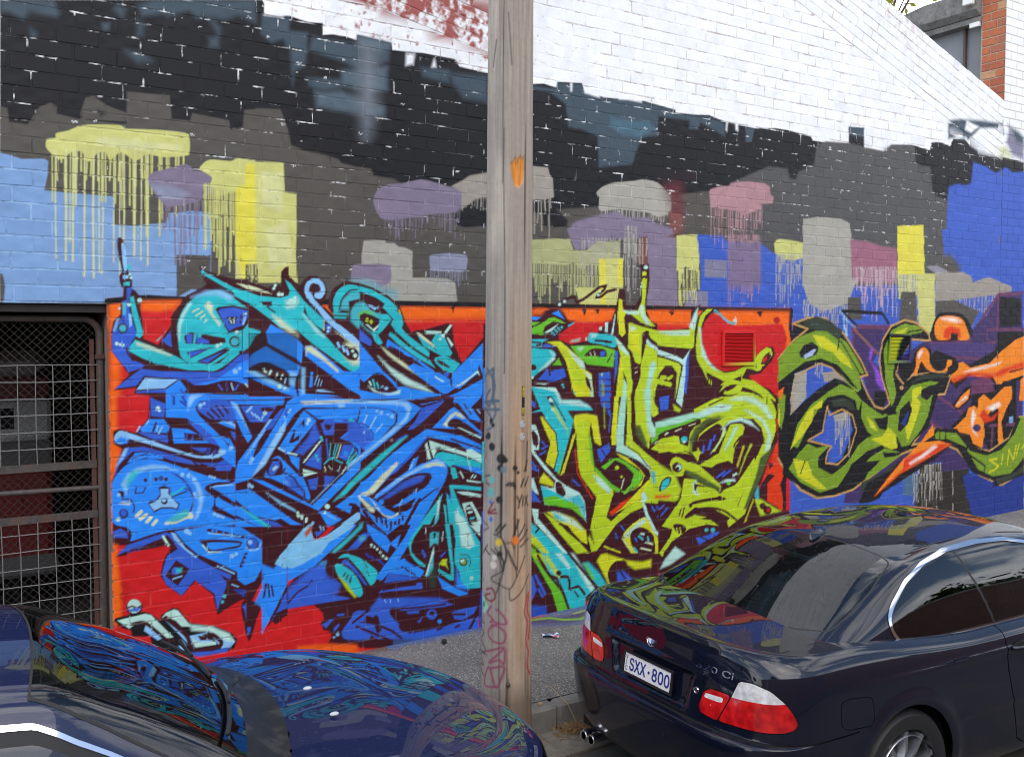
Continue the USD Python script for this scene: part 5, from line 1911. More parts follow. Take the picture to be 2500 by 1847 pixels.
26:2394 228 94 30 81 3-54-6 55-71-181 23
4w10:2520 254 50-57
45w13:2483 280 11-23
45w13:2515 306 16-19
65w13:2425 232 37-17 48-19
24:2593 721 44-70 28-28 11 64-1 64 42 20 0 22-20 21-6 32-108 4
30f19:2635 880 36-1 4-103 17-60-16-34-17 27
29:2676 674 22-10 20 11-1 57-19-21-23 27
12f12:2676 665 79 30 64 9 0-17-87-17-50-22
26:2688 622 30 18 0 23-19-8-34-28
4w10:2699 647 19 6
24:2718 610 0 38-42-26
10f19:2587 730 28-2 45-87-17-8-45 54
26:2694 846 5-19 4-8 5-7 8-10 0 43
26:2681 742 17-27 19 17 0 15-14-2-22 22-12 35
26:2055-13 120-35-12-38 49 2 106 59 6 40 136 10 264 9-1 130-668 85
56:2108 242 140-17 127-166-45-25-6-60-94 15-12 78-56 78-18 8
24f13:2055 249 53-7 42-95-30 44
12:2055 249 18-12 71-94 55-63 31-56 25-24 63-15 0-36-100-24-25 55-37 106
29f16:2248 225 19-3 108-158-19-13-51 74
29f11:2174 234 31-4 49-62-12-8
24f21:2114 232 24-3 55-73 12-27-24 9
26w24:2090 235 60-88 31-14 30-55 32-81
26w25:2205 134 25-2 6-2 4-4 5-11 3-12 0-6-2-16 2-4 7 0 28 5 9-1 8-5 7-8 17-22
26w16:2273 64 19-24
26:2206 149-1-4-4-4-5-1-6 1-6 3-3 4-2 5 2 5 3 3 6 1 6 0 5-3 4-5
56f14:2311 176 31 1 52-49 39-52 20-34-39 1-46 53
12f14:2317 175 13-2 51-74-19 3
26w25:2242 225 146-163 72-21
65f14:2387 176 20 23 26 2 160-63-68 25-66-23-6-35 7-54
26:2453 136 12 14 18 10 9 2 10 0 22-6 22-12 19-15 28-28 34-28 7-9 1-6-6-5-13-3-67-5-38-1-17 1-15 3-10 7-9 9-6 11-8 20-2 18 2 8
45f14:2492 115 34 1 68-58-75-15-20 24
26w17:2506 124 47-65
65f18:2546 155 88-17 49 4 0-32-90 2-41 26
45:2055 155 12 4 18-62-27-46
45w22:2079 157 47-81
45w18:2094 100 20-33
45w26:2061 31 54-34
7f16:2055 42 77-17 1-40-78 2
32f14:2133-31 30 16 43-38 43 3 69 14 0-36-112-11-13 17
12w16:2200-62 30-15 88 16
65w9:2237-53 68 4
37f14:2280-29 38-4-6-9-26 4
37f21:2085-18 36-11-12-8-21 6
26:3567-43-13 312-56 0-151 128 52 109 45 72 27 36-16 100-738 36 7-676
24:2805 598 70-9 36-7-66 26-119 12
24:2903 675-11-56 24-33 0 71 65 67 40 11-65 3
24:3355 677 21-57-58-90-69-133-44-79-82-74 26-12 50 22 51 27 167 299 39 82-8 52-147 7
29f21:3242 766 40-11 93-42 48-73-12-69-34-7 26 78-42 63
10f25:2911 582-13 67 35 51 72 36 73 10 25-10-98-22-60-50-29-38
30f14:2701 734 219 33 60-16-107-26-92-8-80-30
12f12:2701 712 114 7 117 25 42-6-273-68
26:2730 668 144 22 95 26-1 21-15 1-68-18-127-24-40-16 0-21
4w14:2758 679 17 8
4w10:2815 691 35 9
4w8:2897 711 36 7
24:2816 606 88-10-12 23-47 16-6 31-23 5-81-8-17-10 0-51
66f19:2719 634 120-12-23-7-92 6
26:2895 654-2-9-8-7-10-3-12 1-11 4-8 8-3 9 3 8 7 7 11 3 12-1 11-4 8-8
56:2889 650-2-6-5-4-8-2-8 0-7 3-6 5-2 7 2 6 5 4 8 2 8 0 8-3 5-5
29:2878 641-3-4-6-2-7 2-3 6 3 4 6 2 7-2
24:2953 548 11 35 92 2 73 86-13 19-24-8 37 30 88 9-23 5-92 5-23-8-74-27-48-28-11-75-30-3
26:2952 610-2 18 4 18 3 8 5 6 14 10 55 27 36 14 7 0 11-4 12-8 5-6 2-7-5-21-11-25-8-11-20-23-12-12-23-15-9-4-9 0-9 1-15 5-15 9-7 6
45w31:2982 590 6 22
45w31:3019 601 12 35
45w27:3049 640 6 17
29f13:3031 578 49 42 37 52 6 18-13-9-18-44
24:2959 530 85 34 37 11 48 92 25 39 96-5-19-54-50-52-12-72-25 15-75-8-31-15
30f15:3180 687 25 7-44-61-43-52 0 18
26:3250 696 32 13 54-59-26-3-72 4
29w13:3270 663 13 18
29w13:3296 657 10 13
26:3148 702 1 2 4 4 17 8 9 2 23 2 28-2 13-3 28-10 38-21 26-20 14-15 15-21 12-21 1-6-4-1-8 3-55 30-13 5-16 3-11-1-31-7-34-10-12-6-6-6-3-6-2-12-1-2-2 0-6 7-1 6 2 5 25 25 20 14 9 2 26-3 3 3-1 7-4 11-14 22-7 7-7 5-15 2
29f13:3092 682 49 34 76 14 65-17 60-49-33 20-92 32-63-5
26:3226 611 91 3-70-106-44-61-32 7-100-32-57 63 105 24 51 5 30 71
66w28:3239 596-37-85
24f13:3284 607 13-6-38-48-38-71-12-17 37 80
45w19:3070 467 49 23
45w19:3107 469 50 23
29:3186 467-3-5-6-1-7 2-2 5 2 5 7 1 6-2
29:3202 472-3-4-6-1-7 2-2 5 2 4 6 2 7-3
26:2959 539 36 15 61 9-91-25
24:2788 543-1 7 1 7 7 11 10 7 16 2 19-3 10-4 43-22 12-3 23-3 14-4 17-8 23-15 56-41 45-35 14-15 1-3-4-16-2-4-3-3-6 0-7 4-29 23-51 32-60 35-42 18-18 4-5-2-3-16-4-3-7-2-20 0-11 2-8 4-8 7-7 9-7 11
26:2859 529-3-10-8-7-12-4-14 1-12 6-8 8-3 10 2 10 9 7 12 4 13-1 13-6 8-8
29:2855 529-2-6-4-4-7-2-8 1-7 3-5 5-2 6 2 5 5 4 6 2 8 0 7-3 5-5
26:2842 525-3-5-7-2-8 3-3 6 3 5 8 2 7-3
10f15:2876 518 71-23 142-75 1-31-56 32-98 48-48 22
29f13:3083 439 50 14 50-4 7-10-70 1
26:3095 420 20 9 34 9 22 3 7-3 2-2 0-2-3-3-6-4-19-8-25-9-11-1-12 2-8 4-1 2
12:3158 432-3-6-9-2-9 4-4 7 3 6 9 2 9-4
24:2870 479 66-10 24-19 98-36 32-25 31 19 63 13 19 12 108 107 8-38-70-105-45-70-5-73-139 69-123 22-59-34-6-13-47 58 29 41
29f20:2924 453 18 11 7-54 12-14-36 12
26:2930 452 103-27-85 12-5-26 12-6-25 20
26w27:2907 357 22 8 18 3 50 2 87 1
26:2922 353-3-6-9-2-8 4-4 6 4 6 8 2 9-3
26:3105 369-2-5-4-4-7-1-7 0-6 3-5 5-1 5 1 5 4 4 7 1 7 0 7-3 4-5
26:3125 365-3-5-7-2-7 3-3 6 3 5 7 1 7-3
26w21:2873 294 10 14 6 5 16 9 23 7 28 5 16 1 57-3 18-3 32-6 43-15 23-13 61-42
24:2825 356 35 19 18-77 60 11 73-17 75-48-75 17-108-10-106-46-51-59-17 20 62 62 12 34-58 19 74 76
26w16:2854 344-11-25
26w16:2872 347-11-39
26:2962 289 73 5 50-14 50-19 14-29-63 12-50 32
26:2808 279 5 2 21 1 21-4 8-3 7-4 12-9 3-5 1-5-1-5-7-8-5-3-15-1-18 2-8 4-14 15-10 17
24w12:2829 263 6-22
24w12:2849 261 4-22
26:2752 154 0 7 11 10 17 11 41 21 20 8 50 15 48 12 39 7 38 4 20 0 50-4 48-9 15-4 7-4 4-4-3-4-12-5-59-19-108-29-54-12-44-8-36-4-33 0-27 2-21 4
45:2945 206 79 4 62 11 0-14-122-35
57:3021 233-4-6-8-2-9 4-4 7 4 5 8 2 9-3
57:3063 228-4-7-10-2-11 4-4 8 4 7 10 2 11-4
26w15:2951 218 86-41
29f15:2735 95 29 40 57 46 59-39-87-37
24f19:2702 566 115-65 36-69-17-42-29-10-69 15-34 3
26:2726 435-2 5 4 20 9 17 7 6 17 9 16 4 6-1 9-5 2-4 1-5-2-5-8-15-13-13-19-9-11-4-10-1
56:2735 443 3 20 4 8 4 6 15 7 17 4 5-1 2-4-2-13-5-13-5-5-13-8-15-6-7 0
37f19:2704 420 91-9-17-11-74 7
26:2750 298 52 56 11 29-93 9 2-110
45w16:2727 357 28 15
45w16:2739 330 34 27
10f13:3320 447 31 90 93 50-26-36-52-90-103-158-19 2
66:3245 240 63 114 1-32-45-75
26:3264 256 44 75 48-66-13-8
57f13:3314 368 26 39 8-89-6-4
37:3425 513 21 8 25 84 36-55 1-62 21-40-33-35 15-59 1-81-76 36-81 41 12 74 38 72
26:3406 458 48-13-54-33 2-85-47 23-1 56
26:3405 510 41-8-33-25
24f14:3315 344 40-3 67-35 76-37-142-8
26:3395 304-2-7-7-5-9-2-10 1-9 4-6 6-3 7 2 7 7 5 9 2 10-1 9-4 6-6
26:3431 281-3-8-7-6-12-3-12 1-12 5-8 8-3 9 3 8 8 6 11 3 13-1 11-5 8-8
46:3422 282-4-6-8-1-9 3-4 7 4 5 8 2 9-4
1:3516 449 13-1 4-177-21-1-8 80-15 49
1:3991 1140 311-7 14-39-72-61-122 32-95 53
43:3997 1155 317 1-141-183 74-48 377 161 416-10 257 256 248 23 48-1010-808 11-2 57-188-10-498-154-140 14 63 222-28 205 162 84-149 291
25w42:4003 1151 311-2
25w33:4002 1155 3-90
25w38:4664 1078 376-2
25w41:5040 1084 13 42 243 214 249 15
25w41:5297 1332 0-180
1:5312 1328 219-4 7-162-218-10
25w37:5185 1139 390 1
25w32:5185 1139 18-81 197 34
43:5038 1134 246 146 5-128-105-9 4-85-148 18
1:5306 1126 269 1 4-89-299-14
44:4651 1070 612-12 4-103-613 50
25w30:4654 993 628-25
55w28:4014 1140 157-106 329-162 471-221
1:4370 954 258 11 78 64 195-51 3-67-274 6-232-42
42f19:4147 1049 24-15-22-61 49-31 101-103 26-32-75 18-50 40-14 62-50 62
1:4189 819 135-4-71-83-74 26
43:4701 802 263 25 75-70-122-178-222 20
1:5049 849 224-31 231 63 24-522-236 17-235 280
25:5035 850 221 20 19-87-223-9
25w34:4674 803 296-135
25w34:4653 642 166-66
25w37:5269 577-8-173
25w37:5223 588 294-7
1w34:3920 1229 318-8 51-49
1w22:3920 1229 117-74
19f18:3909 1228 23-22 70-51 24-7-82 36
19:3915 1221 54-118-17 0
48:5436 629 47 2 2-40-47 3
1:4664 1078-23 7-4 13 7 14 11 16 7 14 12 27 17 27 24 24 8 5 12 4 18 2 62 3 75-1 30-4 24-5 20-8 17-8 14-11 43-49 12-22-2-19-23-14-55-10-82-6-90-3-80 0
33:4718 1085-12 9-9 13-5 15-3 15 0 13 2 12 6 12 8 11 10 10 12 8 15 5 18 4 42 3 43 0 48-4 23-4 19-7 16-8 14-12 11-12 18-25 16-26 6-13 1-12-6-8-16-4-25-1-28 0-45 6-9 5-3 7 0 16-3 5-7 2-19 2-16-4-3-5 1-16-2-7-8-5-41-5-27-1-24 2
37f21:4772 1093 12 49 55 17 84-17 16-49-42 0-15 25-42 0-12-33
1:4840 1118 63 0 1-33-63 0
60f26:4741 1199 124 5 71-20-42-5-112 12
1:4385 875 112 93 24 55 78 31 67-25 17-97-52-31-207-66
33:4449 858 10 10 53 44 12 15 6 16 1 18 0 32 4 14 7 10 10 10 11 7 12 5 11 3 11 0 12-2 12-4 10-7 9-8 5-10 5-42 5-12 18-21 12-8 12-8 14-5 15-2 18 0 18 1 17 3 13 5 9 8 5 11 7 23 5 7 9 2 10 0 11-2 9-4 3-5-2-8-5-11-9-11-11-11-13-8-16-6-18-4-41-4-20 0-20 2-20 5-39 12-16 7-14 9-22 23-10 8-9 1-8-7-20-49-8-15-12-11-28-22-24-13-9-2-9-1-6 2-4 3
60f20:4542 999 31 31 20-8-38-40
1:4819 930 83 31 129-19 309 98 138 60 98 18 12-265-237-55-155 73-148 21-140-80-100 52
33:4835 880 83 39-2 33 43 8 73-35 191 22 118 67 153 69 82 17 9-185-145-15-90-76-46 1-48 53-149-5-88 19-141-46
37f33:4849 871 198 29 223-14 76 25 238 39 1-35-145-15-92-33-152 0-177 17-141-38
60f22:4975 902 72 15 206 21 91 16-30-17-223-30
33:5304 825 105 58 177 23 1-36
33:5553 845 35 16 6-142-51 2
1:4869 722 124 96 57 6-11-83-126-54
33:4890 713 62 56 85 39-13-58-98-47
60f21:4911 721 84 46 15-9
1:4860 599 124 77 142 95 74-11 77-20 166 81 65-28-58-121-43-85 7-167-108-2 23 173-92 13-40-109-73-47-104 41
33:4888 589 112 61 26 49 58 10 30-22 5 59 51 24 77-37 134 73 78 2 4-75-60-59-43-76 38-160-63 9-12 109 2 122-46 19-73-57-47 36 35-130-26-84-90 32-31 52-130 25
37f22:5131 652 61-46 90 13 74 57-105-47-77 55
60f27:5057 664 13 25 31-36-27-49 31-53 16-17-45 28-24 52
43:5150 579-4-10-10-7-15-3-17 1-16 5-11 8-4 10 4 9 10 7 15 4 17-1 16-5 11-8
60f22:5203 691 120 30 32-19-90-30
1:3563 1164 105 29 130-2 137-73 142-144 50-69-59-6 62-93 61-64 74-18 49 29-66 126-27 93 21 107 72 77 112 32 103-15 107-55 15-40-158 8-99-86-35-93 78-65 63 54 265 10 84-26-52-97-95 3-25-80-37-79-128-106 105 10 91 68 209-20 148-110 179-29 198 66 105 118 52-3 16-331-239-60-231 80-224 160-197 62-301-52-398-155-138-18-134 2-120 51-108 96-53 68-9 474 101 84
54w22:3563 1164 105 29 130-2 137-73 142-144 50-69-59-6 62-93 61-64 74-18 49 29-66 126-27 93 21 107 72 77 112 32 103-15 107-55 15-40-158 8-99-86-35-93 78-65 63 54 265 10 84-26-52-97-95 3-25-80-37-79-128-106 105 10 91 68 209-20 148-110 179-29 198 66 105 118 52-3 16-331-239-60-231 80-224 160-197 62-301-52-398-155-138-18-134 2-120 51-108 96-53 68
54w19:3463 998 101 84 105 57-106 25
31:3463 984 60 70 94 49 117 29 110-7 115-52 95-98 49-62-47 1 25-76-46-29-95 78-47 61-134 46-108-13-84-41-102-54
9:3626 1175 106 26 88-18 103-51-22-51-101 51-120 7
1:3465 871 103 54 83 42 119 27 123-32 82-61 83-70-59 25-59 46-69 46-101 24-97-35-95-26-19-64-31 1
67:3702 1110 87-7 102-52 81-60 36-53-93 39-57 45-100 30
1:3608 1025 31 35 64 18 44-26-10-36-65-21-53 8
49:3640 1010 74 32 17-4-27-29-53-14
1w18:3901 1081-10-45
1w15:3913 1081 154-167
21:3578 925 85 20 2-130-93-75-23 58
2:3589 911 84 34 86 26 89-23 92-53 47-47-115 37-131-51-190-108 9 71
21:3578 911 85 32 3-135-94-72-21-10
22:3782 924 89 9 69-46 36-31-104 33-77-13
21w12:3728 973 3-34-5-19
21w11:3741 973 0-39 4-25
21w11:3758 973 3-43-1-28
21w17:3775 972 2-34 2-20
54w16:3561 726 9 85 30 99 73 35 86 26 89-23 92-61 48-54
1:3507 849 71 69-29-106-9-85-31 1
31:3466 850 52-30-9-92-19-70-22 72
34:3466 843 41 20-20-63
67:3467 787 16-58-4-56-10 22
1:3503 529 48 197 83 54 107 61 131 55 69-16 129-72 14-61-20-128-67-133-135-72-112 24-13 67 43 49 56 3-155 40 54 33 54 19 9 80 44 20 160-14 37-70 13-38-143-292-156-15-174 81-74 42
31:3564 582 40 98 95 90 130 61 89 34 105-33 60-55-22-52-60 55-81 33-101-11-65-56-74-84-73-97
67:3554 561 61 104 63 77 108 54-10-44-55-5-10-58-73-68
31:3618 543 63 39 66-26 100 8-88-53 1-52 102-45 90 38 56 41 57 57 71 34 120 24 72 82 49 29-47-76-22-108-148 24-139-105-113-104-134-17-142 64-86 72
67:3576 517 107-23 34-68 113-84-78 15-142 70
1w14:3662 496-31-56
1:3852 793 90 19 94-33 25-77 3-99-49 71-59 71-80 3
9:3852 786 91 11 70-32 24-39-82 26-91 4
2:3800 670 31 73 46-32 114 2 25-84-77-138-56-19-45 4-13 45 33 35-156 46 98 39
21:3866 711 113 18 1-46-102-2
21w8:3882 711 1-80 3-65
21w13:3888 711 2-119
21w12:3900 710 1-62 4-47
21w10:3910 710 1-94
21w14:3922 709 2-196
21w9:3928 709 1-103 3-89
21w13:3935 709 5-159
21w10:3945 708-1-39 4-24
21w13:3959 708-1-71 7-56
21w12:3968 707 3-62-2-47
21w9:3974 707 0-57 3-41
21w15:3988 706 3-113 0-97
54w18:3820 758 17-45 96 25 81-34 32-77-50-110-90-54-91 14 10 51 33 28-177 41 108 37 10 51 21 73
31:4083 777 97-50 74-34 73 28 103-44-11-71-86-73-75 12-123 70-50 71
1:4181 681 73-3 49 13-10-78-62 12
67:4121 699 61-41 38-48-62 26
1:4082 792 73-56 86-19 98 27 39-49-75-4-172 61
31:4273 878-17 155 59 100 112 36 116-12 53-23-130-1-75-54-34-94-23-77 42-126-49-45
67f14:4291 1079 61 46 101 24-25-31-61-55-22-93-50 9
1:4357 985 47 94 62 47 103 16 68-48-144 0-62-63-49-62-23-62
31w20:4466 1118 104 8
1:4339 736 35 85 126 67 170 20 165-12-27-32-202-10-104-45-49-78-36-45
9:4475 849 103 45 160 5 83-19-242-10
31:4365 719 49 61 87 61 158 19 81-10-159-44 1-32 54-18 52 30-36-111-64-78-102-74-64-4-66 91 22 77
67:4502 817 78 21 14-32-51-30 40-34-61-125-50-77-28 97 60 124
1:4581 814 78 22 109 5-67-31-66-38-53 2
1:4381 609 22 109 75 44 28-49-37-78-62-36
3:4418 646 49 61 13-16-36-70
1:4550 567 89 76 49 152 54 6-88-191-155-80
31:4136 576 197-27-49-29 126-32-150 11 25-41-264 4
67:4305 628 64-42 15-72-50-5-174 66 97 9
1:4009 455 129 60 120 23 26-18-121-38-231-149
31:4141 399 120 68 162 9-136-57-169-56
9:4094 357 193 38 124 54-146-146-168-54
1:4142 353 195 46 87 57-182-197-97-14-71 7
31:4643 545 79 53 195-27 133-101 165-45 182 31 122 98 28 70 52-3 12-251-144-78-186-2-153 55-122 136-172 53
1:4617 531 105 71 194-15 148-109 180-42 183 44 104 144 33-10-60-85-137-89-152-24-164 37-134 109-181 19-79-44
1w17:4756 588 2-50
1w17:4805 585 8-50
1w23:5020 489-5-42 187-90-5-43
1:4834 534 172-61 153-156 123-53 185 20 143 95 6-107-317-44-17 36-212 69-135 136
9:5312 270 219 26 82 39 2-45-270-58
67w28:5322 391-76-3 94-42-45-22-46-5
67w23:5383 413-13-60
67w24:5433 348 12 87 50-65 28 87
67w24:5555 463-29-69
67w24:5588 435 19 16
1:4193 263 145 112 124 78 128 71 104 83 30-66 139-42-135-65-262-85
33:4205 278 108 84 136 92 141 79 104 91 15-58-92-35 135 0 111-28-308-89-141-37
37f25:4205 278 108 84 136 92 143 30 188 29 83-10-308-89-141-37
60f25:4489 427 104 33 118 49 28-10-119-49-118-32
33:4205 278 108 84 136 92-11-55-99-47
54:4430 831-5-8-13-3-12 4-6 8 5 8 13 2 12-3
"""
POLE_MARKS = """
#4d5f70 6 -207,1953 -207,1961 -207,1973 -182,1986 -165,1997 -148,2005 -131,2012 -117,2018 -108,2022
#4d5f70 7 -166,2028 -145,2015 -122,1995 -102,1973 -90,1953 -87,1934 -88,1915 -92,1896 -97,1878 -104,1857 -113,1836 -124,1818 -134,1808 -146,1811 -160,1823 -173,1838 -178,1852 -167,1866 -150,1880 -135,1894 -126,1903
#4d5f70 8 -99,2028 -97,1827
#4d5f70 7 -207,1821 -105,1840 -58,1840
#4d5f70 7 -207,1783 -57,1790
#4d5f70 6 -159,1777 -148,1771 -134,1761 -122,1751 -113,1739 -107,1727 -103,1713 -101,1700 -103,1689 -111,1680 -126,1673 -142,1668 -155,1664
#4d5f70 5 -88,1827 -86,1816 -81,1800 -79,1782 -80,1764 -87,1747 -99,1729 -112,1713 -122,1702
#17181b 12 -113,1722
#17181b 10 -96,1697
#17181b 7 -200,1707
#17181b 18 -137,1631
#17181b 12 -163,1623
#17181b 20 -105,1569
#17181b 24 -38,1502
#17181b 13 -14,1494
#17181b 17 -43,1447
#17181b 13 46,1446
#17181b 8 65,1420
#17181b 17 -49,1260
#17181b 13 -42,940
#6b7a88 16 -24,1439
#c0505a 9 -172,1505
#c0505a 9 -187,1475
#c0505a 9 -207,1437
#5fa8a6 18 -102,1374
#5fa8a6 24 -111,1298
#2f6fc0 10 -110,1241
#2f6fc0 12 -105,1140
#7a2634 5 -132,1177 -88,1241
#7a2634 5 -128,1176 -73,1203
#7a2634 5 -122,1173 -65,1181
#55504c 5 -179,1386 -117,1399
#55504c 5 -161,1355 -125,1342
#55504c 4 -207,1120 -131,1101
#55504c 4 -186,1057 -121,1088
#17181b 5 -6,1348 47,1342
#17181b 6 7,1358 40,1358 47,1329
#17181b 5 141,1595 127,1424
#17181b 4 113,1424 141,1487
#17181b 5 86,1336 108,1380
#17181b 5 117,1336 149,1386
#17181b 4 60,1279 75,1247 93,1285
#17181b 4 75,1247 69,1211
#17181b 4 103,1272 97,1222
#17181b 4 121,1272 147,1215
#17181b 4 142,1275 118,1222
#17181b 5 -57,1059 -11,1114
#17181b 5 -67,1076 -37,1118
#17181b 4 29,1018 72,1139
#17181b 4 42,1006 118,1107
#17181b 4 63,999 143,1069
#17181b 4 82,980 151,1018
#17181b 3 62,1145 63,1124 65,1093 66,1057 67,1018 66,973 65,921 63,873 62,840
#d9772a 21 50,1018
#d8bc2c 17 -49,1008
#cfc8c0 13 -77,917
#cfc8c0 18 -84,872
#17181b 3 -81,1054 -72,1052 -60,1049 -47,1044 -36,1038 -28,1027 -21,1015 -15,1001 -10,987 -6,973 -4,959 -2,944 -3,929 -6,912 -12,894 -18,877 -22,866
#17181b 3 -23,1018 -19,1007 -13,991 -7,972 -3,955 -3,937 -5,919 -7,903 -9,891
#17181b 3 -101,965 -90,957 -75,946 -60,932 -49,917 -40,898 -32,875 -26,855 -22,840
#17181b 3 -3,1006 3,1006 12,1008 21,1008 29,1006 34,999 38,990 40,980 42,974
#17181b 3 1,968 6,953 13,932 22,909 30,891 38,878 46,867 54,859 59,853
#17181b 4 -133,980 -181,929
#17181b 4 -151,955 -113,929
#17181b 3 -71,971 -61,960 -46,943 -32,925 -23,908 -18,892 -15,875 -17,859 -22,844 -38,830 -63,816 -87,803 -99,791 -92,780 -74,771 -52,763 -35,755 -21,748 -8,740 5,735 17,736 27,744 36,756 45,772 55,793 70,823 87,860 104,896 117,920
#17181b 3 -56,946 -47,934 -33,918 -21,897 -16,870 -22,831 -36,782 -51,736 -61,705
#17181b 3 9,958 16,942 28,918 39,892 48,870 53,850 56,832 57,817 58,806
#17181b 3 17,730 17,716 16,696 18,677 23,666 34,667 50,675 67,688 85,705 102,728 123,758 144,786 162,806
#17181b 3 -207,857 -175,755
#17181b 3 -206,870 -207,793
#7a2634 5 -135,717 -125,721 -113,726 -100,730 -90,730 -82,723 -75,710 -69,697 -68,685 -71,675 -78,666 -87,658 -97,654 -111,655 -129,660 -147,666 -157,673 -150,679 -133,687 -116,693 -106,698
#8fd0b4 24 -179,641
#8fd0b4 21 -148,613
#8fd0b4 13 -158,584
#3c8a66 13 -165,622
#8c3a5e 5 -97,622 -103,614 -112,602 -120,589 -122,577 -114,568 -100,560 -87,552 -80,546 -82,539 -89,534 -98,530 -103,526
#8c3a5e 5 -60,609 -52,604 -41,596 -30,587 -20,577 -12,565 -4,549 1,536 -1,526 -14,524 -35,526 -57,530 -73,533
#8c3a5e 5 -46,526 -58,519 -77,508 -97,495 -111,482 -115,467 -113,451 -105,436 -94,425 -76,416 -54,411 -34,409 -19,412 -10,423 -5,441 -4,460 -7,476 -16,488 -30,499 -45,508 -59,514 -70,515 -80,513 -89,510 -95,507
#8c3a5e 5 -126,348 -96,358 -58,374 -27,386 -12,386 -24,368 -54,336 -87,304 -107,284 -101,283 -82,292 -60,304 -43,310 -33,306 -24,297 -17,289 -12,291 -8,306 -7,331 -7,356 -6,374
#8c3a5e 5 -98,252 -78,258 -51,267 -27,273 -12,272 -9,259 -14,238 -22,215 -29,195 -36,176 -44,157 -52,144 -61,144 -71,166 -83,205 -95,242 -107,259 -119,243 -133,208 -143,169 -141,144 -122,137 -95,140 -70,146 -54,150
#17181b 3 -207,552 -207,548 -207,542 -195,534 -185,526 -196,518 -207,508 -207,498 -207,488 -207,479 -207,470 -176,461 -164,450 -167,438 -179,425 -196,412 -202,399 -181,386 -158,373 -142,360 -136,348 -145,338 -165,329 -198,320 -207,310 -207,297 -182,283 -163,269 -157,259 -166,254 -191,252 -207,251 -207,246 -207,234 -189,218 -164,203 -154,195 -159,197 -173,205 -195,214 -207,221
#17181b 3 -207,514 -160,507
#17181b 3 -196,335 -126,323
#a8202c 5 157,692 146,673 132,646 120,616 114,590 117,570 126,552 136,534 142,514 140,489 134,463 129,436 127,412 132,391 140,372 150,354 155,335 154,316 148,296 142,277 141,259 146,240 155,222 166,206 175,195
#a8202c 5 162,673 157,657 150,635 144,611 142,590 147,574 156,560 168,545 175,526 173,499 167,465 160,434 156,412
#55504c 3 13,195 10,118
#55504c 3 -37,3409 -44,3102
#55504c 4 -96,3921 -122,3775
#55504c 3 -14,4067 9,3775
"""


# ------------------------------------------------------------------ what is painted on the wall
# Spray-paint shapes in wall coordinates (steps of 2 mm; first point, then steps). "colour[w mm][f mm]:": w = a stroke that wide, f = soft edge.
PIGMENT = [srgb(h) for h in PIGMENTS.split()]


class Shape:
    __slots__ = ("col", "w", "soft", "p", "lo", "hi")


def read_shapes():
    out = []
    for line in MURAL.strip().split("\n"):
        head, body = line.split(":")
        s = Shape(); s.w = s.soft = 0.0
        if "f" in head:
            head, f = head.split("f"); s.soft = int(f) * 1e-3
        if "w" in head:
            head, w = head.split("w"); s.w = int(w) * 1e-3
        s.col = PIGMENT[int(head)]
        q = np.array(body.replace("-", " -").split(), int).reshape(-1, 2).cumsum(0) * 0.002
        s.p = q
        pad = s.w / 2 + s.soft * 1.2 + 0.006
        s.lo, s.hi = q.min(0) - pad, q.max(0) + pad
        out.append(s)
    return out


TILE = 0.14


def paint_at(P, base):
    """Colour of every wall point (x, z): the shapes laid over base in order, edges feathered by a few millimetres."""
    P = np.asarray(P, float)
    col = np.array(base, float)
    t = np.floor(P / TILE).astype(int)
    t0 = t.min(0); t -= t0
    nz = t[:, 1].max() + 1
    key = t[:, 0] * nz + t[:, 1]
    order = np.argsort(key, kind="stable")
    ks, start = np.unique(key[order], return_index=True)
    tiles = dict(zip(ks.tolist(), np.split(order, start[1:])))
    for s in SHAPES:
        A = s.p
        if s.w:
            a, b = A[:-1], A[1:]
        else:
            a, b = A, np.roll(A, -1, 0)
        feather = max(s.soft, 0.0045)
        reach = s.w / 2 + feather
        slo, shi = np.minimum(a, b) - reach, np.maximum(a, b) + reach
        i0, j0 = np.floor(s.lo / TILE).astype(int) - t0
        i1, j1 = np.floor(s.hi / TILE).astype(int) - t0
        for i in range(max(i0, 0), i1 + 1):
            for j in range(max(j0, 0), min(j1, nz - 1) + 1):
                idx = tiles.get(i * nz + j)
                if idx is None:
                    continue
                lo = (np.array([i, j]) + t0) * TILE
                near = ((slo < lo + TILE) & (shi > lo)).all(1)
                if not near.any():
                    if s.w:
                        continue
                    c = lo + TILE / 2
                    up = (a[:, 1] > c[1]) != (b[:, 1] > c[1])
                    x = a[up, 0] + (c[1] - a[up, 1]) / (b[up, 1] - a[up, 1]) * (b[up, 0] - a[up, 0])
                    if (x > c[0]).sum() % 2:
                        col[idx] = s.col
                    continue
                q = P[idx]
                an, d = a[near], (b - a)[near]
                L = (d * d).sum(1) + 1e-12
                r = q[:, None] - an[None]
                u = np.clip((r * d[None]).sum(2) / L, 0, 1)
                r -= u[..., None] * d[None]
                dist = np.sqrt((r * r).sum(2).min(1))
                if s.w:
                    sd = dist - s.w / 2
                else:
                    up = (a[None, :, 1] > q[:, None, 1]) != (b[None, :, 1] > q[:, None, 1])
                    with np.errstate(divide="ignore", invalid="ignore"):
                        x = a[None, :, 0] + (q[:, None, 1] - a[None, :, 1]) / (b - a)[None, :, 1] * (b - a)[None, :, 0]
                    odd = (up & (x > q[:, None, 0])).sum(1) % 2
                    sd = np.where(odd == 1, -dist, dist)
                k = np.clip(0.5 - sd / (2 * feather), 0, 1)
                k = k * k * (3 - 2 * k)
                col[idx] = col[idx] * (1 - k[:, None]) + s.col * k[:, None]
    return col


SHAPES = read_shapes()
COURSE, BRICK, JOINT = 0.0945, 0.242, 0.0085
COURSE0 = 2.418 - 28 * COURSE
GATE_X, GATE_Z = 1.03, 2.418
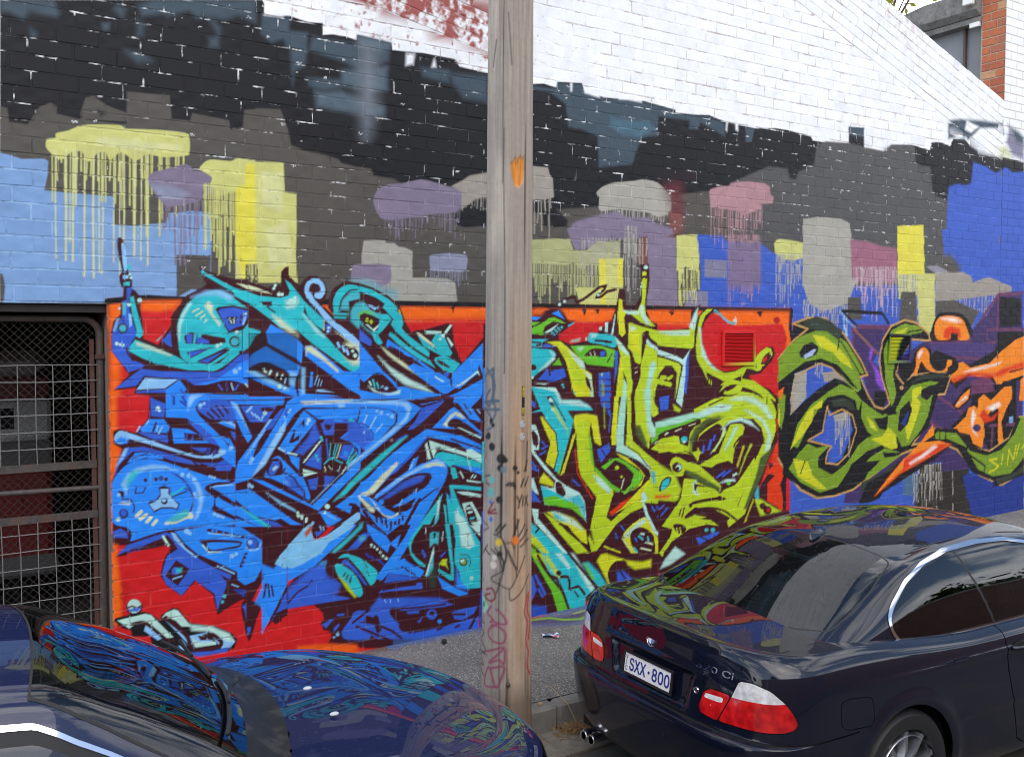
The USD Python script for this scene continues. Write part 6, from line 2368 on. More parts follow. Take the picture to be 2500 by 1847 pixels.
# rake lines of the two parapets: point and slope
RAKE_A, RAKE_B = (2.70, 4.531, -0.195), (7.094, 5.355, -0.329)
STEP_X, PIER_X = 3.80, 10.62
RAKE_ROWS_A, RAKE_ROWS_B = 5, 7


def rake_z(R, x):
    return R[1] + R[2] * (x - R[0])


def low_line(x):
    """Where the level courses end."""
    x = np.asarray(x, float)
    return np.where(x < STEP_X, rake_z(RAKE_A, x), rake_z(RAKE_B, x))


def base_paint(P):
    """Bare and whitewashed brick above the mural."""
    c = np.tile(srgb("#eef0f3"), (len(P), 1))
    n = vnoise(P, 5.0, 3); n2 = vnoise(P, 28.0, 5)
    stain = np.clip((n - 0.62) * 4, 0, 1)[:, None] * 0.12
    c = c * (1 - stain) + srgb("#b9bcc4") * stain
    up = P[:, 1] - low_line(P[:, 0])
    # the left parapet is mostly bare red brick with scrubbed whitewash
    bare = (P[:, 0] < STEP_X) & (up > -0.05)
    k = np.where(bare, np.clip((n * 0.45 + n2 * 0.75 - 0.50) * 5 + np.clip(up * 1.2, 0, 0.5), 0, 1), 0)
    spot = (P[:, 0] < STEP_X) & (up > -0.26) & (up <= -0.05)
    k = np.where(spot, np.clip((n2 - 0.66) * 6, 0, 1) * 0.8, k)
    top = (P[:, 0] > STEP_X) & (up > 0.30)
    k = np.where(top, np.clip((n2 * 0.7 + n * 0.5 - 0.66) * 5, 0, 1) * np.clip((up - 0.3) * 2, 0, .8) * np.clip((10.0 - P[:, 0]) / 2.2, 0.12, 1), k)
    red = srgb("#a05650") * (0.75 + 0.5 * vnoise(P, 60.0, 9))[:, None]
    return c * (1 - k[:, None]) + red * k[:, None]


WALL_M = paint_mat("wall_paint", 0.5, 0.10, 7.0, 0.45, 90.0, 0.28)


def is_flat(c):
    return (c.max(0) - c.min(0)).max() < 0.06


def brick_mesh(w, h, nx, nz, proud=0.0, bev=0.0034):
    """A brick seen from the street: gridded face at y = -proud, worn arrises, sides running back to y = deep."""
    x = np.r_[0, np.linspace(bev, w - bev, nx), w]
    z = np.r_[0, np.linspace(bev, h - bev, nz), h]
    X, Z = np.meshgrid(x, z, indexing="ij")
    edge = (X <= 0) | (X >= w) | (Z <= 0) | (Z >= h)
    Y = np.where(edge, bev - proud, -proud)
    if nx > 4:
        Y = Y + np.where(edge, 0, .0011 * np.sin(X * 31 + w * 900) * np.sin(Z * 67 + h * 2100))
    v = np.stack([X, Y, Z], -1).reshape(-1, 3)
    f = grid_faces(len(x), len(z))
    return v, f


MURAL_WALL = thing("painted_brick_wall", "long painted brick wall with big spray-painted letters and whitewashed top", "wall")


def lay_wall():
    rng = np.random.default_rng(5)
    todo = []          # (corner xz, axis angle, w, h, kind)
    row = -2
    while True:
        z0 = COURSE0 + row * COURSE
        if z0 > 7.1:
            break
        x = -3.0 + (0.5 * BRICK if row % 2 else 0.0) + rng.uniform(-.01, .01)
        x += 0.139 % BRICK
        while x < PIER_X:
            w = BRICK * (1 + rng.uniform(-0.025, 0.025))
            x1 = x + w
            a, b = x, min(x1, PIER_X)
            if z0 < GATE_Z - 0.02 and b > -2.6 and a < GATE_X:
                if a < -2.6:
                    b = -2.6
                else:
                    a = GATE_X
            if a < STEP_X < b and z0 > rake_z(RAKE_A, STEP_X):
                a = STEP_X
            if b - a > 0.03:
                todo.append((a, z0, b - a, COURSE, 0.0, "brick"))
            x = x1
        row += 1
    for R, x0, x1, rows in ((RAKE_A, -3.0, STEP_X, RAKE_ROWS_A), (RAKE_B, STEP_X, PIER_X, RAKE_ROWS_B)):
        ang = math.atan(R[2]); ca, sa = math.cos(ang), math.sin(ang)
        for r in range(rows):
            header = rows == 7 and r in (3, 6)
            L = BRICK * (0.5 if header else 1.0)
            n = int((x1 - x0) / ca / L) + 6
            s0 = -2 * L + (0.5 * L if r % 2 else 0) + rng.uniform(-.02, .02)
            for k in range(n):
                s = s0 + k * L * (1 + 0.0)
                ox = x0 + s * ca - (r * COURSE) * sa
                oz = rake_z(R, x0) + s * sa + (r * COURSE) * ca
                todo.append((ox, oz, L, COURSE, ang, "raking_brick"))
    return todo


def clip_poly(pts, n, d):
    """Keep the part of a convex polygon where n.p <= d."""
    out = []
    for i in range(len(pts)):
        p, q = pts[i], pts[(i + 1) % len(pts)]
        a, b = p @ n - d, q @ n - d
        if a <= 0:
            out.append(p)
        if (a < 0) != (b < 0) and abs(a - b) > 1e-12:
            out.append(p + (q - p) * (a / (a - b)))
    return np.array(out)


def project(P):
    d = np.asarray(P, float) - CAM
    z = d @ FWD
    return np.stack([d @ RIGHT / z, d @ UPV / z], -1) * FOCAL_PX, z


def poly_brick(poly, proud, bev=0.0034):
    """A brick cut to a convex outline."""
    c = poly.mean(0)
    d = poly - c
    inner = c + d * (1 - bev / (np.linalg.norm(d, axis=1, keepdims=True) + 1e-9) * 1.3)
    n = len(poly)
    v = np.vstack([np.c_[inner[:, 0], np.full(n, -proud), inner[:, 1]], np.c_[poly[:, 0], np.full(n, bev - proud), poly[:, 1]]])
    f = [(0, i, i + 1) for i in range(1, n - 1)] + [x for i in range(n) for x in ((i, n + i, n + (i + 1) % n), (i, n + (i + 1) % n, (i + 1) % n))]
    return v, np.array(f)


def build_wall():
    rng = np.random.default_rng(8)
    bricks = []
    for ox, oz, L, H, ang, kind in lay_wall():
        ca, sa = math.cos(ang), math.sin(ang)
        w, h = L - JOINT * rng.uniform(.35, 1.2), H - JOINT * rng.uniform(.6, 1.15)
        proud = float(np.clip(rng.normal(0, 0.0009), -.0018, .0025))
        corner = np.array([[0, 0], [w, 0], [w, h], [0, h]]) + JOINT / 2
        pw = np.c_[ox + corner[:, 0] * ca - corner[:, 1] * sa, oz + corner[:, 0] * sa + corner[:, 1] * ca]
        c = pw.mean(0)
        cut = False
        if kind == "brick":
            R = RAKE_A if c[0] < STEP_X else RAKE_B
            n = np.array([-R[2], 1.0]) / math.hypot(1, R[2]); d = n @ np.array([R[0], R[1]]) - 0.004
            if (pw @ n > d).any():
                pw = clip_poly(pw, n, d); cut = True
                if len(pw) < 3:
                    continue
        else:
            for n, d in ((np.array([1.0, 0]), PIER_X if c[0] > STEP_X or oz > 6 else STEP_X), (np.array([-1.0, 0]), 3.0 if ox < STEP_X - 0.05 and RAKE_A[1] + 1 > oz else -STEP_X)):
                if len(pw) and (pw @ n > d).any():
                    pw = clip_poly(pw, n, d); cut = True
                if len(pw) < 3:
                    break
            if len(pw) < 3:
                continue
        area = 0.5 * abs(np.dot(pw[:, 0], np.roll(pw[:, 1], 1)) - np.dot(pw[:, 1], np.roll(pw[:, 0], 1)))
        if area < 4e-4:
            continue
        px, dep = project(np.c_[pw[:, 0], np.zeros(len(pw)), pw[:, 1]])
        vis = ((np.abs(px[:, 0]) < 1330) & (np.abs(px[:, 1]) < 1000)).any()
        pa = 0.5 * abs(np.dot(px[:, 0], np.roll(px[:, 1], 1)) - np.dot(px[:, 1], np.roll(px[:, 0], 1)))
        if cut or not vis:
            v, f = poly_brick(pw, proud)
        else:
            sx = np.linalg.norm(px[1] - px[0]) / 2.44; sz = np.linalg.norm(px[2] - px[1]) / 2.44       # its size in picture pixels
            nx, nz = max(2, int(sx * 1.05)), max(2, int(sz * 1.1))
            v, f = brick_mesh(w, h, nx, nz, proud)
            X, Z = v[:, 0] + JOINT / 2, v[:, 2] + JOINT / 2
            v = np.c_[ox + X * ca - Z * sa, v[:, 1], oz + X * sa + Z * ca]
        bricks.append([kind, v, f, pa if vis else 0.0, cut or not vis, (ox, oz, w, h, ang, proud)])
    P = np.vstack([b[1][:, [0, 2]] for b in bricks])
    col = paint_at(P, base_paint(P))
    # worn, missed spots: white flecks on the arrises of the dark roller work
    k = 0
    for b in bricks:
        b.append(col[k:k + len(b[1])]); k += len(b[1])
    out = {"brick": [], "raking_brick": []}
    for kind, v, f, pa, plain, q, c in bricks:
        if not plain and is_flat(c):
            ox, oz, w, h, ang, proud = q
            m = c.mean(0)
            v2, f2 = brick_mesh(w, h, 2, 2, proud)
            X, Z = v2[:, 0] + JOINT / 2, v2[:, 2] + JOINT / 2
            ca, sa = math.cos(ang), math.sin(ang)
            v, f, c = np.c_[ox + X * ca - Z * sa, v2[:, 1], oz + X * sa + Z * ca], f2, np.tile(m, (len(v2), 1))
        tone = 1 + rng.normal(0, 0.025)
        c = np.clip(c * tone, 0, 0.93)
        arris = v[:, 1] > v[:, 1].min() + 0.002
        lum = c.mean(1)
        fleck = arris & (lum < 0.12) & (v[:, 2] > 2.55) & (vnoise(v[:, [0, 2]], 16.0, 4) > 0.68) & (rng.random(len(v)) < 0.6)
        c = np.where(fleck[:, None], 0.55, c)
        out[kind].append((pa, v, f, c))
    for kind, lst in out.items():
        lst.sort(key=lambda t: -t[0])
        for pa, v, f, c in lst[:300]:
            part(MURAL_WALL, kind, (v, f), WALL_M, paint=c)
        rest = lst[300:]
        if rest:
            V, F = join([(v, f) for _, v, f, _ in rest])
            part(MURAL_WALL, "brickwork" if kind == "brick" else "raking_brickwork", (V, F), WALL_M, kind="stuff", paint=np.vstack([c for *_, c in rest]))


def build_mortar():
    """The bed of mortar behind the bricks, painted over with them; missed white primer glints in the dark roller work."""
    rng = np.random.default_rng(3)
    V, F, n = [], [], 0
    y = 0.0024

    def strip(x0, x1, z0, z1, step):
        nonlocal n
        xs = np.linspace(x0, x1, max(2, int((x1 - x0) / step)))
        zs = np.linspace(z0, z1, max(2, int((z1 - z0) / step)))
        if len(xs) > len(zs):
            zs = np.array([z0, z1])
        else:
            xs = np.array([x0, x1])
        X, Z = np.meshgrid(xs, zs, indexing="ij")
        V.append(np.stack([X, np.full_like(X, y), Z], -1).reshape(-1, 3))
        F.append(grid_faces(len(xs), len(zs)) + n); n += X.size
    for ox, oz, L, H, ang, kind in lay_wall():
        if kind != "brick":
            continue
        top = float(low_line(ox + L / 2)) + 0.05
        if oz > top:
            continue
        e = JOINT * 0.9
        strip(ox, ox + L, oz - e, oz + e, 0.012)
        strip(ox - e, ox + e, oz + e, oz + H - e, 0.012)
    for R, x0, x1, rows in ((RAKE_A, -3.0, STEP_X, RAKE_ROWS_A), (RAKE_B, STEP_X, PIER_X, RAKE_ROWS_B)):
        up = rows * COURSE * math.hypot(1, R[2])
        xs = np.linspace(x0, x1, 300)
        zs = np.linspace(-0.1, up - 0.012, 24)
        X, K = np.meshgrid(xs, zs, indexing="ij")
        V.append(np.stack([X, np.full_like(X, y + .0012), R[1] + R[2] * (X - R[0]) + K], -1).reshape(-1, 3))
        F.append(grid_faces(300, 24) + n); n += X.size
    V, F = np.vstack(V), np.vstack(F)
    P = V[:, [0, 2]]
    c = paint_at(P, base_paint(P))
    lum = c.mean(1)
    n1, n2 = vnoise(P, 14.0, 21), vnoise(P, 55.0, 22)
    up = P[:, 1]
    roller = (lum < 0.10) & (up > 2.5)
    hi = np.clip((n1 - 0.615 + 0.07 * (up - 3.3)) * 10, 0, 1) * np.clip((n2 - 0.42) * 6, 0, 1)
    c = np.where(roller[:, None], c * (1 - hi[:, None]) + 0.72 * hi[:, None], c)
    white = lum > 0.62
    seam = np.clip((n1 * .7 + n2 * .5 - 0.54) * 4, 0, 1)[:, None] * 0.72
    c = np.where(white[:, None], c * (1 - seam) + srgb("#9b7f78") * seam, c)
    mural = (~white) & (~roller)
    lift = (0.10 + 0.30 * np.clip((n1 - 0.45) * 4, 0, 1))[:, None]
    dark = (np.clip((n2 - 0.6) * 4, 0, 1) * 0.6)[:, None]
    c = np.where(mural[:, None], (c * (1 - lift) + np.minimum(c * 1.6 + 0.10, 0.8) * lift) * (1 - dark), c)
    part(MURAL_WALL, "mortar", (V, F), WALL_M, paint=np.clip(c, 0, .9))
    # the body of the wall behind, and its capping
    B = pbr("wall_core", (0.22, 0.17, 0.15), 0.9, var=0.2)
    core = [box(-3.0, -2.6, 0.0061, 0.23, -0.4, GATE_Z), box(GATE_X, PIER_X, 0.0061, 0.23, -0.4, GATE_Z), box(-3.0, STEP_X, 0.0061, 0.23, GATE_Z, 4.1)]
    for R, x0, x1, z0, rows in ((RAKE_A, -3.0, STEP_X, 4.1, RAKE_ROWS_A), (RAKE_B, STEP_X, PIER_X, GATE_Z, RAKE_ROWS_B)):
        up = rows * COURSE * math.hypot(1, R[2]) - 0.006
        q = [(x0, z0), (x1, z0), (x1, rake_z(R, x1) + up), (x0, rake_z(R, x0) + up)]
        v = np.array([(x, yy, z) for yy in (0.0061, 0.23) for x, z in q])
        f = np.array([(0, 1, 2), (0, 2, 3), (5, 4, 7), (5, 7, 6), (0, 4, 5), (0, 5, 1), (1, 5, 6), (1, 6, 2), (2, 6, 7), (2, 7, 3), (3, 7, 4), (3, 4, 0)])
        core.append((v, f))
    part(MURAL_WALL, "wall_core", join(core), B)


build_wall()
build_mortar()


# ------------------------------------------------------------------ ground
def wall_base(x):
    return -0.02 + 0.0215 * np.clip(np.asarray(x, float) - 4.0, 0, 14)


KERB_Y, KERB_Z, GUT_Z = -1.45, -0.068, -0.212


def path_z(x, y):
    k = np.clip(-np.asarray(y, float) / 1.33, 0, 1)
    return wall_base(x) * (1 - k) + KERB_Z * k + 0.004 * np.sin(x * 2.1 + y * 3.0)


ASPHALT = usdkit.material(stage, "/World/Looks/asphalt_path", {
    "tc": ("texture_coordinate", {}),
    "v": ("voronoi_texture", {"scale": 190.0}),
    "r": ("rgb_ramp", {"ramp": [(0.0, (.095, .084, .076)), (0.45, (.155, .140, .128)), (0.80, (.235, .218, .202)), (0.93, (.29, .27, .25)), (0.965, (.62, .60, .56)), (1.0, (.7, .68, .65))]}),
    "sep": ("separate_xyz", {}),
    "n": ("noise_texture", {"scale": 2.3, "detail": 8.0, "roughness": 0.7}),
    "nr": ("rgb_ramp", {"ramp": [(0.3, (.72, .70, .69)), (0.52, (1, 1, 1)), (0.75, (1.22, 1.17, 1.10))]}),
    "mx": ("vector_math", {"math_type": "multiply"}),
    "b": ("bump", {"strength": 0.6, "distance": 0.004}),
    "p": ("principled_bsdf", {"roughness": 0.75}),
}, [("tc.object", "v.vector"), ("v.color", "sep.vector"), ("sep.x", "r.fac"), ("tc.object", "n.vector"), ("n.fac", "nr.fac"), ("r.color", "mx.vector1"), ("nr.color", "mx.vector2"),
    ("mx.vector", "p.base_color"), ("v.distance", "b.height"), ("b.normal", "p.normal")], surface="p.BSDF")
xs = np.r_[np.linspace(-12, 0, 14), np.linspace(.2, 12, 70), np.linspace(12.5, 30, 14)]
ys = np.linspace(0.05, -1.335, 20)
solo("footpath", sheet(lambda x, y: np.stack([x, y, path_z(x, y)], -1), xs, ys[::-1]), ASPHALT, kind="structure", smooth=True)
ROAD = pbr("road_asphalt", (.085, .080, .074), 0.85, var=0.3, scale=40, bump=0.6, bscale=140, dirt=(.15, .125, .095), dscale=2.2)
solo("road", sheet(lambda x, y: np.stack([x, y, -0.232 - 0.010 * np.clip((-1.80 - y) / .5, 0, 1)], -1), np.linspace(-14, 34, 60), np.linspace(-9.0, -1.79, 24)), ROAD, kind="structure", smooth=True)
STONE = pbr("bluestone", (.19, .178, .165), 0.8, var=0.28, scale=14, bump=0.7, bscale=45, dirt=(.21, .19, .16), dscale=5)
kerb = thing("kerb", "grey bluestone kerb edging the asphalt footpath", "kerb")
x = -10.0; r = np.random.default_rng(2)
while x < 22:
    L = r.uniform(.85, 1.25)
    dz = r.normal(0, .004)
    part(kerb, "kerb_stone", moved(box(x + .004, x + L - .004, KERB_Y + r.normal(0, .004), -1.332, -0.42, KERB_Z + dz, .018), (0, 0, 0)), STONE)
    x += L
kerb2 = thing("gutter", "shallow stone gutter between kerb and road", "gutter")
x = -10.0
GUTM = pbr("gutter_stone", (.17, .150, .125), 0.85, var=0.3, scale=18, bump=0.7, bscale=50, dirt=(.23, .19, .135), dscale=4)
while x < 22:
    L = r.uniform(.5, .8)
    b = box(x + .004, x + L - .004, -1.785, -1.47, -0.45, GUT_Z + r.normal(0, .003), .01)
    part(kerb2, "gutter_stone", b, GUTM)
    x += L
meta(stage.GetPrimAtPath(kerb), kind="structure"); meta(stage.GetPrimAtPath(kerb2), kind="structure")
GROUND = pbr("ground_bed", (.10, .085, .065), 0.95, var=0.3, scale=20, bump=.5)
solo("ground", (np.array([(-60, -60, -.47), (60, -60, -.47), (60, 60, -.47), (-60, 60, -.47)], float), np.array([(0, 1, 2), (0, 2, 3)])), GROUND, kind="structure")
solo("gutter_dirt", sheet(lambda x, y: np.stack([x, y, -0.2155 + .006 * np.sin(x * 9) * np.sin(y * 21) - .004], -1), np.linspace(-10, 22, 120), np.linspace(-1.785, -1.455, 6)), pbr("silt", (.19, .155, .105), .95, var=.35, scale=30, bump=.6), kind="structure", smooth=True)


# ------------------------------------------------------------------ cars: shaped panels, cut along their real seams
def carve(V, F, val, *extra):
    """Splits a mesh along val = 0: ((V, F, extras) where val < 0, (V, F, extras) where val >= 0)."""
    val = np.where(np.abs(val) < 1e-7, 1e-7, val)
    s = val[F] < 0
    n = s.sum(1)
    data = [np.asarray(V, float)] + [np.asarray(e, float) for e in extra]
    new, cache, k = [[] for _ in data], {}, len(V)

    def cut(i, j):
        nonlocal k
        key = (i, j) if i < j else (j, i)
        if key not in cache:
            i, j = key
            t = val[i] / (val[i] - val[j])
            for d, o in zip(data, new):
                o.append(d[i] + (d[j] - d[i]) * t)
            cache[key] = k; k += 1
        return cache[key]
    neg, pos = [F[n == 3]], [F[n == 0]]
    a, b = [], []
    for f, w in zip(F[(n == 1) | (n == 2)], s[(n == 1) | (n == 2)]):
        lone = int(np.argmax(w)) if w.sum() == 1 else int(np.argmin(w))
        p, q, r = f[lone], f[(lone + 1) % 3], f[(lone + 2) % 3]
        x, y = cut(p, q), cut(p, r)
        tri, quad = [(p, x, y)], [(x, q, r), (x, r, y)]
        if w.sum() == 1:
            a += tri; b += quad
        else:
            b += tri; a += quad
    neg.append(np.array(a, int).reshape(-1, 3)); pos.append(np.array(b, int).reshape(-1, 3))
    full = [np.vstack([d, np.array(o).reshape(-1, *d.shape[1:])]) if len(o) else d for d, o in zip(data, new)]
    out = []
    for fs in (np.vstack(neg), np.vstack(pos)):
        used = np.unique(fs)
        lut = np.zeros(k, int); lut[used] = np.arange(len(used))
        out.append((full[0][used], lut[fs] if len(fs) else fs.reshape(-1, 3), [d[used] for d in full[1:]]))
    return out


def sdf(P, poly):
    """Signed distance (negative inside) of 2-D points to a polygon."""
    P = np.asarray(P, float); a = np.asarray(poly, float); b = np.roll(a, -1, 0)
    best = np.full(len(P), 1e9); odd = np.zeros(len(P), bool)
    for p, q in zip(a, b):
        d = q - p
        r = P - p
        t = np.clip(r @ d / (d @ d + 1e-12), 0, 1)
        best = np.minimum(best, ((r - t[:, None] * d) ** 2).sum(1))
        up = (p[1] > P[:, 1]) != (q[1] > P[:, 1])
        if q[1] != p[1]:
            odd ^= up & (P[:, 0] < p[0] + (P[:, 1] - p[1]) / (q[1] - p[1]) * (q[0] - p[0]))
    return np.where(odd, -1, 1) * np.sqrt(best)


def path_dist(P, pts):
    P = np.asarray(P, float); best = np.full(len(P), 1e9)
    pts = np.asarray(pts, float)
    for p, q in zip(pts[:-1], pts[1:]):
        d = q - p
        t = np.clip((P - p) @ d / (d @ d + 1e-12), 0, 1)
        best = np.minimum(best, ((P - p - t[:, None] * d) ** 2).sum(1))
    return np.sqrt(best)


def rounded(pts, r=0.02, n=5):
    """A polygon with its corners rounded."""
    p = np.asarray(pts, float); out = []
    for i in range(len(p)):
        a, b, c = p[i - 1], p[i], p[(i + 1) % len(p)]
        u, v = a - b, c - b
        lu, lv = np.linalg.norm(u), np.linalg.norm(v)
        k = min(r, lu * .45, lv * .45)
        s, e = b + u / lu * k, b + v / lv * k
        for t in np.linspace(0, 1, n):
            out.append((1 - t) ** 2 * s + 2 * t * (1 - t) * b + t * t * e)
    return np.array(out)


def ring(P, k, n1=70, n2=90, n3=60):
    """Half outline of the body at level k: rear middle, round the corner, along the side, to the front middle."""
    xr, W, xf = P["xr"][k], P["W"][k], P["xf"][k]
    D, p, D2, p2 = P["rear_depth"], P["rear_p"], P["front_depth"], P["front_p"]
    th = np.linspace(0, np.pi / 2, 600)
    y = W * np.sin(th) ** (2 / p); x = xr + D * (1 - np.cos(th) ** (2 / p))
    y2 = W * np.cos(th) ** (2 / p2); x2 = xf - D2 * (1 - np.sin(th) ** (2 / p2))

    def even(x, y, n, end):
        s = np.r_[0, np.cumsum(np.hypot(np.diff(x), np.diff(y)))]
        q = np.linspace(0, s[-1], n + 1)
        q = q if end else q[:-1]
        return np.c_[np.interp(q, s, x), np.interp(q, s, y)]
    a = even(x, y, n1, False)
    b = np.c_[np.linspace(xr + D, xf - D2, n2 + 1)[:-1], np.full(n2, W)]
    c = even(x2, y2, n3, True)
    q = np.vstack([a, b, c])
    q[:, 1] *= 1 - P["barrel"] * ((q[:, 0] - 2.2) / 2.2) ** 2
    return q


def level_z(P, k, x):
    zr, zm, zf = P["z"][k]
    L = P["xf"][k]
    n = P.get("nose", 0)
    return PchipInterpolator([-.2, .55, 1.7, 2.6, 3.5, L - .25, L + .02 + .2 * n], [zr, zr, zm, zm, (.55 * zm + .45 * P["hood_z"][k]) * (1 - n) + P["hood_z"][k] * n, zf + n * .6 * (P["hood_z"][k] - zf), zf])(x)


def shell(P, rows=84):
    n = len(P["W"])
    R = [ring(P, k) for k in range(n)]
    A = np.stack([np.c_[r[:, 0], r[:, 1], level_z(P, k, r[:, 0])] for k, r in enumerate(R)])
    ks = np.linspace(0, n - 1, rows)
    B = PchipInterpolator(np.arange(n), A, axis=0)(ks)
    for xw, zw in P["wheels"]:
        rr = np.hypot(B[..., 0] - xw, B[..., 2] - zw)
        B[..., 1] += np.where(B[..., 1] > .6, .013 * np.exp(-((rr - .385) / .03) ** 2), 0)
    m = B.shape[1]
    ref = R[min(7, n - 1)]
    s = np.r_[0, np.cumsum(np.hypot(*np.diff(ref, axis=0).T))]
    S = np.broadcast_to(s, B.shape[:2])
    V = B.reshape(-1, 3) * [1, -1, 1]
    return V, grid_faces(rows, m)[:, ::-1], np.c_[S.ravel(), V[:, 2], np.repeat(ks, m)]


def deck_z(P, x, s):
    k = len(P["W"]) - 1
    xr = P["xr"][k]; xf = P["xf"][k]
    edge = level_z(P, k, x)
    crown = np.interp(x, [0, .7, 1.5, 3.2, 4.2, 4.5], P["crown"])
    d0 = np.clip(x - P["_r"](s), 0, 9); d1 = np.clip(P["_f"](s) - x, 0, 9)
    z = edge + crown * (1 - s ** 2) * (1 - np.exp(-d0 / .10)) * (1 - np.exp(-d1 / .16))
    if P.get("lip"):
        z += P["lip"] * np.exp(-((d0 - .028) / .030) ** 2) * np.clip(1.12 - s ** 6, 0, 1) * np.clip(d0 / .012, 0, 1)
    return z


def deck(P):
    k = len(P["W"]) - 1
    xr, W, xf = P["xr"][k], P["W"][k], P["xf"][k]
    D, p, D2, p2 = P["rear_depth"], P["rear_p"], P["front_depth"], P["front_p"]
    P["_r"] = lambda s: xr + D * (1 - (1 - np.clip(s, 0, 1) ** p) ** (1 / p))
    P["_f"] = lambda s: xf - D2 * (1 - (1 - np.clip(s, 0, 1) ** p2) ** (1 / p2))
    us = np.r_[np.linspace(0, .06, 22)[:-1], np.linspace(.06, .94, 150), np.linspace(.94, 1, 18)[1:]]
    ss = np.sin(np.linspace(0, np.pi / 2, 46))
    U, S = np.meshgrid(us, ss, indexing="ij")
    x = P["_r"](S) + (P["_f"](S) - P["_r"](S)) * U
    y = S * W * (1 - P["barrel"] * ((x - 2.2) / 2.2) ** 2)
    V = np.stack([x, -y, deck_z(P, x, S)], -1).reshape(-1, 3)
    return V, grid_faces(len(us), len(ss))[:, ::-1], np.c_[V[:, :2]]


def house(P, nx=170, nv=70):
    g = P["house"]
    X = np.array(g["x"], float)
    f = {k: PchipInterpolator(X, g[k]) for k in ("zc", "zr", "yr", "yb", "zb")}
    xs = np.linspace(X[0], X[-1], nx)
    zc, zr, yr, yb, zb = (f[k](xs)[:, None] for k in ("zc", "zr", "yr", "yb", "zb"))
    v = np.linspace(0, 1, nv)[None, :]
    cut = .46
    soft = g.get("round", .10)
    # side: base to rail with a slight belly; roof: rail to middle with crown; the corner rounded by a blend
    a = np.clip(v / cut, 0, 1); b = np.clip((v - cut) / (1 - cut), 0, 1)
    ys = yb + (yr - yb) * a + .028 * np.sin(np.pi * a); zs = zb + (zr - zb) * a
    yq = yr * (1 - b); zq = zr + (zc - zr) * (1 - (1 - b) ** 2.1)
    Y = np.where(v <= cut, ys, yq); Z = np.where(v <= cut, zs, zq)
    for _ in range(int(40 * soft)):      # rounds the rail
        w = np.exp(-((v - cut) / .10) ** 2)
        Yn = Y.copy(); Zn = Z.copy()
        Yn[:, 1:-1] = .5 * Y[:, 1:-1] + .25 * (Y[:, :-2] + Y[:, 2:]); Zn[:, 1:-1] = .5 * Z[:, 1:-1] + .25 * (Z[:, :-2] + Z[:, 2:])
        Y = Y * (1 - w) + Yn * w; Z = Z * (1 - w) + Zn * w
    xx = xs[:, None] + np.zeros_like(v)
    V = np.stack([xx, -Y, Z], -1).reshape(-1, 3)
    VV = np.broadcast_to(v, xx.shape)
    return V, grid_faces(nx, nv), np.c_[V[:, 0], V[:, 2], VV.ravel(), V[:, 1]]


BMW = dict(
    xr=[.10, .035, .012, .000, .010, .050, .062, .074, .086, .091, .096],
    W=[.800, .845, .866, .874, .8755, .8755, .872, .864, .846, .815, .770],
    xf=[4.40, 4.46, 4.485, 4.488, 4.478, 4.45, 4.43, 4.40, 4.36, 4.32, 4.26],
    z=[(.22, .19, .18), (.31, .28, .25), (.44, .42, .40), (.565, .555, .52), (.605, .60, .57), (.618, .62, .59), (.70, .70, .64), (.80, .785, .68), (.895, .860, .72), (.948, .895, .745), (.982, .914, .76)],
    hood_z=[.18, .25, .40, .53, .59, .61, .68, .76, .83, .87, .90],
    rear_depth=.46, rear_p=3.6, front_depth=1.1, front_p=2.7, barrel=.022,
    crown=[.030, .045, .05, .07, .05, .02], lip=.016, wheels=[(1.0, .317), (3.725, .317)],
    house=dict(x=[.46, .62, .80, 1.0, 1.18, 1.36, 1.7, 2.1, 2.5, 2.75, 3.0, 3.3, 3.5],
               zc=[.965, 1.035, 1.115, 1.205, 1.275, 1.325, 1.358, 1.369, 1.345, 1.29, 1.195, 1.06, .955],
               zr=[.945, 1.00, 1.07, 1.155, 1.225, 1.272, 1.308, 1.315, 1.285, 1.225, 1.13, 1.00, .91],
               yr=[.665, .655, .64, .622, .605, .592, .578, .57, .58, .60, .64, .69, .71],
               yb=[.745, .75, .755, .76, .762, .764, .765, .765, .762, .758, .752, .745, .74],
               zb=[.90] * 13, round=.25),
)
SEDAN = dict(
    xr=[.10, .04, .02, .0, .01, .02, .03, .05, .07, .09, .11],
    W=[.80, .84, .86, .872, .875, .875, .87, .86, .845, .815, .765],
    xf=[4.30, 4.35, 4.38, 4.39, 4.39, 4.385, 4.37, 4.34, 4.28, 4.22, 4.14],
    z=[(.22, .19, .19), (.32, .28, .26), (.45, .42, .38), (.57, .55, .47), (.61, .60, .51), (.65, .64, .54), (.73, .71, .60), (.82, .80, .66), (.91, .875, .71), (.96, .915, .745), (.985, .94, .77)],
    hood_z=[.18, .25, .40, .53, .585, .63, .71, .80, .875, .905, .920],
    nose=1.0, rear_depth=.8, rear_p=3.0, front_depth=1.0, front_p=2.45, barrel=.022,
    crown=[.03, .04, .05, .095, .075, .03], wheels=[(.98, .31), (3.62, .31)],
    house=dict(x=[.40, .62, .85, 1.1, 1.4, 1.8, 2.1, 2.33, 2.55, 2.80, 3.05, 3.25, 3.4],
               zc=[.95, 1.04, 1.16, 1.29, 1.40, 1.455, 1.462, 1.450, 1.355, 1.225, 1.075, .945, .85],
               zr=[.93, 1.00, 1.10, 1.21, 1.315, 1.385, 1.39, 1.37, 1.275, 1.135, .965, .84, .78],
               yr=[.66, .65, .635, .61, .585, .57, .57, .58, .60, .635, .675, .705, .72],
               yb=[.745, .75, .755, .76, .765, .77, .77, .768, .764, .758, .752, .748, .745],
               zb=[.915] * 13, round=.25),
)


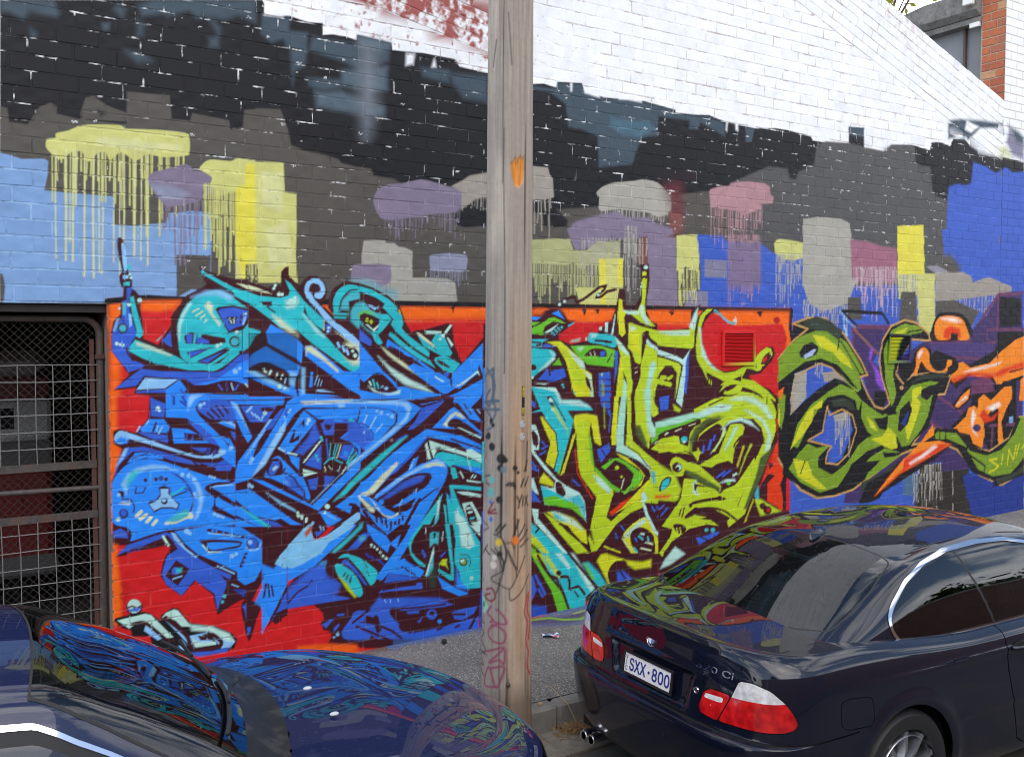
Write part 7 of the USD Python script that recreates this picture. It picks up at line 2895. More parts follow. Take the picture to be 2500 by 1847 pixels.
CAR_BLACK = usdkit.material(stage, "/World/Looks/navy_car_paint", {
    "tc": ("texture_coordinate", {}), "n": ("noise_texture", {"scale": 260.0, "detail": 2.0}),
    "r": ("rgb_ramp", {"ramp": [(0.35, (.0018, .0024, .006)), (0.7, (.003, .0042, .011))]}),
    "d": ("noise_texture", {"scale": 34.0, "detail": 9.0, "roughness": .75}), "dr": ("rgb_ramp", {"ramp": [(0.60, (.0, .0, .0)), (0.82, (.10, .10, .10))]}), "sx": ("separate_xyz", {}),
    "p": ("principled_bsdf", {"roughness": .45, "coat_weight": 1.0, "coat_ior": 1.62, "specular_ior_level": .03}),
}, [("tc.object", "n.vector"), ("n.fac", "r.fac"), ("r.color", "p.base_color"), ("tc.object", "d.vector"), ("d.fac", "dr.fac"), ("dr.color", "sx.vector"), ("sx.x", "p.coat_roughness")], surface="p.BSDF")
CAR_BLUE = usdkit.material(stage, "/World/Looks/blue_car_paint", {
    "tc": ("texture_coordinate", {}), "n": ("noise_texture", {"scale": 260.0, "detail": 2.0}),
    "r": ("rgb_ramp", {"ramp": [(0.35, (.0035, .006, .026)), (0.7, (.006, .010, .042))]}),
    "d": ("noise_texture", {"scale": 34.0, "detail": 9.0, "roughness": .75}), "dr": ("rgb_ramp", {"ramp": [(0.60, (.0, .0, .0)), (0.82, (.10, .10, .10))]}), "sx": ("separate_xyz", {}),
    "p": ("principled_bsdf", {"roughness": .45, "coat_weight": 1.0, "coat_ior": 1.65, "specular_ior_level": .03}),
}, [("tc.object", "n.vector"), ("n.fac", "r.fac"), ("r.color", "p.base_color"), ("tc.object", "d.vector"), ("d.fac", "dr.fac"), ("dr.color", "sx.vector"), ("sx.x", "p.coat_roughness")], surface="p.BSDF")


def pane(name, tint, ior=1.52, rough=0.0):
    return usdkit.material(stage, f"/World/Looks/{name}", {
        "t": ("transparent_bsdf", {"color": tint}), "g": ("glossy_bsdf", {"color": (.95, .97, 1.0), "roughness": rough}),
        "f": ("fresnel", {"ior": ior}), "m": ("mix_closure", {}),
    }, [("f.fac", "m.fac"), ("t.BSDF", "m.closure1"), ("g.BSDF", "m.closure2")], surface="m.closure")


CAR_GLASS = pane("car_glass", (.32, .36, .36), 1.75)
SCREEN_GLASS = pane("screen_glass", (.45, .52, .52), 1.66)
RUBBER = pbr("rubber", (.012, .012, .013), .55, bump=.1)
PLASTIC = pbr("black_plastic", (.010, .0105, .012), .5, spec=.3, var=.3, scale=30, dirt=(.06, .055, .05), dscale=8)
CHROME = pbr("chrome", (.82, .83, .85), .07, metal=1.0)
ALLOY = pbr("alloy", (.62, .63, .65), .28, metal=1.0, var=.06, scale=12)
GAPM = pbr("seam", (.003, .003, .0035), .8)
CABIN = pbr("cabin_trim", (.030, .030, .032), .8, var=.2, scale=20)
RED_LENS = usdkit.material(stage, "/World/Looks/red_lens", {
    "tc": ("texture_coordinate", {}), "w": ("noise_texture", {"scale": 22.0, "detail": 2.0}),
    "r": ("rgb_ramp", {"ramp": [(0.3, (.34, .003, .005)), (0.7, (.70, .014, .014))]}), "b": ("bump", {"strength": .10, "distance": .002}),
    "p": ("principled_bsdf", {"roughness": .12, "coat_weight": 1.0, "coat_roughness": .02}),
}, [("tc.object", "w.vector"), ("w.fac", "r.fac"), ("r.color", "p.base_color"), ("w.fac", "b.height"), ("b.normal", "p.normal")], surface="p.BSDF")
WHITE_LENS = usdkit.material(stage, "/World/Looks/white_lens", {
    "tc": ("texture_coordinate", {}), "w": ("noise_texture", {"scale": 30.0, "detail": 3.0}),
    "r": ("rgb_ramp", {"ramp": [(0.3, (.50, .48, .47)), (0.7, (.88, .88, .87))]}), "b": ("bump", {"strength": .2, "distance": .002}),
    "p": ("principled_bsdf", {"roughness": .12, "coat_weight": 1.0, "coat_roughness": .02}),
}, [("tc.object", "w.vector"), ("w.fac", "r.fac"), ("r.color", "p.base_color"), ("w.fac", "b.height"), ("b.normal", "p.normal")], surface="p.BSDF")


def grid_normals(V, F):
    N = np.zeros_like(V)
    n = np.cross(V[F[:, 1]] - V[F[:, 0]], V[F[:, 2]] - V[F[:, 0]])
    for k in range(3):
        np.add.at(N, F[:, k], n)
    return N / np.maximum(np.linalg.norm(N, axis=1, keepdims=True), 1e-12)


def npart(parent, name, V, F, N, mat, label=None):
    if not len(F):
        return None
    path = numbered(parent, name)
    p = usdkit.mesh(stage, path, (V, F), mat)
    p.CreateNormalsAttr(Vt.Vec3fArray.FromNumpy(np.asarray(N, np.float32)))
    p.SetNormalsInterpolation("vertex")
    meta(p.GetPrim(), label)
    return path


class Skin:
    """A half surface with its own coordinates, cut into named pieces, mirrored when it is laid down."""

    def __init__(self, surf):
        V, F, U = surf
        self.V, self.F, self.U = np.array(V, float), np.array(F), np.array(U, float)
        self.N = grid_normals(self.V, self.F)

    @classmethod
    def of(cls, V, F, U, N):
        s = cls.__new__(cls); s.V, s.F, s.U, s.N = V, F, U, N
        return s

    def cut(self, fn):
        """(inside, outside) of fn(skin) < 0."""
        a, b = carve(self.V, self.F, fn(self), self.U, self.N)
        return tuple(Skin.of(v, f, e[0], e[1]) for v, f, e in (a, b))

    def sunk(self, d):
        return Skin.of(self.V - self.N * d, self.F, self.U, self.N)

    def keep(self, mask):
        f = self.F[mask[self.F].all(1)]
        u = np.unique(f); lut = np.zeros(len(self.V), int); lut[u] = np.arange(len(u))
        return Skin.of(self.V[u], lut[f], self.U[u], self.N[u])


MIR = np.array([1.0, -1.0, 1.0])


def lay(parent, name, skins, mat, sides="both", label=None):
    if sides == "each":
        lay(parent, name, skins, mat, "right", label)
        return lay(parent, name, skins, mat, "left", label)
    V, F, N, n = [], [], [], 0
    for s in skins if isinstance(skins, (list, tuple)) else [skins]:
        if not len(s.F):
            continue
        for side in ((1, -1) if sides == "both" else (1,) if sides == "right" else (-1,)):
            V.append(s.V * (1 if side == 1 else MIR)); N.append(s.N * (1 if side == 1 else MIR))
            F.append((s.F if side == 1 else s.F[:, ::-1]) + n); n += len(s.V)
    return npart(parent, name, np.vstack(V), np.vstack(F), np.vstack(N), mat, label) if V else None


def wheel(parent, x, y, R, spokes, side):
    """Tyre, rim and spokes of one wheel; side -1 faces -y."""
    w = np.array([x, y, R])
    tyre = lathe([(R * .70, -.10), (R * .80, -.112), (R * .93, -.108), (R * .985, -.085), (R, -.05), (R, .05), (R * .985, .085), (R * .93, .108), (R * .80, .112), (R * .70, .10)], 56, "y")
    t = part(parent, "wheel", moved((tyre[0] * [1, side, 1], tyre[1]), w), RUBBER, 40)
    rim = lathe([(R * .705, -.10), (R * .72, .108), (R * .70, .115), (R * .675, .108), (R * .655, .085), (R * .62, -.09), (R * .60, -.10)], 56, "y")
    part(t, "rim", moved((rim[0] * [1, side, 1], rim[1]), w), ALLOY, 35)
    hub = lathe([(0.0, .098), (.03, .097), (.042, .088), (.055, .075), (.07, .05), (.07, -.02)], 28, "y")
    part(t, "hub", moved((hub[0] * [1, side, 1], hub[1]), w), ALLOY, 35)
    for k in range(spokes):
        a = 2 * np.pi * (k + .5) / spokes
        r0, r1 = .05, R * .675
        q = []
        for r, hw, d0, d1 in ((r0, .021, .085, .045), (r1 * .55, .015, .098, .055), (r1, .022, .096, .04)):
            for u, d in ((-hw, d1), (-hw * .55, d0), (hw * .55, d0), (hw, d1)):
                q.append((r * np.cos(a) - u * np.sin(a), d, r * np.sin(a) + u * np.cos(a)))
        f = []
        for i in range(2):
            for j in range(3):
                b = i * 4 + j
                f += [(b, b + 1, b + 5), (b, b + 5, b + 4)]
        part(t, "spoke", moved((np.array(q) * [1, side, 1], np.array(f)), w), ALLOY, 40)
    part(t, "brake_disc", moved((lathe([(.02, 0), (.15, 0), (.15, -.02), (.02, -.02)], 32, "y")[0] * [1, side, 1], lathe([(.02, 0), (.15, 0), (.15, -.02), (.02, -.02)], 32, "y")[1]), w), pbr("brake_disc", (.10, .095, .09), .5, metal=.6) if not stage.GetPrimAtPath("/World/Looks/brake_disc") else UsdShade.Material.Get(stage, "/World/Looks/brake_disc"))


def wheel_well(parent, x, zc, r, W):
    a = np.linspace(-.35, np.pi + .35, 30)
    v = np.array([(x + r * np.cos(t), s * yy, zc + r * np.sin(t)) for s in (1,) for yy in (W, W - .32) for t in a])
    f = grid_faces(2, 30)
    for sy in (-1, 1):
        part(parent, "wheel_well", (v * [1, sy, 1], f), GAPM)


def arch_field(P, r):
    def fn(s):
        d = np.min([np.hypot(s.V[:, 0] - x, (s.V[:, 2] - z)) for x, z in P["wheels"]], axis=0) - r
        return np.where(np.abs(s.V[:, 1]) > .5, d, 1.0)
    return fn


def coupe():
    c = thing("parked_coupe", "black two-door coupe parked at the kerb with white number plate and red tail lamps", "car", (3.12, -2.47, -.25), -.039)
    P = BMW
    body = Skin(shell(P))
    # the recess for the plate and the swage in the door are pressed into the skin
    s, z = body.U[:, 0], body.U[:, 1]
    d = sdf(np.c_[s, z], [(-.31, .652), (.292, .652), (.318, .785), (.34, .832), (-.34, .832)])
    body.V[:, 0] += .024 * np.clip(-d / .022, 0, 1) ** 1.0
    bar = np.exp(-((z - .843) / .011) ** 2) * np.clip((.425 - s) / .02, 0, 1)
    body.V[:, 0] -= .012 * bar
    x = body.V[:, 0]
    side = np.clip((np.abs(body.V[:, 1]) - .78) / .04, 0, 1)
    body.V[:, 1] -= side * .007 * np.exp(-((z - .535) / .022) ** 2) * np.clip((x - 1.38) / .03, 0, 1) * np.clip((3.3 - x) / .03, 0, 1)
    body.V[:, 1] -= side * .010 * np.exp(-((z - (.818 - .006 * x)) / .016) ** 2) * np.clip((x - .5) / .5, 0, 1)
    body.N = grid_normals(body.V, body.F)
    inn, body = body.cut(arch_field(P, .352))
    lips, body = body.cut(lambda k: arch_field(P, .362)(k))
    [lay(c, "wheel_arch_lip", lips.keep(k(lips.V[:, 0] - 2.2)), CAR_BLACK, "each") for k in (lambda d: d < 0, lambda d: d > 0)]
    # tail lamps
    outer = rounded([(.572, .790), (.606, .868), (.675, .872), (.758, .851), (.822, .805), (.861, .760), (.886, .712), (.868, .688), (.818, .674), (.722, .666), (.615, .664), (.507, .661)], .016)
    inner = rounded([(.386, .695), (.408, .768), (.452, .792), (.566, .793), (.500, .660), (.487, .659), (.398, .666)], .016)
    rim, body = body.cut(lambda k: sdf(k.U[:, :2], outer) - .004)
    lamp, rim = rim.cut(lambda k: sdf(k.U[:, :2], outer))
    white, red = lamp.cut(lambda k: -(k.U[:, 1] - np.interp(k.U[:, 0], [.55, .66, .753, .83, .9], [.786, .790, .794, .803, .806])))
    rim2, body = body.cut(lambda k: sdf(k.U[:, :2], inner) - .004)
    lamp2, rim2 = rim2.cut(lambda k: sdf(k.U[:, :2], inner))
    strip = rounded([(.412, .742), (.418, .764), (.528, .771), (.520, .745)], .006)
    rev, lamp2 = lamp2.cut(lambda k: sdf(k.U[:, :2], strip))
    for side in ("right", "left"):
        p = lay(c, "tail_light", red.sunk(-.003), RED_LENS, side)
        lay(p, "clear_lens", white.sunk(-.003), WHITE_LENS, side)
        lay(p, "lamp_seal", [rim.sunk(.004)], GAPM, side)
        p = lay(c, "boot_lamp", lamp2.sunk(-.003), RED_LENS, side)
        lay(p, "reversing_lens", rev.sunk(-.003), WHITE_LENS, side)
        lay(p, "lamp_seal", [rim2.sunk(.004)], GAPM, side)
        sgn = -1 if side == "right" else 1
        part(p, "bulb", moved(trimesh_ball(.016), (.088, sgn * .455, .712)), RED_LENS, True)
    # seams
    lid = [(.645, .985), (.622, .94), (.600, .87), (.570, .788), (.503, .657), (.47, .628), (.40, .622), (-.1, .622)]
    door = [(1.812, .93), (1.795, .83), (1.797, .70), (1.825, .60), (1.856, .485), (1.92, .30), (2.0, .255), (2.2, .248), (3.02, .25), (3.10, .30), (3.12, .5), (3.09, .75), (3.06, .93)]
    gap, body = body.cut(lambda k: path_dist(np.c_[k.U[:, 0], k.U[:, 1]], lid) - .0028)
    lay(c, "boot_seam", gap.sunk(.006), GAPM, "each")
    dsd = lambda k: np.where((k.V[:, 0] > 1.5) & (k.V[:, 0] < 3.4), sdf(k.V[:, [0, 2]], door), 1)
    inner_d, body = body.cut(lambda k: dsd(k) - .0035)
    doors, g2 = inner_d.cut(lambda k: dsd(k) + .0035)
    lay(c, "door_seam", g2.sunk(.008), GAPM, "each")
    g3, body = body.cut(lambda k: np.where(k.V[:, 0] < .66, np.abs(k.U[:, 1] - .6165), 1) - .0034)
    lay(c, "bumper_seam", g3.sunk(.006), GAPM)
    fuel = rounded([(.512, .700), (.520, .770), (.545, .782), (.715, .765), (.733, .735), (.735, .66), (.715, .630), (.56, .640), (.52, .66)], .03)
    lay(c, "door", doors, CAR_BLACK, "right"); lay(c, "door", doors, CAR_BLACK, "left")
    bump, body = body.cut(lambda k: np.where(k.V[:, 0] < 1.0, k.U[:, 1] - .6165, 1))
    lay(c, "rear_bumper", bump, CAR_BLACK)
    boot_back, body = body.cut(lambda k: np.where(k.V[:, 0] < .6, np.where(k.U[:, 1] > .6165, k.U[:, 0] - np.interp(k.U[:, 1], [.622, .628, .657, .788, .87, .94, .985], [.40, .47, .503, .570, .600, .622, .645]), 1), 1))
    flap = Skin.of(body.V, body.F, body.U, body.N)
    ring_, rest = flap.cut(lambda k: np.where(np.abs(k.V[:, 1]) > .6, sdf(k.V[:, [0, 2]], fuel), 1) - .0035)
    disc, ring_ = ring_.cut(lambda k: sdf(k.V[:, [0, 2]], fuel))
    lay(c, "body_panel", rest, CAR_BLACK, "right"); lay(c, "body_panel", body, CAR_BLACK, "left")
    f = lay(c, "fuel_flap", disc, CAR_BLACK, "right"); lay(f, "flap_seam", ring_.sunk(.005), GAPM, "right")
    top = Skin(deck(P))
    lidtop = [(.40, -.2), (.53, 0.0), (.55, .25), (.60, .45), (.66, .60), (.60, .655), (.30, .672), (.118, .672), (-.2, .67), (-.2, -.2)]
    seam, top = top.cut(lambda k: path_dist(np.c_[k.V[:, 0], np.abs(k.V[:, 1])], [(.66, .60), (.60, .655), (.30, .672), (.10, .672)]) - .003)
    lay(c, "boot_lid_seam", seam.sunk(.006), GAPM, "each")
    lidd, top = top.cut(lambda k: np.where(k.V[:, 0] < .72, np.abs(k.V[:, 1]) - np.interp(k.V[:, 0], [.1, .30, .60, .66, .75], [.672, .672, .655, .60, .45]), 1))
    lay(c, "boot_lid", [lidd, boot_back], CAR_BLACK)
    hood, top = top.cut(lambda k: 2.9 - k.V[:, 0])
    lay(c, "bonnet", hood, CAR_BLACK)
    lay(c, "upper_panel", top, CAR_BLACK)
    # cabin
    cab = Skin(house(P))
    xz = lambda k: k.U[:, :2]
    ay = lambda k: np.abs(k.U[:, 3])
    glass = [(1.090, .926), (1.032, .99), (1.037, 1.044), (1.090, 1.092), (1.249, 1.186), (1.43, 1.250), (1.66, 1.290), (1.95, 1.300), (2.2, 1.292), (2.45, 1.245), (2.75, 1.13), (3.0, 1.01), (3.08, .96), (3.09, .93), (1.85, .918)]
    glass = rounded(glass, .03, 4)
    low = lambda k: np.where(k.U[:, 2] < .5, sdf(xz(k), glass), 1)
    trim, cab = cab.cut(lambda k: low(k) - np.interp(k.U[:, 1], [.92, .95, 1.3], [.015, .019, .017]))
    win, trim = trim.cut(low)
    seal, win = win.cut(lambda k: -low(k) - .006)
    for side in ("right", "left"):
        w = lay(c, "window_trim", trim.sunk(-.004), CHROME, side)
        lay(w, "window_seal", seal, RUBBER, side)
    pil = [(1.715, 1.30), (1.845, .90)]
    bp, win = win.cut(lambda k: path_dist(xz(k), pil) - .011)
    q, dw = win.cut(lambda k: k.U[:, 0] - (1.78 - (k.U[:, 1] - 1.1) * .325))
    for side in ("right", "left"):
        lay(c, "quarter_window", q, CAR_GLASS, side); lay(c, "door_window", dw, CAR_GLASS, side); lay(c, "window_post", bp, RUBBER, side)
    rw = rounded([(1.300, -.3), (1.300, .25), (1.290, .45), (1.268, .520), (1.02, .598), (.82, .625), (.68, .632), (.61, .50), (.55, .25), (.50, 0.0), (.45, -.3)], .03)
    back = lambda k: np.where((k.U[:, 2] > .44) & (k.U[:, 0] < 1.7), sdf(np.c_[k.U[:, 0], ay(k)], rw), 1)
    seal, cab = cab.cut(lambda k: back(k) - .010)
    rg, seal = seal.cut(back)
    r = lay(c, "rear_window", rg, CAR_GLASS)
    lay(r, "window_seal", seal, RUBBER)
    ws = rounded([(2.42, -.3), (2.44, .30), (2.48, .50), (2.52, .555), (3.42, .68), (3.5, .6), (3.5, -.3)], .03)
    front = lambda k: np.where((k.U[:, 2] > .40) & (k.U[:, 0] > 2.3), sdf(np.c_[k.U[:, 0], ay(k)], ws), 1)
    wsc, cab = cab.cut(front)
    lay(c, "windscreen", wsc, SCREEN_GLASS)
    drip, cab = cab.cut(lambda k: np.where((k.U[:, 0] > 1.25) & (k.U[:, 0] < 2.5), np.abs(k.U[:, 2] - (.545 - .02 * (k.U[:, 0] - 1.25))), 1) - .0045)
    for side in ("right", "left"):
        lay(c, "roof_moulding", drip.sunk(-.002), RUBBER, side)
    roof, pillars = cab.cut(lambda k: -(k.U[:, 2] - (.545 - .02 * (k.U[:, 0] - 1.25))))
    lay(c, "roof", roof, CAR_BLACK); lay(c, "pillar", pillars, CAR_BLACK, "right"); lay(c, "pillar", pillars, CAR_BLACK, "left")
    # plate, badge, lettering
    white = pbr("plate_white", (.80, .80, .78), .35, coat=.5)
    ink = pbr("plate_ink", (.02, .03, .20), .4)
    tilt = 8.0
    pl = part(c, "number_plate", rot(moved(box(-.004, 0, -.187, .187, -.05, .05, .0015), (.062, 0, .738)), tilt, (0, 1, 0), (.062, 0, .738)), white)
    pf = join([box(-.008, .002, -.199, .199, -.062, -.051), box(-.008, .002, -.199, .199, .051, .062), box(-.008, .002, -.199, -.188, -.051, .051), box(-.008, .002, .188, .199, -.051, .051)])
    part(pl, "plate_frame", rot(moved(pf, (.062, 0, .738)), tilt, (0, 1, 0), (.062, 0, .738)), PLASTIC)

    def words(text, h, y, z, dx, x=.062, ref=(.062, 0, .738), squash=1.0, bold=False, spin=0.0):
        t = meshkit.text_mesh(text, h, 0.0012, bold)
        v = np.array(t.vertices); v[:, 0] *= squash
        v = np.c_[x + dx - v[:, 2], y - v[:, 0], z + v[:, 1]]
        return rot((v, np.array(t.faces)), tilt, (0, 1, 0), ref)
    tx = [words("SXX", .062, .148, .707, -.0045, squash=.80, bold=True), words("\u00b7", .062, -.002, .707, -.0045, bold=True), words("800", .062, -.036, .707, -.0045, squash=.88, bold=True)]
    part(pl, "plate_lettering", join(tx), ink)
    v3 = [words(ch, .022, .178, zz, -.0045, squash=.9) for ch, zz in (("V", .757), ("I", .728), ("C", .699))]
    part(pl, "plate_state_letters", join(v3), pbr("plate_ink_grey", (.10, .11, .16), .5))
    disc = lathe([(.0, .004), (.034, .004), (.036, .006), (.0405, .005), (.042, 0.0)], 40, "x")
    place = lambda m: rot((np.asarray(m[0]) * [-1, 1, 1] + [.0925, 0, .905], np.asarray(m[1])[:, ::-1]), 12, (0, 1, 0), (.0925, 0, .905))
    bd = part(c, "badge", place(disc), CHROME, 30)
    part(bd, "badge_ring", place(lathe([(.0265, .0055), (.0335, .0055)], 40, "x")), pbr("badge_black", (.006, .006, .008), .2, coat=1))
    for q4, mat in enumerate((pbr("badge_blue", (.10, .20, .42), .2, coat=1), pbr("badge_white", (.75, .75, .76), .2, coat=1))):
        sect = []
        for base in (q4 * np.pi / 2, q4 * np.pi / 2 + np.pi):
            a = np.linspace(base, base + np.pi / 2, 10)
            v = np.vstack([[(.0055, 0, 0)], np.c_[np.full(10, .0055), .0262 * np.cos(a), .0262 * np.sin(a)]])
            sect.append((v, np.array([(0, i, i + 1) for i in range(1, 10)])))
        part(bd, "badge_quarter", place(join(sect)), mat)
    t = meshkit.text_mesh("320 Ci", .030, .004, False)
    v = np.array(t.vertices); v[:, 0] *= .235 / v[:, 0].max()
    yy = -.335 - v[:, 0]
    xx = np.interp(-yy, [0, .335, .46, .574], [.0895, .0905, .0985, .1165])
    part(c, "model_lettering", (np.c_[xx - .001 - v[:, 2] + (v[:, 1]) * .22, yy, .866 + v[:, 1]], np.array(t.faces)), CHROME)
    part(c, "boot_lock", moved(lathe([(0, .004), (.009, .004), (.012, .006), (.016, .005), (.018, 0)], 24, "x"), (0, 0, 0)) if False else (np.asarray(lathe([(0, .004), (.009, .004), (.012, .006), (.016, .005), (.018, 0)], 24, "x")[0]) * [-1, 1, 1] + [.0765, -.358, .756], lathe([(0, .004), (.009, .004), (.012, .006), (.016, .005), (.018, 0)], 24, "x")[1][:, ::-1]), CHROME, 30)
    for dy in (.43, .50):
        ex = lathe([(.022, -.02), (.030, -.022), (.033, -.012), (.033, .16), (.027, .16), (.026, -.01)], 24, "x")
        e = part(c, "exhaust_tip", moved(ex, (.03, dy, .225)), CHROME, 40)
        part(e, "exhaust_inside", moved(lathe([(0, .03), (.027, .03), (.027, .16)], 20, "x"), (.03, dy, .225)), GAPM)
    part(c, "tow_cover", moved((trimesh_ball(1.0)[0] * [.003, .012, .012], trimesh_ball(1.0)[1]), (.006, -.20, .49)), CAR_BLACK, True)
    for sgn in (-1, 1):
        h = part(c, "door_handle", tube([(1.825, sgn * .874, .812), (1.85, sgn * .900, .815), (1.93, sgn * .904, .812), (1.99, sgn * .900, .810), (2.015, sgn * .872, .808)], [.012, .014, .013, .013, .011], 10), CAR_BLACK, True)
        part(h, "handle_recess", moved((trimesh_ball(1.0)[0] * [.085, .006, .026], trimesh_ball(1.0)[1]), (1.92, sgn * .8655, .812)), GAPM, True)
        mm = trimesh_ball(1.0)
        mi = part(c, "wing_mirror", moved((mm[0] * [.09, .11, .075], mm[1]), (2.86, sgn * .93, 1.0)), CAR_BLACK, True)
        part(mi, "mirror_arm", tube([(2.88, sgn * .77, .95), (2.87, sgn * .88, .97)], .022, 8), PLASTIC, True)
    fin = np.array([(1.235, 0, 1.290), (1.25, .020, 1.292), (1.36, .024, 1.318), (1.38, 0, 1.322), (1.36, -.024, 1.318), (1.25, -.020, 1.292), (1.245, .008, 1.328), (1.245, -.008, 1.328), (1.325, .007, 1.350), (1.325, -.007, 1.350)])
    hull = trimesh.convex.convex_hull(fin)
    part(c, "roof_aerial", (np.array(hull.vertices), np.array(hull.faces)), CAR_BLACK, 60)
    # inside
    part(c, "floor_pan", box(.15, 4.2, -.70, .70, .20, .26), GAPM)
    part(c, "parcel_shelf", box(.62, 1.22, -.64, .64, .90, .93, .01), CABIN)
    part(c, "brake_light", box(1.13, 1.15, -.16, .16, 1.205, 1.228, .004), pbr("brake_light_strip", (.16, .24, .24), .3))
    for sgn in (-1, 1):
        part(c, "rear_seat", rot(box(1.20, 1.34, sgn * .34 - .29, sgn * .34 + .29, .55, 1.02, .03), -14, (0, 1, 0), (1.27, 0, .6)), CABIN)
        part(c, "front_seat", rot(box(2.18, 2.32, sgn * .36 - .24, sgn * .36 + .24, .50, 1.12, .04), -12, (0, 1, 0), (2.25, 0, .5)), CABIN)
        part(c, "headrest", box(1.10, 1.19, sgn * .34 - .13, sgn * .34 + .13, 1.00, 1.12, .03), CABIN)
    part(c, "dashboard", box(2.95, 3.35, -.66, .66, .70, .93, .03), CABIN)
    part(c, "inner_lining", join([box(.25, 3.4, -.73, -.715, .26, .90), box(.25, 3.4, .715, .73, .26, .90), box(.24, .26, -.7, .7, .26, .93)]), GAPM)
    for x, z in P["wheels"]:
        wheel_well(c, x, z, .372, .80)
        for sy in (-1, 1):
            wheel(c, x, sy * .752, .317, 10, sy)
    return c


def trimesh_ball(r, sub=3):
    b = trimesh.creation.icosphere(sub, r)
    return np.array(b.vertices), np.array(b.faces)


def sedan():
    c = thing("parked_sedan", "dark blue sedan in the near left corner, its bonnet and windscreen mirroring the painted wall", "car", (-2.0, -2.42, -.24), 0.0)
    P = SEDAN
    body = Skin(shell(P))
    inn, body = body.cut(arch_field(P, .345))
    head = rounded([(3.95, .60), (4.05, .70), (4.22, .735), (4.42, .70), (4.42, .60), (4.2, .575)], .03)
    hl = lambda k: np.where(k.V[:, 0] > 3.8, sdf(np.c_[k.V[:, 0], k.V[:, 2]], head), 1)
    lamp, body = body.cut(hl)
    for side in ("right", "left"):
        p = lay(c, "headlight", lamp, pane("headlight_glass", (.8, .82, .85), 1.5) if side == "right" else UsdShade.Material.Get(stage, "/World/Looks/headlight_glass"), side)
        lay(p, "reflector", lamp.sunk(.035), CHROME, side)
    door = [(2.02, .97), (2.00, .6), (2.05, .30), (2.95, .28), (3.02, .5), (2.98, .97)]
    g, body = body.cut(lambda k: np.where(np.abs(k.V[:, 1]) > .6, path_dist(k.V[:, [0, 2]], door), 1) - .003)
    lay(c, "door_seam", g.sunk(.006), GAPM, "each")
    doors, body = body.cut(lambda k: np.where((k.V[:, 0] > 1.8) & (k.V[:, 0] < 3.2), sdf(k.V[:, [0, 2]], door), 1))
    lay(c, "door", doors, CAR_BLUE, "right"); lay(c, "door", doors, CAR_BLUE, "left")
    bump, body = body.cut(lambda k: np.where(k.V[:, 0] > 3.7, k.U[:, 1] - .55, 1))
    lay(c, "front_bumper", bump, CAR_BLUE)
    lay(c, "body_panel", body, CAR_BLUE, "right"); lay(c, "body_panel", body, CAR_BLUE, "left")
    top = Skin(deck(P))
    ay = lambda k: np.abs(k.V[:, 1])
    back_edge = lambda y: 3.195 - .30 * np.clip(y, 0, .56) ** 2 + .10 * np.clip(y - .56, 0, 1)
    hg, top = top.cut(lambda k: np.abs(k.V[:, 0] - back_edge(ay(k))) - .0045)
    lay(c, "bonnet_seam", hg.sunk(.008), GAPM)
    side_gap, top = top.cut(lambda k: np.where(k.V[:, 0] > 3.15, np.abs(ay(k) - np.interp(k.V[:, 0], [3.1, 3.5, 4.0, 4.3], [.715, .705, .64, .50])), 1) - .003)
    lay(c, "bonnet_side_seam", side_gap.sunk(.006), GAPM, "each")
    hood, top = top.cut(lambda k: back_edge(ay(k)) - k.V[:, 0])
    fender, hood = hood.cut(lambda k: np.interp(k.V[:, 0], [3.1, 3.5, 4.0, 4.3], [.715, .705, .64, .50]) - ay(k))
    lay(c, "bonnet", hood, CAR_BLUE)
    lay(c, "front_wing", fender, CAR_BLUE, "right"); lay(c, "front_wing", fender, CAR_BLUE, "left")
    cowl, top = top.cut(lambda k: 2.85 - k.V[:, 0])
    boot, top = top.cut(lambda k: k.V[:, 0] - .8)
    lay(c, "boot_lid", boot, CAR_BLUE); lay(c, "upper_panel", top, CAR_BLUE)
    cab = Skin(house(P))
    base = lambda y: 3.03 - .27 * y ** 2
    hy = lambda k: np.abs(k.U[:, 3])
    cow2, cab = cab.cut(lambda k: base(hy(k)) - k.U[:, 0])
    lay(c, "scuttle", [cowl.sunk(-.004), cow2], PLASTIC)
    vb = lambda x: np.interp(x, [2.0, 2.29, 2.40, 2.50, 2.62, 2.70, 3.0, 3.4], [.478, .472, .428, .404, .362, .335, .26, .2])
    topx = lambda y: 2.338 - .16 * np.clip(y, 0, .6) ** 2
    wsf = lambda k: np.maximum(topx(hy(k)) - k.U[:, 0], (vb(k.U[:, 0]) - k.U[:, 2]) * .6)
    seal, cab = cab.cut(lambda k: wsf(k) - .008)
    ws, seal = seal.cut(wsf)
    w = lay(c, "windscreen", ws, SCREEN_GLASS)
    lay(w, "windscreen_seal", seal.sunk(-.002), RUBBER)
    # chrome drip strip, side glass
    line = lambda k: (vb(k.U[:, 0]) - k.U[:, 2]) * .6
    below, cab = cab.cut(lambda k: .045 - line(k))
    chrome, below = below.cut(lambda k: line(k) - .0552)
    for side in ("right", "left"):
        lay(c, "chrome_strip", chrome.sunk(-.004), CHROME, side)
    glass = lambda k: np.where((k.U[:, 0] > .95) & (k.U[:, 0] < 2.95) & (k.U[:, 1] > .95) & (k.U[:, 2] < .47), .0552 - line(k), 1)
    sg, cab_low = below.cut(glass)
    post, sg = sg.cut(lambda k: np.abs(k.U[:, 0] - 1.98) - .035)
    rim, sg = sg.cut(lambda k: line(k) - .078)
    for side in ("right", "left"):
        g = lay(c, "side_window", sg, CAR_GLASS, side); lay(g, "window_seal", rim, RUBBER, side); lay(c, "window_post", post, RUBBER, side)
    lay(c, "lower_pillar", cab_low, CAR_BLUE, "right"); lay(c, "lower_pillar", cab_low, CAR_BLUE, "left")
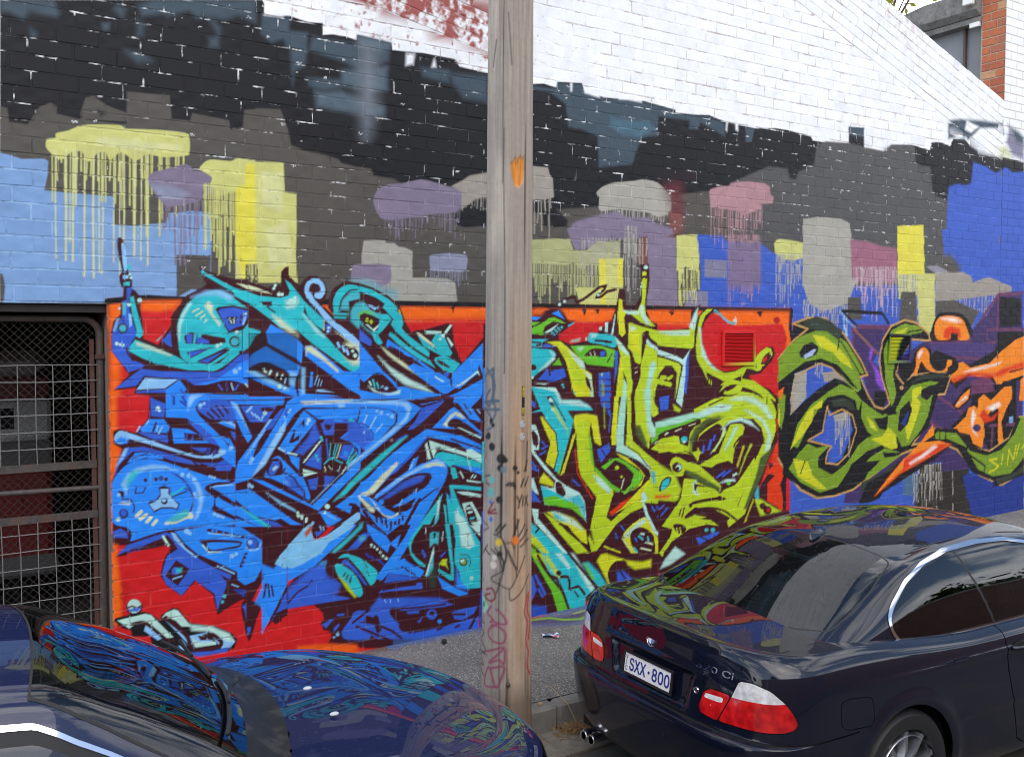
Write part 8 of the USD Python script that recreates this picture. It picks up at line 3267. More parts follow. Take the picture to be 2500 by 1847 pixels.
    rg, cab = cab.cut(lambda k: np.where((k.U[:, 2] > .46) & (k.U[:, 0] < 1.42), sdf(np.c_[k.U[:, 0], hy(k)], [(1.38, -.3), (1.36, .5), (.7, .62), (.55, .5), (.5, -.3)]), 1))
    lay(c, "rear_window", rg, CAR_GLASS)
    roof, pil = cab.cut(lambda k: -(k.U[:, 2] - .50))
    lay(c, "roof", roof, CAR_BLUE); lay(c, "pillar", pil, CAR_BLUE, "right"); lay(c, "pillar", pil, CAR_BLUE, "left")
    # wipers lie along the foot of the screen
    f = PchipInterpolator(P["house"]["x"], P["house"]["zc"])
    for y0, y1, sh in ((.56, -.02, 0), (-.02, -.60, 0)):
        ys = np.linspace(y0, y1, 12)
        xs = base(np.abs(ys)) - .035 - .03 * np.linspace(0, 1, 12)
        zs = f(xs) - .058 * (np.abs(ys) / .6) ** 2 + .010
        p = part(c, "wiper", tube(np.c_[xs, ys, zs], .008, 6), RUBBER, True)
        part(p, "wiper_arm", tube([(xs[0] + .075, y0 - .01, zs[0] - .01), (xs[3] + .02, ys[3], zs[3] + .014), (xs[6], ys[6], zs[6] + .012)], [.011, .008, .006], 8), PLASTIC, True)
    for y in (-.05, -.34):
        part(c, "washer_jet", moved((trimesh_ball(1.0)[0] * [.018, .012, .007], trimesh_ball(1.0)[1]), (3.35, y, 1.018 - .06 * y * y)), pbr("jet_white", (.6, .6, .6), .4) if y == -.05 else UsdShade.Material.Get(stage, "/World/Looks/jet_white"), True)
    part(c, "dashboard", box(2.55, 3.0, -.66, .66, .70, .97, .04), pbr("dash_top", (.05, .055, .05), .8, var=.2))
    part(c, "floor_pan", box(.2, 4.0, -.70, .70, .20, .26), GAPM)
    part(c, "steering_wheel", rot(moved(tube([(.18 * math.cos(a), .18 * math.sin(a), 0) for a in np.linspace(0, 2 * np.pi, 33)[:-1]], .014, 8, True), (2.42, -.36, .98)), -65, (0, 1, 0), (2.42, -.36, .98)), CABIN, True)
    for sgn in (-1, 1):
        part(c, "front_seat", rot(box(1.82, 1.98, sgn * .36 - .24, sgn * .36 + .24, .48, 1.10, .04), -12, (0, 1, 0), (1.9, 0, .5)), CABIN)
        part(c, "headrest", box(1.72, 1.82, sgn * .36 - .12, sgn * .36 + .12, 1.12, 1.28, .03), CABIN)
        mm = trimesh_ball(1.0)
        part(c, "wing_mirror", moved((mm[0] * [.08, .10, .07], mm[1]), (2.72, sgn * .93, 1.02)), CAR_BLUE, True)
    part(c, "inner_lining", join([box(.25, 3.4, -.73, -.715, .26, .90), box(.25, 3.4, .715, .73, .26, .90)]), GAPM)
    for x, z in P["wheels"]:
        wheel_well(c, x, z, .365, .80)
        for sy in (-1, 1):
            wheel(c, x, sy * .745, .31, 7, sy)


coupe()
sedan()


# ------------------------------------------------------------------ timber pole
POLE = np.array([3.006, -1.379, -0.07])
LEAN = np.array([RIGHT[0], RIGHT[1], 0]) * 0.0075
TOCAM = -np.array([FWD[0], FWD[1], 0]); TOCAM /= np.linalg.norm(TOCAM)
SIDE = np.array([RIGHT[0], RIGHT[1], 0.0])


def pole_r(z):
    return np.interp(z, [-.2, .6, 2.0, 4.4, 8.0], [.158, .149, .139, .131, .112])


def pole_at(a, z, out=0.0):
    """Point on the pole's skin: a = metres round from the street-facing line, z = height."""
    a, z = np.asarray(a, float), np.asarray(z, float)
    t = a / .145
    r = pole_r(z) + out
    c = POLE + (LEAN + [0, 0, 1.0]) * (z - POLE[2])[..., None]
    return c + r[..., None] * (np.sin(t)[..., None] * SIDE + np.cos(t)[..., None] * TOCAM)


def pole():
    p = thing("timber_pole", "weathered round timber power pole covered in small paint marks and tags", "pole")
    zs = np.r_[np.linspace(-.16, 4.45, 560), np.linspace(4.6, 8.0, 12)]
    aa = np.linspace(-.145 * np.pi, .145 * np.pi, 121)
    near = np.linspace(-.225, .225, 84)
    aa = np.unique(np.r_[np.linspace(-.145 * np.pi, -.23, 14), near, np.linspace(.23, .145 * np.pi, 14)])
    A, Z = np.meshgrid(aa, zs, indexing="ij")
    a, z = A.ravel(), Z.ravel()
    q = np.c_[a * 1.0, z * .05]
    grain = vnoise(np.c_[a * 60, z * 1.6], 1.0, 31) ; fine = vnoise(np.c_[a * 210, z * 3.0], 1.0, 33); blot = vnoise(np.c_[a * 7, z * 1.5], 1.0, 35)
    crack = np.clip((vnoise(np.c_[a * 34, z * .55], 1.0, 41, 2) - .70) * 8, 0, 1) * np.clip((vnoise(np.c_[a * 5, z * 1.3], 1.0, 43) - .42) * 6, 0, 1)
    lcrack = np.exp(-((a + .035 + .012 * np.sin(z * 2.1)) / .0035) ** 2) * ((z > 2.0) | (z < .8))
    grey, tan, pale = srgb("#a39b92"), srgb("#b99a7c"), srgb("#c6bbae")
    k = np.clip((a + .03) / .06, 0, 1) * np.clip((2.9 - z) / 1.2, .25, 1)
    c = grey * (1 - k)[:, None] + tan * k[:, None]
    c = c * (0.62 + .42 * grain + .34 * (fine - .5))[:, None]
    w = np.clip((blot - .55) * 4, 0, 1)[:, None] * .5
    c = c * (1 - w) + pale * w
    w = np.clip((z - 2.6) / 1.0, 0, 1)[:, None] * np.clip((grain - .52) * 5, 0, 1)[:, None] * .55
    c = c * (1 - w) + srgb("#6e655d") * w
    cr = np.clip(np.maximum(crack, lcrack * .8), 0, 1)[:, None]
    c = c * (1 - cr) + srgb("#332c27") * cr
    foot = np.clip((.16 - z + .12 * (blot - .5)) / .14, 0, 1)[:, None] * .6
    c = c * (1 - foot) + srgb("#4c4435") * foot
    for line in POLE_MARKS.strip().split("\n"):
        h, r, *pts = line.split()
        P = np.array([[float(v) * 1e-3 for v in t.split(",")] for t in pts])
        r = float(r) * 1.25e-3
        lo, hi = P.min(0) - r - .01, P.max(0) + r + .01
        m = np.where((a > lo[0]) & (a < hi[0]) & (z > lo[1]) & (z < hi[1]))[0]
        if not len(m):
            continue
        if len(P) == 1:
            d = np.hypot(a[m] - P[0, 0], z[m] - P[0, 1])
        else:
            d = path_dist(np.c_[a[m], z[m]], P)
        kk = (np.clip(.5 - (d - r) / .010, 0, 1) * (.72 + .5 * np.clip(grain[m] * 1.4, 0, 1)).clip(0, .97))[:, None]
        c[m] = c[m] * (1 - kk) + srgb(h) * kk
    # fresh splintered gouge
    g = sdf(np.c_[a, z], [(.004, 3.225), (.018, 3.215), (.030, 3.245), (.040, 3.25), (.045, 3.215), (.058, 3.25), (.072, 3.262), (.085, 3.245), (.098, 3.262), (.100, 3.18), (.088, 3.11), (.060, 3.075), (.030, 3.09), (.012, 3.15)])
    gk = np.clip(.5 - g / .006, 0, 1)
    orange = srgb("#c97f2e") * (.55 + .9 * vnoise(np.c_[a * 160, z * 7], 1.0, 51))[:, None]
    c = c * (1 - gk[:, None]) + orange * gk[:, None]
    relief = (grain - .5) * .004 + (fine - .5) * .0016 - cr[:, 0] * .006 - gk * .010
    V = pole_at(a, z, relief)
    part(p, "trunk", (V, grid_faces(len(aa), len(zs))[:, ::-1]), paint_mat("pole_wood", .8, .08, 30, .4, 220), True, paint=np.clip(c, 0, .9))
    part(p, "pole_top", tube([POLE + (LEAN + [0, 0, 1]) * 8.07, POLE + (LEAN + [0, 0, 1]) * 8.09], .113, 24), pbr("pole_end", (.20, .17, .14), .9))

    def flat(a0, a1, z0, z1, out, n=6):
        aa = np.linspace(a0, a1, n); zz = np.array([z0, z1])
        A, Z = np.meshgrid(aa, zz, indexing="ij")
        f = pole_at(A.ravel(), Z.ravel(), out); b = pole_at(A.ravel(), Z.ravel(), -.004)
        F = grid_faces(n, 2)[:, ::-1]
        m = len(f)
        e = [(0, 1), (2 * n - 2, 2 * n - 1)]
        sides = [(0, m + 0, m + 1), (0, m + 1, 1), (2 * n - 1, m + 2 * n - 1, m + 2 * n - 2), (2 * n - 1, m + 2 * n - 2, 2 * n - 2)]
        for i in range(n - 1):
            for o in (0, 1):
                i0, i1 = 2 * i + o, 2 * i + 2 + o
                sides += [(i0, i1, m + i1), (i0, m + i1, m + i0)]
        return np.vstack([f, b]), np.vstack([F, np.array(sides)])
    strip = part(p, "number_strip", flat(.090, .110, 1.757, 1.925, .002), pbr("strip_black", (.012, .012, .013), .4))
    yel = pbr("strip_yellow", (.62, .50, .04), .4)
    part(strip, "yellow_label", flat(.093, .108, 1.862, 1.920, .0036), yel)
    part(strip, "yellow_label", flat(.092, .107, 1.762, 1.800, .0036), yel)
    for zz in np.r_[np.linspace(1.868, 1.913, 7), np.linspace(1.768, 1.795, 5)]:
        part(strip, "stamped_mark", flat(.0965, .1045, zz - .0018, zz + .0018, .0044, 3), pbr("strip_ink", (.03, .028, .02), .5) if not stage.GetPrimAtPath("/World/Looks/strip_ink") else UsdShade.Material.Get(stage, "/World/Looks/strip_ink"))
    alu = pbr("tag_disc", (.52, .50, .50), .5, metal=.4, var=.1, scale=40)
    for zz in (1.703, 1.630):
        t = np.arange(24) * 2 * np.pi / 24
        a_, z_ = .093 + .0205 * np.cos(t), zz + .0225 * np.sin(t)
        f = np.vstack([pole_at(np.array([.093]), np.array([zz]), .004), pole_at(a_, z_, .003), pole_at(a_, z_, -.004)])
        F = [(0, 1 + (i + 1) % 24, 1 + i) for i in range(24)] + [x for i in range(24) for x in ((1 + i, 1 + (i + 1) % 24, 25 + (i + 1) % 24), (1 + i, 25 + (i + 1) % 24, 25 + i))]
        d = part(p, "metal_disc", (f, np.array(F)), alu)
        part(d, "nail", moved(trimesh_ball(.0035, 1), pole_at(np.array([.103]), np.array([zz + .01]), .004)[0]), RUBBER)
    part(p, "bolt", moved(trimesh_ball(.013, 2), pole_at(np.array([.012]), np.array([.165]), .002)[0]), pbr("rusty_bolt", (.10, .085, .075), .6, metal=.6, var=.3, scale=60))


pole()


# ------------------------------------------------------------------ vents in the wall
def vent_paint(V):
    P = np.asarray(V)[:, [0, 2]]
    return np.clip(paint_at(P, base_paint(P)), 0, .9)


VENT_M = paint_mat("vent_paint", .38, .05, 20, .05, 200)
VOID = pbr("vent_void", (.004, .005, .010), .9)


def perforated_vent():
    v = thing("perforated_vent", "square wall vent punched with small square holes, painted over in bright blue and turquoise", "vent")
    x0, x1, z0, z1, y = 1.843, 2.243, 1.948, 2.272, -.016
    nx, nz = 22, 16

    def holes(a, b, n):
        p = (b - a) / n
        return np.ravel([(a + p * k + p * .16, a + p * k + p * .84) for k in range(n)])
    hx, hz = holes(x0 + .036, x1 - .036, nx), holes(z0 + .040, z1 - .034, nz)
    xs, zs = np.unique(np.r_[x0, np.linspace(x0, hx[0], 5), hx, np.linspace(hx[-1], x1, 5)]), np.unique(np.r_[np.linspace(z0, hz[0], 6), hz, np.linspace(hz[-1], z1, 5)])
    X, Z = np.meshgrid(xs, zs, indexing="ij")
    V = np.stack([X, np.full_like(X, y), Z], -1).reshape(-1, 3)
    F = []
    ix, iz = np.searchsorted(xs, hx), np.searchsorted(zs, hz)
    hole_x, hole_z = {int(i) for i in ix[0::2]}, {int(i) for i in iz[0::2]}
    n = len(zs)
    for i in range(len(xs) - 1):
        for j in range(n - 1):
            if i in hole_x and j in hole_z:
                continue
            a = i * n + j
            F += [(a, a + n, a + n + 1), (a, a + n + 1, a + 1)]
    part(v, "perforated_plate", (V, np.array(F)), VENT_M, paint=vent_paint(V))
    rim = join([box(x0, x1, y + .0005, -.001, z0, z0 + .004), box(x0, x1, y + .0005, -.001, z1 - .004, z1), box(x0, x0 + .004, y + .0005, -.001, z0 + .004, z1 - .004), box(x1 - .004, x1, y + .0005, -.001, z0 + .004, z1 - .004)])
    part(v, "rim", rim, VENT_M, paint=vent_paint(rim[0]))
    part(v, "backing", box(x0 + .01, x1 - .01, -.0105, -.0100, z0 + .01, z1 - .01), VOID)


def louvre_vent(x0, x1, z0, z1, n, label):
    v = thing("louvre_vent", label, "vent")
    m = .030
    for nm, b in (("frame_bar", box(x0, x1, -.020, -.001, z0, z0 + m, .003)), ("frame_bar", box(x0, x1, -.020, -.001, z1 - m, z1, .003)), ("frame_bar", box(x0, x0 + m, -.0195, -.001, z0 + m, z1 - m, .002)), ("frame_bar", box(x1 - m, x1, -.0195, -.001, z0 + m, z1 - m, .002))):
        part(v, nm, b, VENT_M, paint=vent_paint(b[0]))
    zz = np.linspace(z0 + m + .004, z1 - m - .004, n + 1)
    for k in range(n):
        h = zz[k + 1] - zz[k]
        xs = np.linspace(x0 + m, x1 - m, 14)
        q = np.vstack([np.c_[xs, np.full(14, -.016), np.full(14, zz[k] + h * .05)], np.c_[xs, np.full(14, -.005), np.full(14, zz[k] + h * .72)], np.c_[xs, np.full(14, -.014), np.full(14, zz[k])]])
        F = np.vstack([grid_faces(2, 14)[:, ::-1], grid_faces(2, 14) * 1 + 0])
        F = np.array([f for i in range(13) for f in ((i, i + 1, 14 + i + 1), (i, 14 + i + 1, 14 + i), (i + 28, i + 29, i + 1), (i + 28, i + 1, i))])
        part(v, "slat", (q, F), VENT_M, paint=vent_paint(q))
    part(v, "backing", box(x0 + m, x1 - m, -.0035, -.0030, z0 + m, z1 - m), VOID)


perforated_vent()
louvre_vent(6.178, 6.600, 1.940, 2.262, 20, "small slatted wall vent painted plain red, above the lime green letters")
louvre_vent(8.572, 8.950, 1.922, 2.232, 17, "small slatted wall vent painted green and yellow as part of the olive letters")


# ------------------------------------------------------------------ gateway on the left
STEEL = pbr("gate_steel", (.085, .072, .066), .55, metal=.3, var=.35, scale=24, dirt=(.14, .07, .045), dscale=9)
RUST = pbr("gate_rust", (.085, .035, .025), .7, var=.4, scale=20)
WIRE = pbr("weld_wire", (.27, .26, .25), .5, metal=.4, var=.2, scale=30)
LINK = pbr("chain_wire", (.075, .07, .06), .5, metal=.5)


def gate():
    g = thing("mesh_gate", "rusty tube-framed steel gate of chain link and square mesh across the dark doorway", "gate")
    y, xl, xr, zt = .15, -1.55, 1.003, 2.325
    arc = [(xr - .10 + .10 * math.sin(t), y, zt - .10 + .10 * math.cos(t)) for t in np.linspace(0, np.pi / 2, 10)]
    arcl = [(xl + .10 - .10 * math.sin(t), y, zt - .10 + .10 * math.cos(t)) for t in np.linspace(0, np.pi / 2, 10)]
    part(g, "frame_tube", tube([(xl, y, .02)] + arcl[::-1] + arc + [(xr - .012, y, .02)], .022, 12), STEEL, True)
    part(g, "inner_bar", box(xr - .060, xr - .034, y - .006, y + .006, .08, 2.20), RUST)
    part(g, "flat_rail", box(xl, xr - .03, y - .010, y - .002, 1.405, 1.452), STEEL)
    part(g, "pipe_rail", tube([(xl, y, 1.318), (xr - .02, y, 1.281)], .015, 10), STEEL, True)
    part(g, "flat_rail", box(xl, xr - .03, y - .010, y - .002, 1.095, 1.142), STEEL)
    part(g, "pipe_rail", tube([(xl, y, .10), (xr - .02, y, .10)], .018, 10), STEEL, True)
    part(g, "hinge", join([box(xr - .03, xr + .026, y - .03, y + .01, 1.985 + .09, 2.00 + .105, .004)]), RUST)
    r = np.random.default_rng(4)
    for z in [2.045 - .1005 * k for k in range(6)] + [1.030 - .102 * k for k in range(9)]:
        part(g, "cross_wire", tube([(x, y - .014, z + r.normal(0, .002)) for x in np.linspace(xl, xr - .02, 9)], .0028, 5), WIRE, True)
    for k in range(26):
        x = .926 - .0955 * k
        part(g, "upright_wire", tube([(x + r.normal(0, .0015), y - .019, z) for z in np.linspace(2.045, 1.45, 5)], .0026, 5), WIRE, True)
        x = .919 - .0955 * k
        part(g, "upright_wire", tube([(x + r.normal(0, .002), y - .019, z) for z in np.linspace(1.10, .12, 6)], .0026, 5), WIRE, True)
    ms = []
    s = .0475
    z0, z1, x0, x1 = .12, 2.305, xl + .02, xr - .02
    for sgn in (1, -1):
        k = -120
        for k in range(-70, 120):
            c = x0 + k * s
            pts = []
            for z in (z0, z1):
                pts.append((c + sgn * (z - z0), z))
            (xa, za), (xb, zb) = pts
            def clipx(xa, za, xb, zb):
                t = np.clip(sorted([(x0 - xa) / (xb - xa), (x1 - xa) / (xb - xa)]), 0, 1)
                return [(xa + (xb - xa) * q, za + (zb - za) * q) for q in t]
            e = clipx(xa, za, xb, zb)
            if abs(e[0][1] - e[1][1]) < .02:
                continue
            ms.append(tube([(e[0][0], y + .012 + .003 * sgn, e[0][1]), (e[1][0], y + .012 + .003 * sgn, e[1][1])], .0017, 3, caps=False))
    part(g, "chain_link_mesh", join(ms), LINK, kind="stuff")
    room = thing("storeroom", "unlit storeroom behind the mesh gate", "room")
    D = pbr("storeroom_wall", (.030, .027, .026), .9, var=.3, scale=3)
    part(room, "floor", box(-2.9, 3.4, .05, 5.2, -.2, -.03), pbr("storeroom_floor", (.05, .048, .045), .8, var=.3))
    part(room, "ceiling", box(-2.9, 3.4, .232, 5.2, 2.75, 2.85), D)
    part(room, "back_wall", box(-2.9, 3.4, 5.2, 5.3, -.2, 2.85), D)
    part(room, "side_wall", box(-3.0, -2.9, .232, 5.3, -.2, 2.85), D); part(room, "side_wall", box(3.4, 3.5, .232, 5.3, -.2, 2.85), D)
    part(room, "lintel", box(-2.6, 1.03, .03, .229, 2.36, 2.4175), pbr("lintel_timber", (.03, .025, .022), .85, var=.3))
    part(room, "door_post", box(1.030, 1.046, .232, .36, -.03, 2.36), pbr("post_timber", (.06, .045, .035), .85, var=.35))
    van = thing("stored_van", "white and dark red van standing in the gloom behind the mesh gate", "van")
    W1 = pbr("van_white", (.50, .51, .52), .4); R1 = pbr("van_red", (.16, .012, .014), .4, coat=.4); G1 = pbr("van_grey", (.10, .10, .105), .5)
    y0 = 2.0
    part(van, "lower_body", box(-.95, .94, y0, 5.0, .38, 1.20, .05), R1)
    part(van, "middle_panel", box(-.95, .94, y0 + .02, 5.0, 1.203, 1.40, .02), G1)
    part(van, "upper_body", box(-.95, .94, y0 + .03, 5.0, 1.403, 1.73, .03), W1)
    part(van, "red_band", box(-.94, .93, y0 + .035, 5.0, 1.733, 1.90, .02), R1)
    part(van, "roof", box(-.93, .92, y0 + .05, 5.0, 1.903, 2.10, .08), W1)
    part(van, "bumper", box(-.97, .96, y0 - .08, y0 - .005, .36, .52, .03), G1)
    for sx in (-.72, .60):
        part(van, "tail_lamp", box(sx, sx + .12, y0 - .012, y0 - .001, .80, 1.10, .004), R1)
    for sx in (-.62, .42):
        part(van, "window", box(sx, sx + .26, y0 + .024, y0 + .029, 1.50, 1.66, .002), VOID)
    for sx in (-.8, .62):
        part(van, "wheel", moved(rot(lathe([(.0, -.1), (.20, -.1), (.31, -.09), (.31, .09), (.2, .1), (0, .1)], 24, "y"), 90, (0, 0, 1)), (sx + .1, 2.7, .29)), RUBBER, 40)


gate()


# ------------------------------------------------------------------ the taller building to the right, and what stands behind
def tall_building():
    b = thing("tall_brick_building", "taller whitewashed brick building at the right end with a red brick return and window", "building")
    rng = np.random.default_rng(17)
    x0 = PIER_X + .0015
    bricks = []
    row = 0
    while COURSE0 + row * COURSE < 7.6:
        z = COURSE0 + row * COURSE + .02
        x = x0 - (0.12 if row % 2 else 0)
        while x < 14.2:
            a, e = max(x, x0), x + BRICK
            w = e - a - JOINT
            if w > .03:
                P4 = np.array([(a, 0, z), (a + w, 0, z), (a + w, 0, z + COURSE), (a, 0, z + COURSE)])
                px, dep = project(P4)
                vis = (np.abs(px[:, 0]) < 1300).any() and (np.abs(px[:, 1]) < 960).any()
                bricks.append((a, z, w, COURSE - JOINT, vis, abs(px[1, 0] - px[0, 0]) * abs(px[2, 1] - px[1, 1])))
            x = e
        row += 1
    V, C, k = [], [], 0
    ms = []
    for a, z, w, h, vis, s in bricks:
        v, f = brick_mesh(w, h, 14 if vis else 2, 9 if vis else 2, float(np.clip(rng.normal(0, .0009), -.0018, .0025)))
        v = v + [a, 0, z]
        ms.append((v, f))
    P = np.vstack([m[0][:, [0, 2]] for m in ms])
    base = np.tile(srgb("#eef0f2"), (len(P), 1))
    col = np.clip(paint_at(P, base), 0, .93)
    out = []
    for (v, f), q in zip(ms, bricks):
        c = col[k:k + len(v)]; k += len(v)
        if is_flat(c):
            v2, f2 = brick_mesh(q[2], q[3], 2, 2, 0.0)
            out.append((q[5] if q[4] else 0, v2 + [q[0], 0, q[1]], f2, np.tile(c.mean(0) * (1 + rng.normal(0, .02)), (len(v2), 1)).clip(0, .93)))
        else:
            out.append((q[5] if q[4] else 0, v, f, c))
    out.sort(key=lambda t: -t[0])
    for s, v, f, c in out[:300]:
        part(b, "brick", (v, f), WALL_M, paint=c)
    V, F = join([(v, f) for _, v, f, _ in out[300:]])
    part(b, "brickwork", (V, F), WALL_M, kind="stuff", paint=np.vstack([c for *_, c in out[300:]]))
    xs, zs = np.linspace(x0, 14.2, 160), np.linspace(-.3, 7.6, 330)
    m = sheet(lambda x, z: np.stack([x, np.full_like(x, .0024), z], -1), xs, zs)
    c = paint_at(m[0][:, [0, 2]], np.tile(srgb("#cfc9c8"), (len(m[0]), 1)))
    part(b, "mortar", m, WALL_M, paint=np.clip(c * .9, 0, .9))
    part(b, "wall_core", box(x0 + .004, 14.2, .0061, 3.6, -.4, 5.05), pbr("core2", (.2, .17, .15), .9))
    # the return: bare red brick, header and stretcher turn about
    reds = [pbr(f"red_brick_{n}", c, .85, var=.2, scale=30, bump=.5, bscale=90) for n, c in (("warm", (.42, .125, .055)), ("brown", (.34, .12, .07)), ("buff", (.46, .25, .13)), ("dark", (.36, .10, .05)))]
    part(b, "return_mortar", box(x0 + .006, x0 + .25, .0065, .30, 4.7, 7.6), pbr("lime_mortar", (.50, .43, .33), .95, var=.2, scale=40, bump=.4))
    r2 = random.Random(9)
    row = 0
    z = 4.70
    while z < 7.5:
        cuts = (0.0, .115, .245) if row % 2 else (0.0, .13, .245)
        cuts = (0.007, .11, .292) if row % 2 else (0.007, .185, .292)
        for y0, y1 in zip(cuts[:-1], cuts[1:]):
            part(b, "return_brick", box(x0 - .002 + r2.uniform(-.001, .001), x0 + .02, y0 + .005, y1 - .005, z + .006, z + COURSE - .006, .003), reds[r2.choice([0, 0, 0, 1, 2, 3])])
        z += COURSE; row += 1
    conc = pbr("lintel_concrete", (.20, .195, .185), .9, var=.35, scale=9, bump=.9, bscale=60, dirt=(.06, .06, .058), dscale=14)
    lin = np.array([(x0 - .10, .30, 5.99), (x0 - .10, .95, 5.99), (x0 - .13, .30, 6.20), (x0 - .13, .95, 6.20), (x0 - .02, .30, 5.93), (x0 - .02, .95, 5.93), (x0 + .02, 1.42, 6.02), (x0 - .02, 1.42, 6.19), (x0 + .2, .30, 5.93), (x0 + .2, 1.42, 5.98), (x0 + .2, .30, 6.24), (x0 + .2, 1.42, 6.21)])
    h = trimesh.convex.convex_hull(lin)
    part(b, "concrete_lintel", (np.array(h.vertices), np.array(h.faces)), conc)
    part(b, "lintel_soffit", box(x0 - .01, x0 + .15, .295, 1.40, 5.86, 5.926, .004), conc)
    win = part(b, "side_window", box(x0 + .125, x0 + .128, .30, 1.40, 4.7, 5.858), pbr("window_grey", (.20, .21, .225), .35, spec=.6, var=.1, scale=4))
    br = pbr("window_bar", (.055, .03, .025), .5, coat=.3)
    for yy in (.56, 1.10):
        part(win, "glazing_bar", box(x0 + .085, x0 + .124, yy - .016, yy + .016, 4.7, 5.858, .004), br)
    part(b, "white_box", box(x0 - .20, x0 - .14, .30, .42, 6.03, 6.25, .008), pbr("box_white", (.75, .75, .74), .5))
    part(b, "white_bracket", box(x0 - .05, x0 - .012, .30, .42, 5.80, 5.855, .004), UsdShade.Material.Get(stage, "/World/Looks/box_white"))


tall_building()
low_roof = thing("shed_roof", "low metal roof hidden behind the raking brick parapet", "roof")
part(low_roof, "roof_sheet", (np.array([(3.9, .24, 5.6), (10.55, .24, 4.45), (10.55, 9, 4.45), (3.9, 9, 5.6)]), np.array([(0, 1, 2), (0, 2, 3)])), pbr("roof_iron", (.3, .3, .3), .5, metal=.6))


def leaf_material(name, c, t):
    return usdkit.material(stage, f"/World/Looks/{name}", {
        "oi": ("geometry", {}), "n": ("noise_texture", {"scale": 3.0, "detail": 3.0}),
        "r": ("rgb_ramp", {"ramp": [(0.3, tuple(np.array(c) * .6)), (0.55, tuple(c)), (0.8, tuple(np.array(c) * 1.5))]}),
        "d": ("diffuse_bsdf", {}), "t": ("translucent_bsdf", {"color": t}), "m": ("mix_closure", {"fac": .45}),
    }, [("oi.position", "n.vector"), ("n.fac", "r.fac"), ("r.color", "d.color"), ("d.BSDF", "m.closure1"), ("t.BSDF", "m.closure2")], surface="m.closure")


def tree(loc, h, crown, n, size, label, mat, seed, group=None, squash=.75):
    r = np.random.default_rng(seed)
    t = thing("street_tree", label, "tree", loc, 0, group)
    part(t, "trunk", tube([(0, 0, 0), (.05, .02, h * .35), (-.04, .05, h * .7), (0, 0, h)], [.17, .14, .10, .05], 9), pbr("bark", (.10, .085, .07), .9, var=.3) if not stage.GetPrimAtPath("/World/Looks/bark") else UsdShade.Material.Get(stage, "/World/Looks/bark"), True)
    cl = r.normal(0, 1, (46, 3)); cl /= np.linalg.norm(cl, axis=1, keepdims=True)
    cl = cl * (r.random((46, 1)) ** .4) * crown * [1, 1, squash] + [0, 0, h]
    for c in cl[:7]:
        part(t, "limb", tube([(0, 0, h * .62), (c * [.4, .4, 1] + [0, 0, h * .62]) / 2, c], [.06, .04, .012], 6), UsdShade.Material.Get(stage, "/World/Looks/bark"), True)
    p = cl[r.integers(0, 46, n)] + r.normal(0, crown * .17, (n, 3))
    a = r.normal(0, 1, (n, 3)); a /= np.linalg.norm(a, axis=1, keepdims=True)
    b = np.cross(a, r.normal(0, 1, (n, 3))); b /= np.linalg.norm(b, axis=1, keepdims=True)
    s = size * r.uniform(.6, 1.3, (n, 1))
    v = np.stack([p - a * s, p + b * s * .45, p + a * s, p - b * s * .45], 1).reshape(-1, 3)
    i = np.arange(n) * 4
    part(t, "crown", (v, np.vstack([np.c_[i, i + 1, i + 2], np.c_[i, i + 2, i + 3]])), mat, kind="stuff")


LEAF = leaf_material("leaf_yellow", (.16, .17, .025), (.45, .42, .05))
LEAF2 = leaf_material("leaf_dark", (.035, .055, .018), (.06, .10, .02))
d0 = FWD + (2135 - 1250) / FOCAL_PX * RIGHT + (923.5 + 130) / FOCAL_PX * UPV
q = CAM + d0 * 22.0
tree((float(q[0]), float(q[1]), -.2), float(q[2]) + .2, 1.9, 2600, .10, "yellow-green tree whose lowest leaves show above the parapet in the top right corner", LEAF, 3)

# across the street, behind the photographer: seen only in the cars' panes and paint
OPP = usdkit.material(stage, "/World/Looks/far_brick", {
    "tc": ("texture_coordinate", {}), "mp": ("mapping", {"rotation": (1.5708, 0.0, 0.0)}),
    "b": ("brick_texture", {"scale": 1.0, "color1": (.16, .055, .035), "color2": (.11, .04, .03), "mortar": (.20, .16, .13), "mortar_size": .008, "brick_width": .24, "row_height": .086}),
    "p": ("principled_bsdf", {"roughness": .9}),
}, [("tc.object", "mp.vector"), ("mp.vector", "b.vector"), ("b.color", "p.base_color")], surface="p.BSDF")
ob = thing("brick_warehouse", "long dark red brick warehouse across the street, mirrored in the car windows", "building")
part(ob, "front_wall", box(-22, 34, -9.9, -9.5, -.4, 3.5), OPP)
part(ob, "parapet", box(-22.1, 34.1, -9.95, -9.45, 3.503, 3.65), pbr("coping", (.30, .29, .27), .9, var=.2))
for k, x in enumerate((-12.0, -5.0, 6.5, 15.0, 24.0)):
    part(ob, "window", box(x, x + 1.4, -9.498, -9.47, 1.3, 2.9), pbr("far_window", (.03, .035, .04), .1) if k == 0 else UsdShade.Material.Get(stage, "/World/Looks/far_window"))
solo("far_footpath", box(-22, 34, -9.5, -7.6, -.5, -.12), UsdShade.Material.Get(stage, "/World/Looks/road_asphalt"), kind="structure")
for k, (x, y, h, cr, lab) in enumerate(((17.5, -13.5, 4.6, 1.9, "dark leafy tree behind the warehouse, nearest the parked coupe"), (24.5, -14.0, 5.2, 2.2, "tall dark tree behind the far end of the warehouse"), (-9.0, -13.0, 4.6, 2.0, "dark tree behind the near end of the warehouse"))):
    tree((x, y, -.2), h, cr, 5200, .22, lab, LEAF2, 20 + k, "trees behind the warehouse")


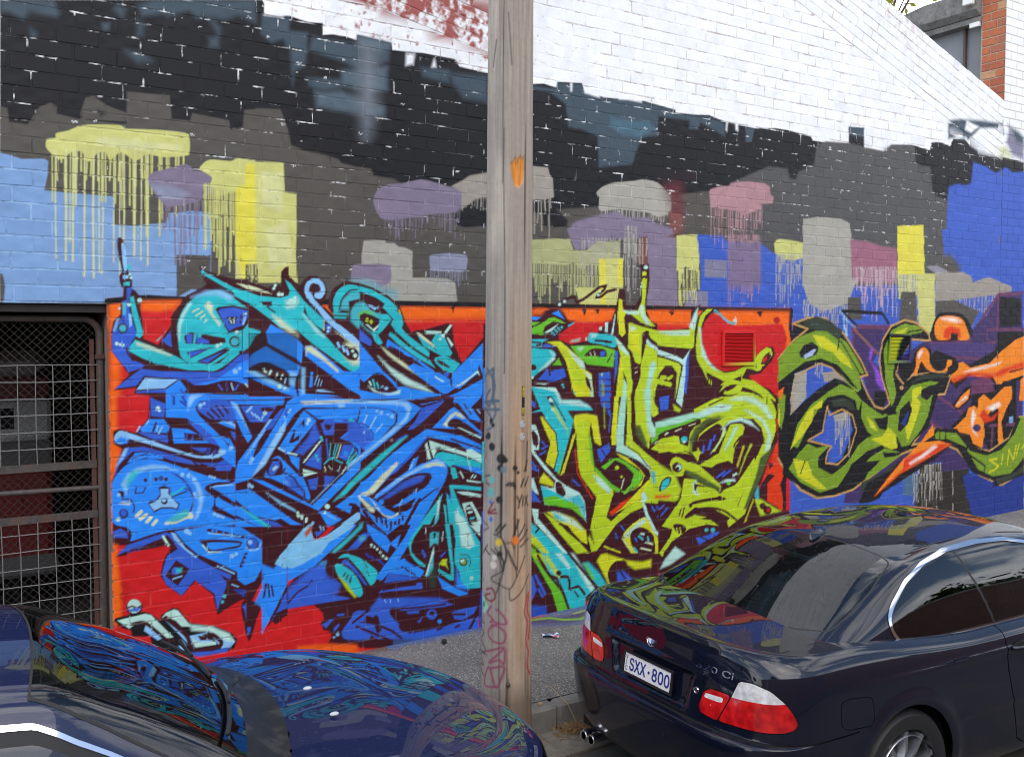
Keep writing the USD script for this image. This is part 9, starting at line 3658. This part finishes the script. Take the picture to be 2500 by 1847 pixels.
# ------------------------------------------------------------------ small things on the ground
def overspray():
    """Paint that missed the wall and dusted the asphalt."""
    xs, ys = np.linspace(1.9, 5.4, 420), np.linspace(-.004, -.62, 84)
    X, Y = np.meshgrid(xs, ys, indexing="ij")
    P = np.c_[X.ravel(), Y.ravel()]
    n = vnoise(P, 9.0, 61); f = vnoise(P, 60.0, 62)
    c = np.tile(srgb("#2a4f8f"), (len(P), 1)); k = np.clip(1 - (-P[:, 1]) / (.05 + .10 * n), 0, 1) * (.35 + .5 * f)
    k *= np.clip((P[:, 0] - 2.5) / .3, 0, 1)
    m = P[:, 0] < 2.85
    c[m] = srgb("#5a2a26")

    def stroke(pts, w, h, a=1.0, soft=.02):
        nonlocal c, k
        d = path_dist(P, pts)
        s = np.clip(.5 - (d - w) / soft, 0, 1) * a
        c = c * (1 - s[:, None]) + srgb(h) * s[:, None]
        k = np.maximum(k, s)
    stroke([(4.02, -.02), (4.10, -.10), (4.30, -.20), (4.75, -.16), (4.9, -.02)], .10, "#4a2a2a", .75, .12)
    stroke([(4.05, -.06), (4.22, -.10), (4.30, -.20), (4.42, -.25), (4.62, -.20), (4.85, -.10)], .022, "#7fae2c", .9, .02)
    stroke([(4.45, -.12), (4.75, -.08)], .012, "#a8b83a", .9, .015)
    stroke([(4.05, -.05), (4.22, -.03)], .02, "#b4502a", .7, .04)
    stroke([(3.86, -.05), (3.98, -.08)], .02, "#b4402a", .6, .05)
    stroke([(2.55, -.02), (2.62, -.03)], .02, "#9fb0b4", .5, .04)
    k = np.clip(k * (.65 + .6 * f), 0, .92)
    keep = k > .02
    F = grid_faces(len(xs), len(ys))[:, ::-1]
    F = F[keep[F].any(1)]
    V = np.c_[P, path_z(P[:, 0], P[:, 1]) + .0045]
    used = np.unique(F); lut = np.zeros(len(V), int); lut[used] = np.arange(len(used))
    mat = usdkit.material(stage, "/World/Looks/overspray", {
        "c": ("attribute", {"attribute": "paint"}), "k": ("attribute", {"attribute": "dust"}),
        "t": ("transparent_bsdf", {}), "p": ("principled_bsdf", {"roughness": .8}), "m": ("mix_closure", {}),
    }, [("c.color", "p.base_color"), ("k.fac", "m.fac"), ("t.BSDF", "m.closure1"), ("p.BSDF", "m.closure2")], surface="m.closure")
    path = solo("paint_overspray", (V[used], lut[F]), mat, "blue, maroon and green paint dusted over the asphalt at the foot of the wall", "paint", "stuff", paint=c[used])
    UsdGeom.PrimvarsAPI(stage.GetPrimAtPath(path)).CreatePrimvar("dust", Sdf.ValueTypeNames.FloatArray, "vertex").Set(Vt.FloatArray.FromNumpy(k[used].astype(np.float32)))


overspray()
rl = np.random.default_rng(77)
# crumpled wrapper
g = np.linspace(-1, 1, 11)
X, Y = np.meshgrid(g, g * .55, indexing="ij")
Pq = np.c_[X.ravel(), Y.ravel()]
zz = (vnoise(Pq, 2.2, 71) - .3) * .035
V = np.c_[Pq * .062, zz + .004]
cc = np.where((vnoise(Pq, 2.5, 72) > .52)[:, None], srgb("#3a7fb8"), np.where((vnoise(Pq, 3.1, 73) > .55)[:, None], srgb("#c0506a"), srgb("#dfe6ea")))
w = thing("litter_wrapper", "crumpled blue and white wrapper lying on the footpath right of the pole", "litter", (4.0, -.44, float(path_z(4.0, -.44)) + .004), -.5)
part(w, "foil", (V, grid_faces(11, 11)), paint_mat("wrapper", .3, .05), paint=cc)
# straw and dead leaves in the gutter
ms = []
for k in range(170):
    c = rl.normal(0, 1, 2) * [.085, .045]
    L = rl.uniform(.02, .07); a = rl.uniform(0, 2 * np.pi); zc = rl.uniform(0, .05) * np.exp(-(c @ c) / .008)
    p0 = np.array([c[0], c[1], zc]); dr = np.array([np.cos(a), np.sin(a), rl.normal(0, .25)]) * L
    ms.append(tube([p0 - dr, p0 + [0, 0, rl.uniform(0, .012)], p0 + dr], rl.uniform(.0009, .0022), 4))
for k in range(40):
    c = rl.normal(0, 1, 2) * [.09, .05]; a = rl.normal(0, 1, 3); a /= np.linalg.norm(a); b = np.cross(a, rl.normal(0, 1, 3)); b /= np.linalg.norm(b)
    p0 = np.array([c[0], c[1], rl.uniform(.004, .05)]); s = rl.uniform(.012, .025)
    ms.append((np.array([p0 - a * s, p0 + b * s * .5, p0 + a * s, p0 - b * s * .5]), np.array([(0, 1, 2), (0, 2, 3)])))
V, F = join(ms)
solo("dead_leaves", (V + [3.42, -1.56, -.214], F), pbr("straw", (.24, .14, .055), .8, var=.6, scale=40), "heap of brown dead leaves and straw in the gutter behind the coupe", "leaves", "stuff")
tw = thing("dry_stalk", "long pale dry stalk leaning out of the gutter leaves over the kerb", "twig")
part(tw, "stem", tube([(3.45, -1.52, -.20), (3.40, -1.47, -.06), (3.36, -1.36, .01), (3.31, -1.26, .03)], [.0025, .002, .0018, .001], 5), pbr("stalk", (.42, .33, .18), .8))
st = thing("tan_pebble", "small tan pebble lying on the kerb stone by the pole", "pebble")
b = trimesh_ball(1.0, 2)
part(st, "pebble", moved((b[0] * [.016, .014, .014] * (1 + .2 * (vnoise(b[0], 1.5, 5) - .5))[:, None], b[1]), (3.245, -1.40, KERB_Z + .012)), pbr("pebble", (.34, .25, .17), .8), True)
cp = thing("black_cap", "black spray-can cap on the asphalt at the foot of the wall", "cap")
part(cp, "cap", moved(lathe([(0, .03), (.016, .03), (.019, .026), (.020, 0)], 18), (3.245, -.16, float(path_z(3.245, -.16)) + .001)), RUBBER, 40)
ms = []
for k in range(260):
    x, y = rl.uniform(2.6, 6.5), -1.33 + abs(rl.normal(0, .22))
    if k > 170:
        x, y = 3.25 + rl.normal(0, .35), -1.18 + rl.normal(0, .10)
    s = rl.uniform(.002, .006)
    ms.append(moved((trimesh.creation.icosahedron().vertices * s, trimesh.creation.icosahedron().faces), (x, min(y, -.02), float(path_z(x, min(y, -.02))) + s * .6)))
solo("grit", join(ms), pbr("grit", (.20, .17, .13), .9, var=.5, scale=200), "loose grit and crumbs of bark on the footpath by the kerb", "grit", "stuff")
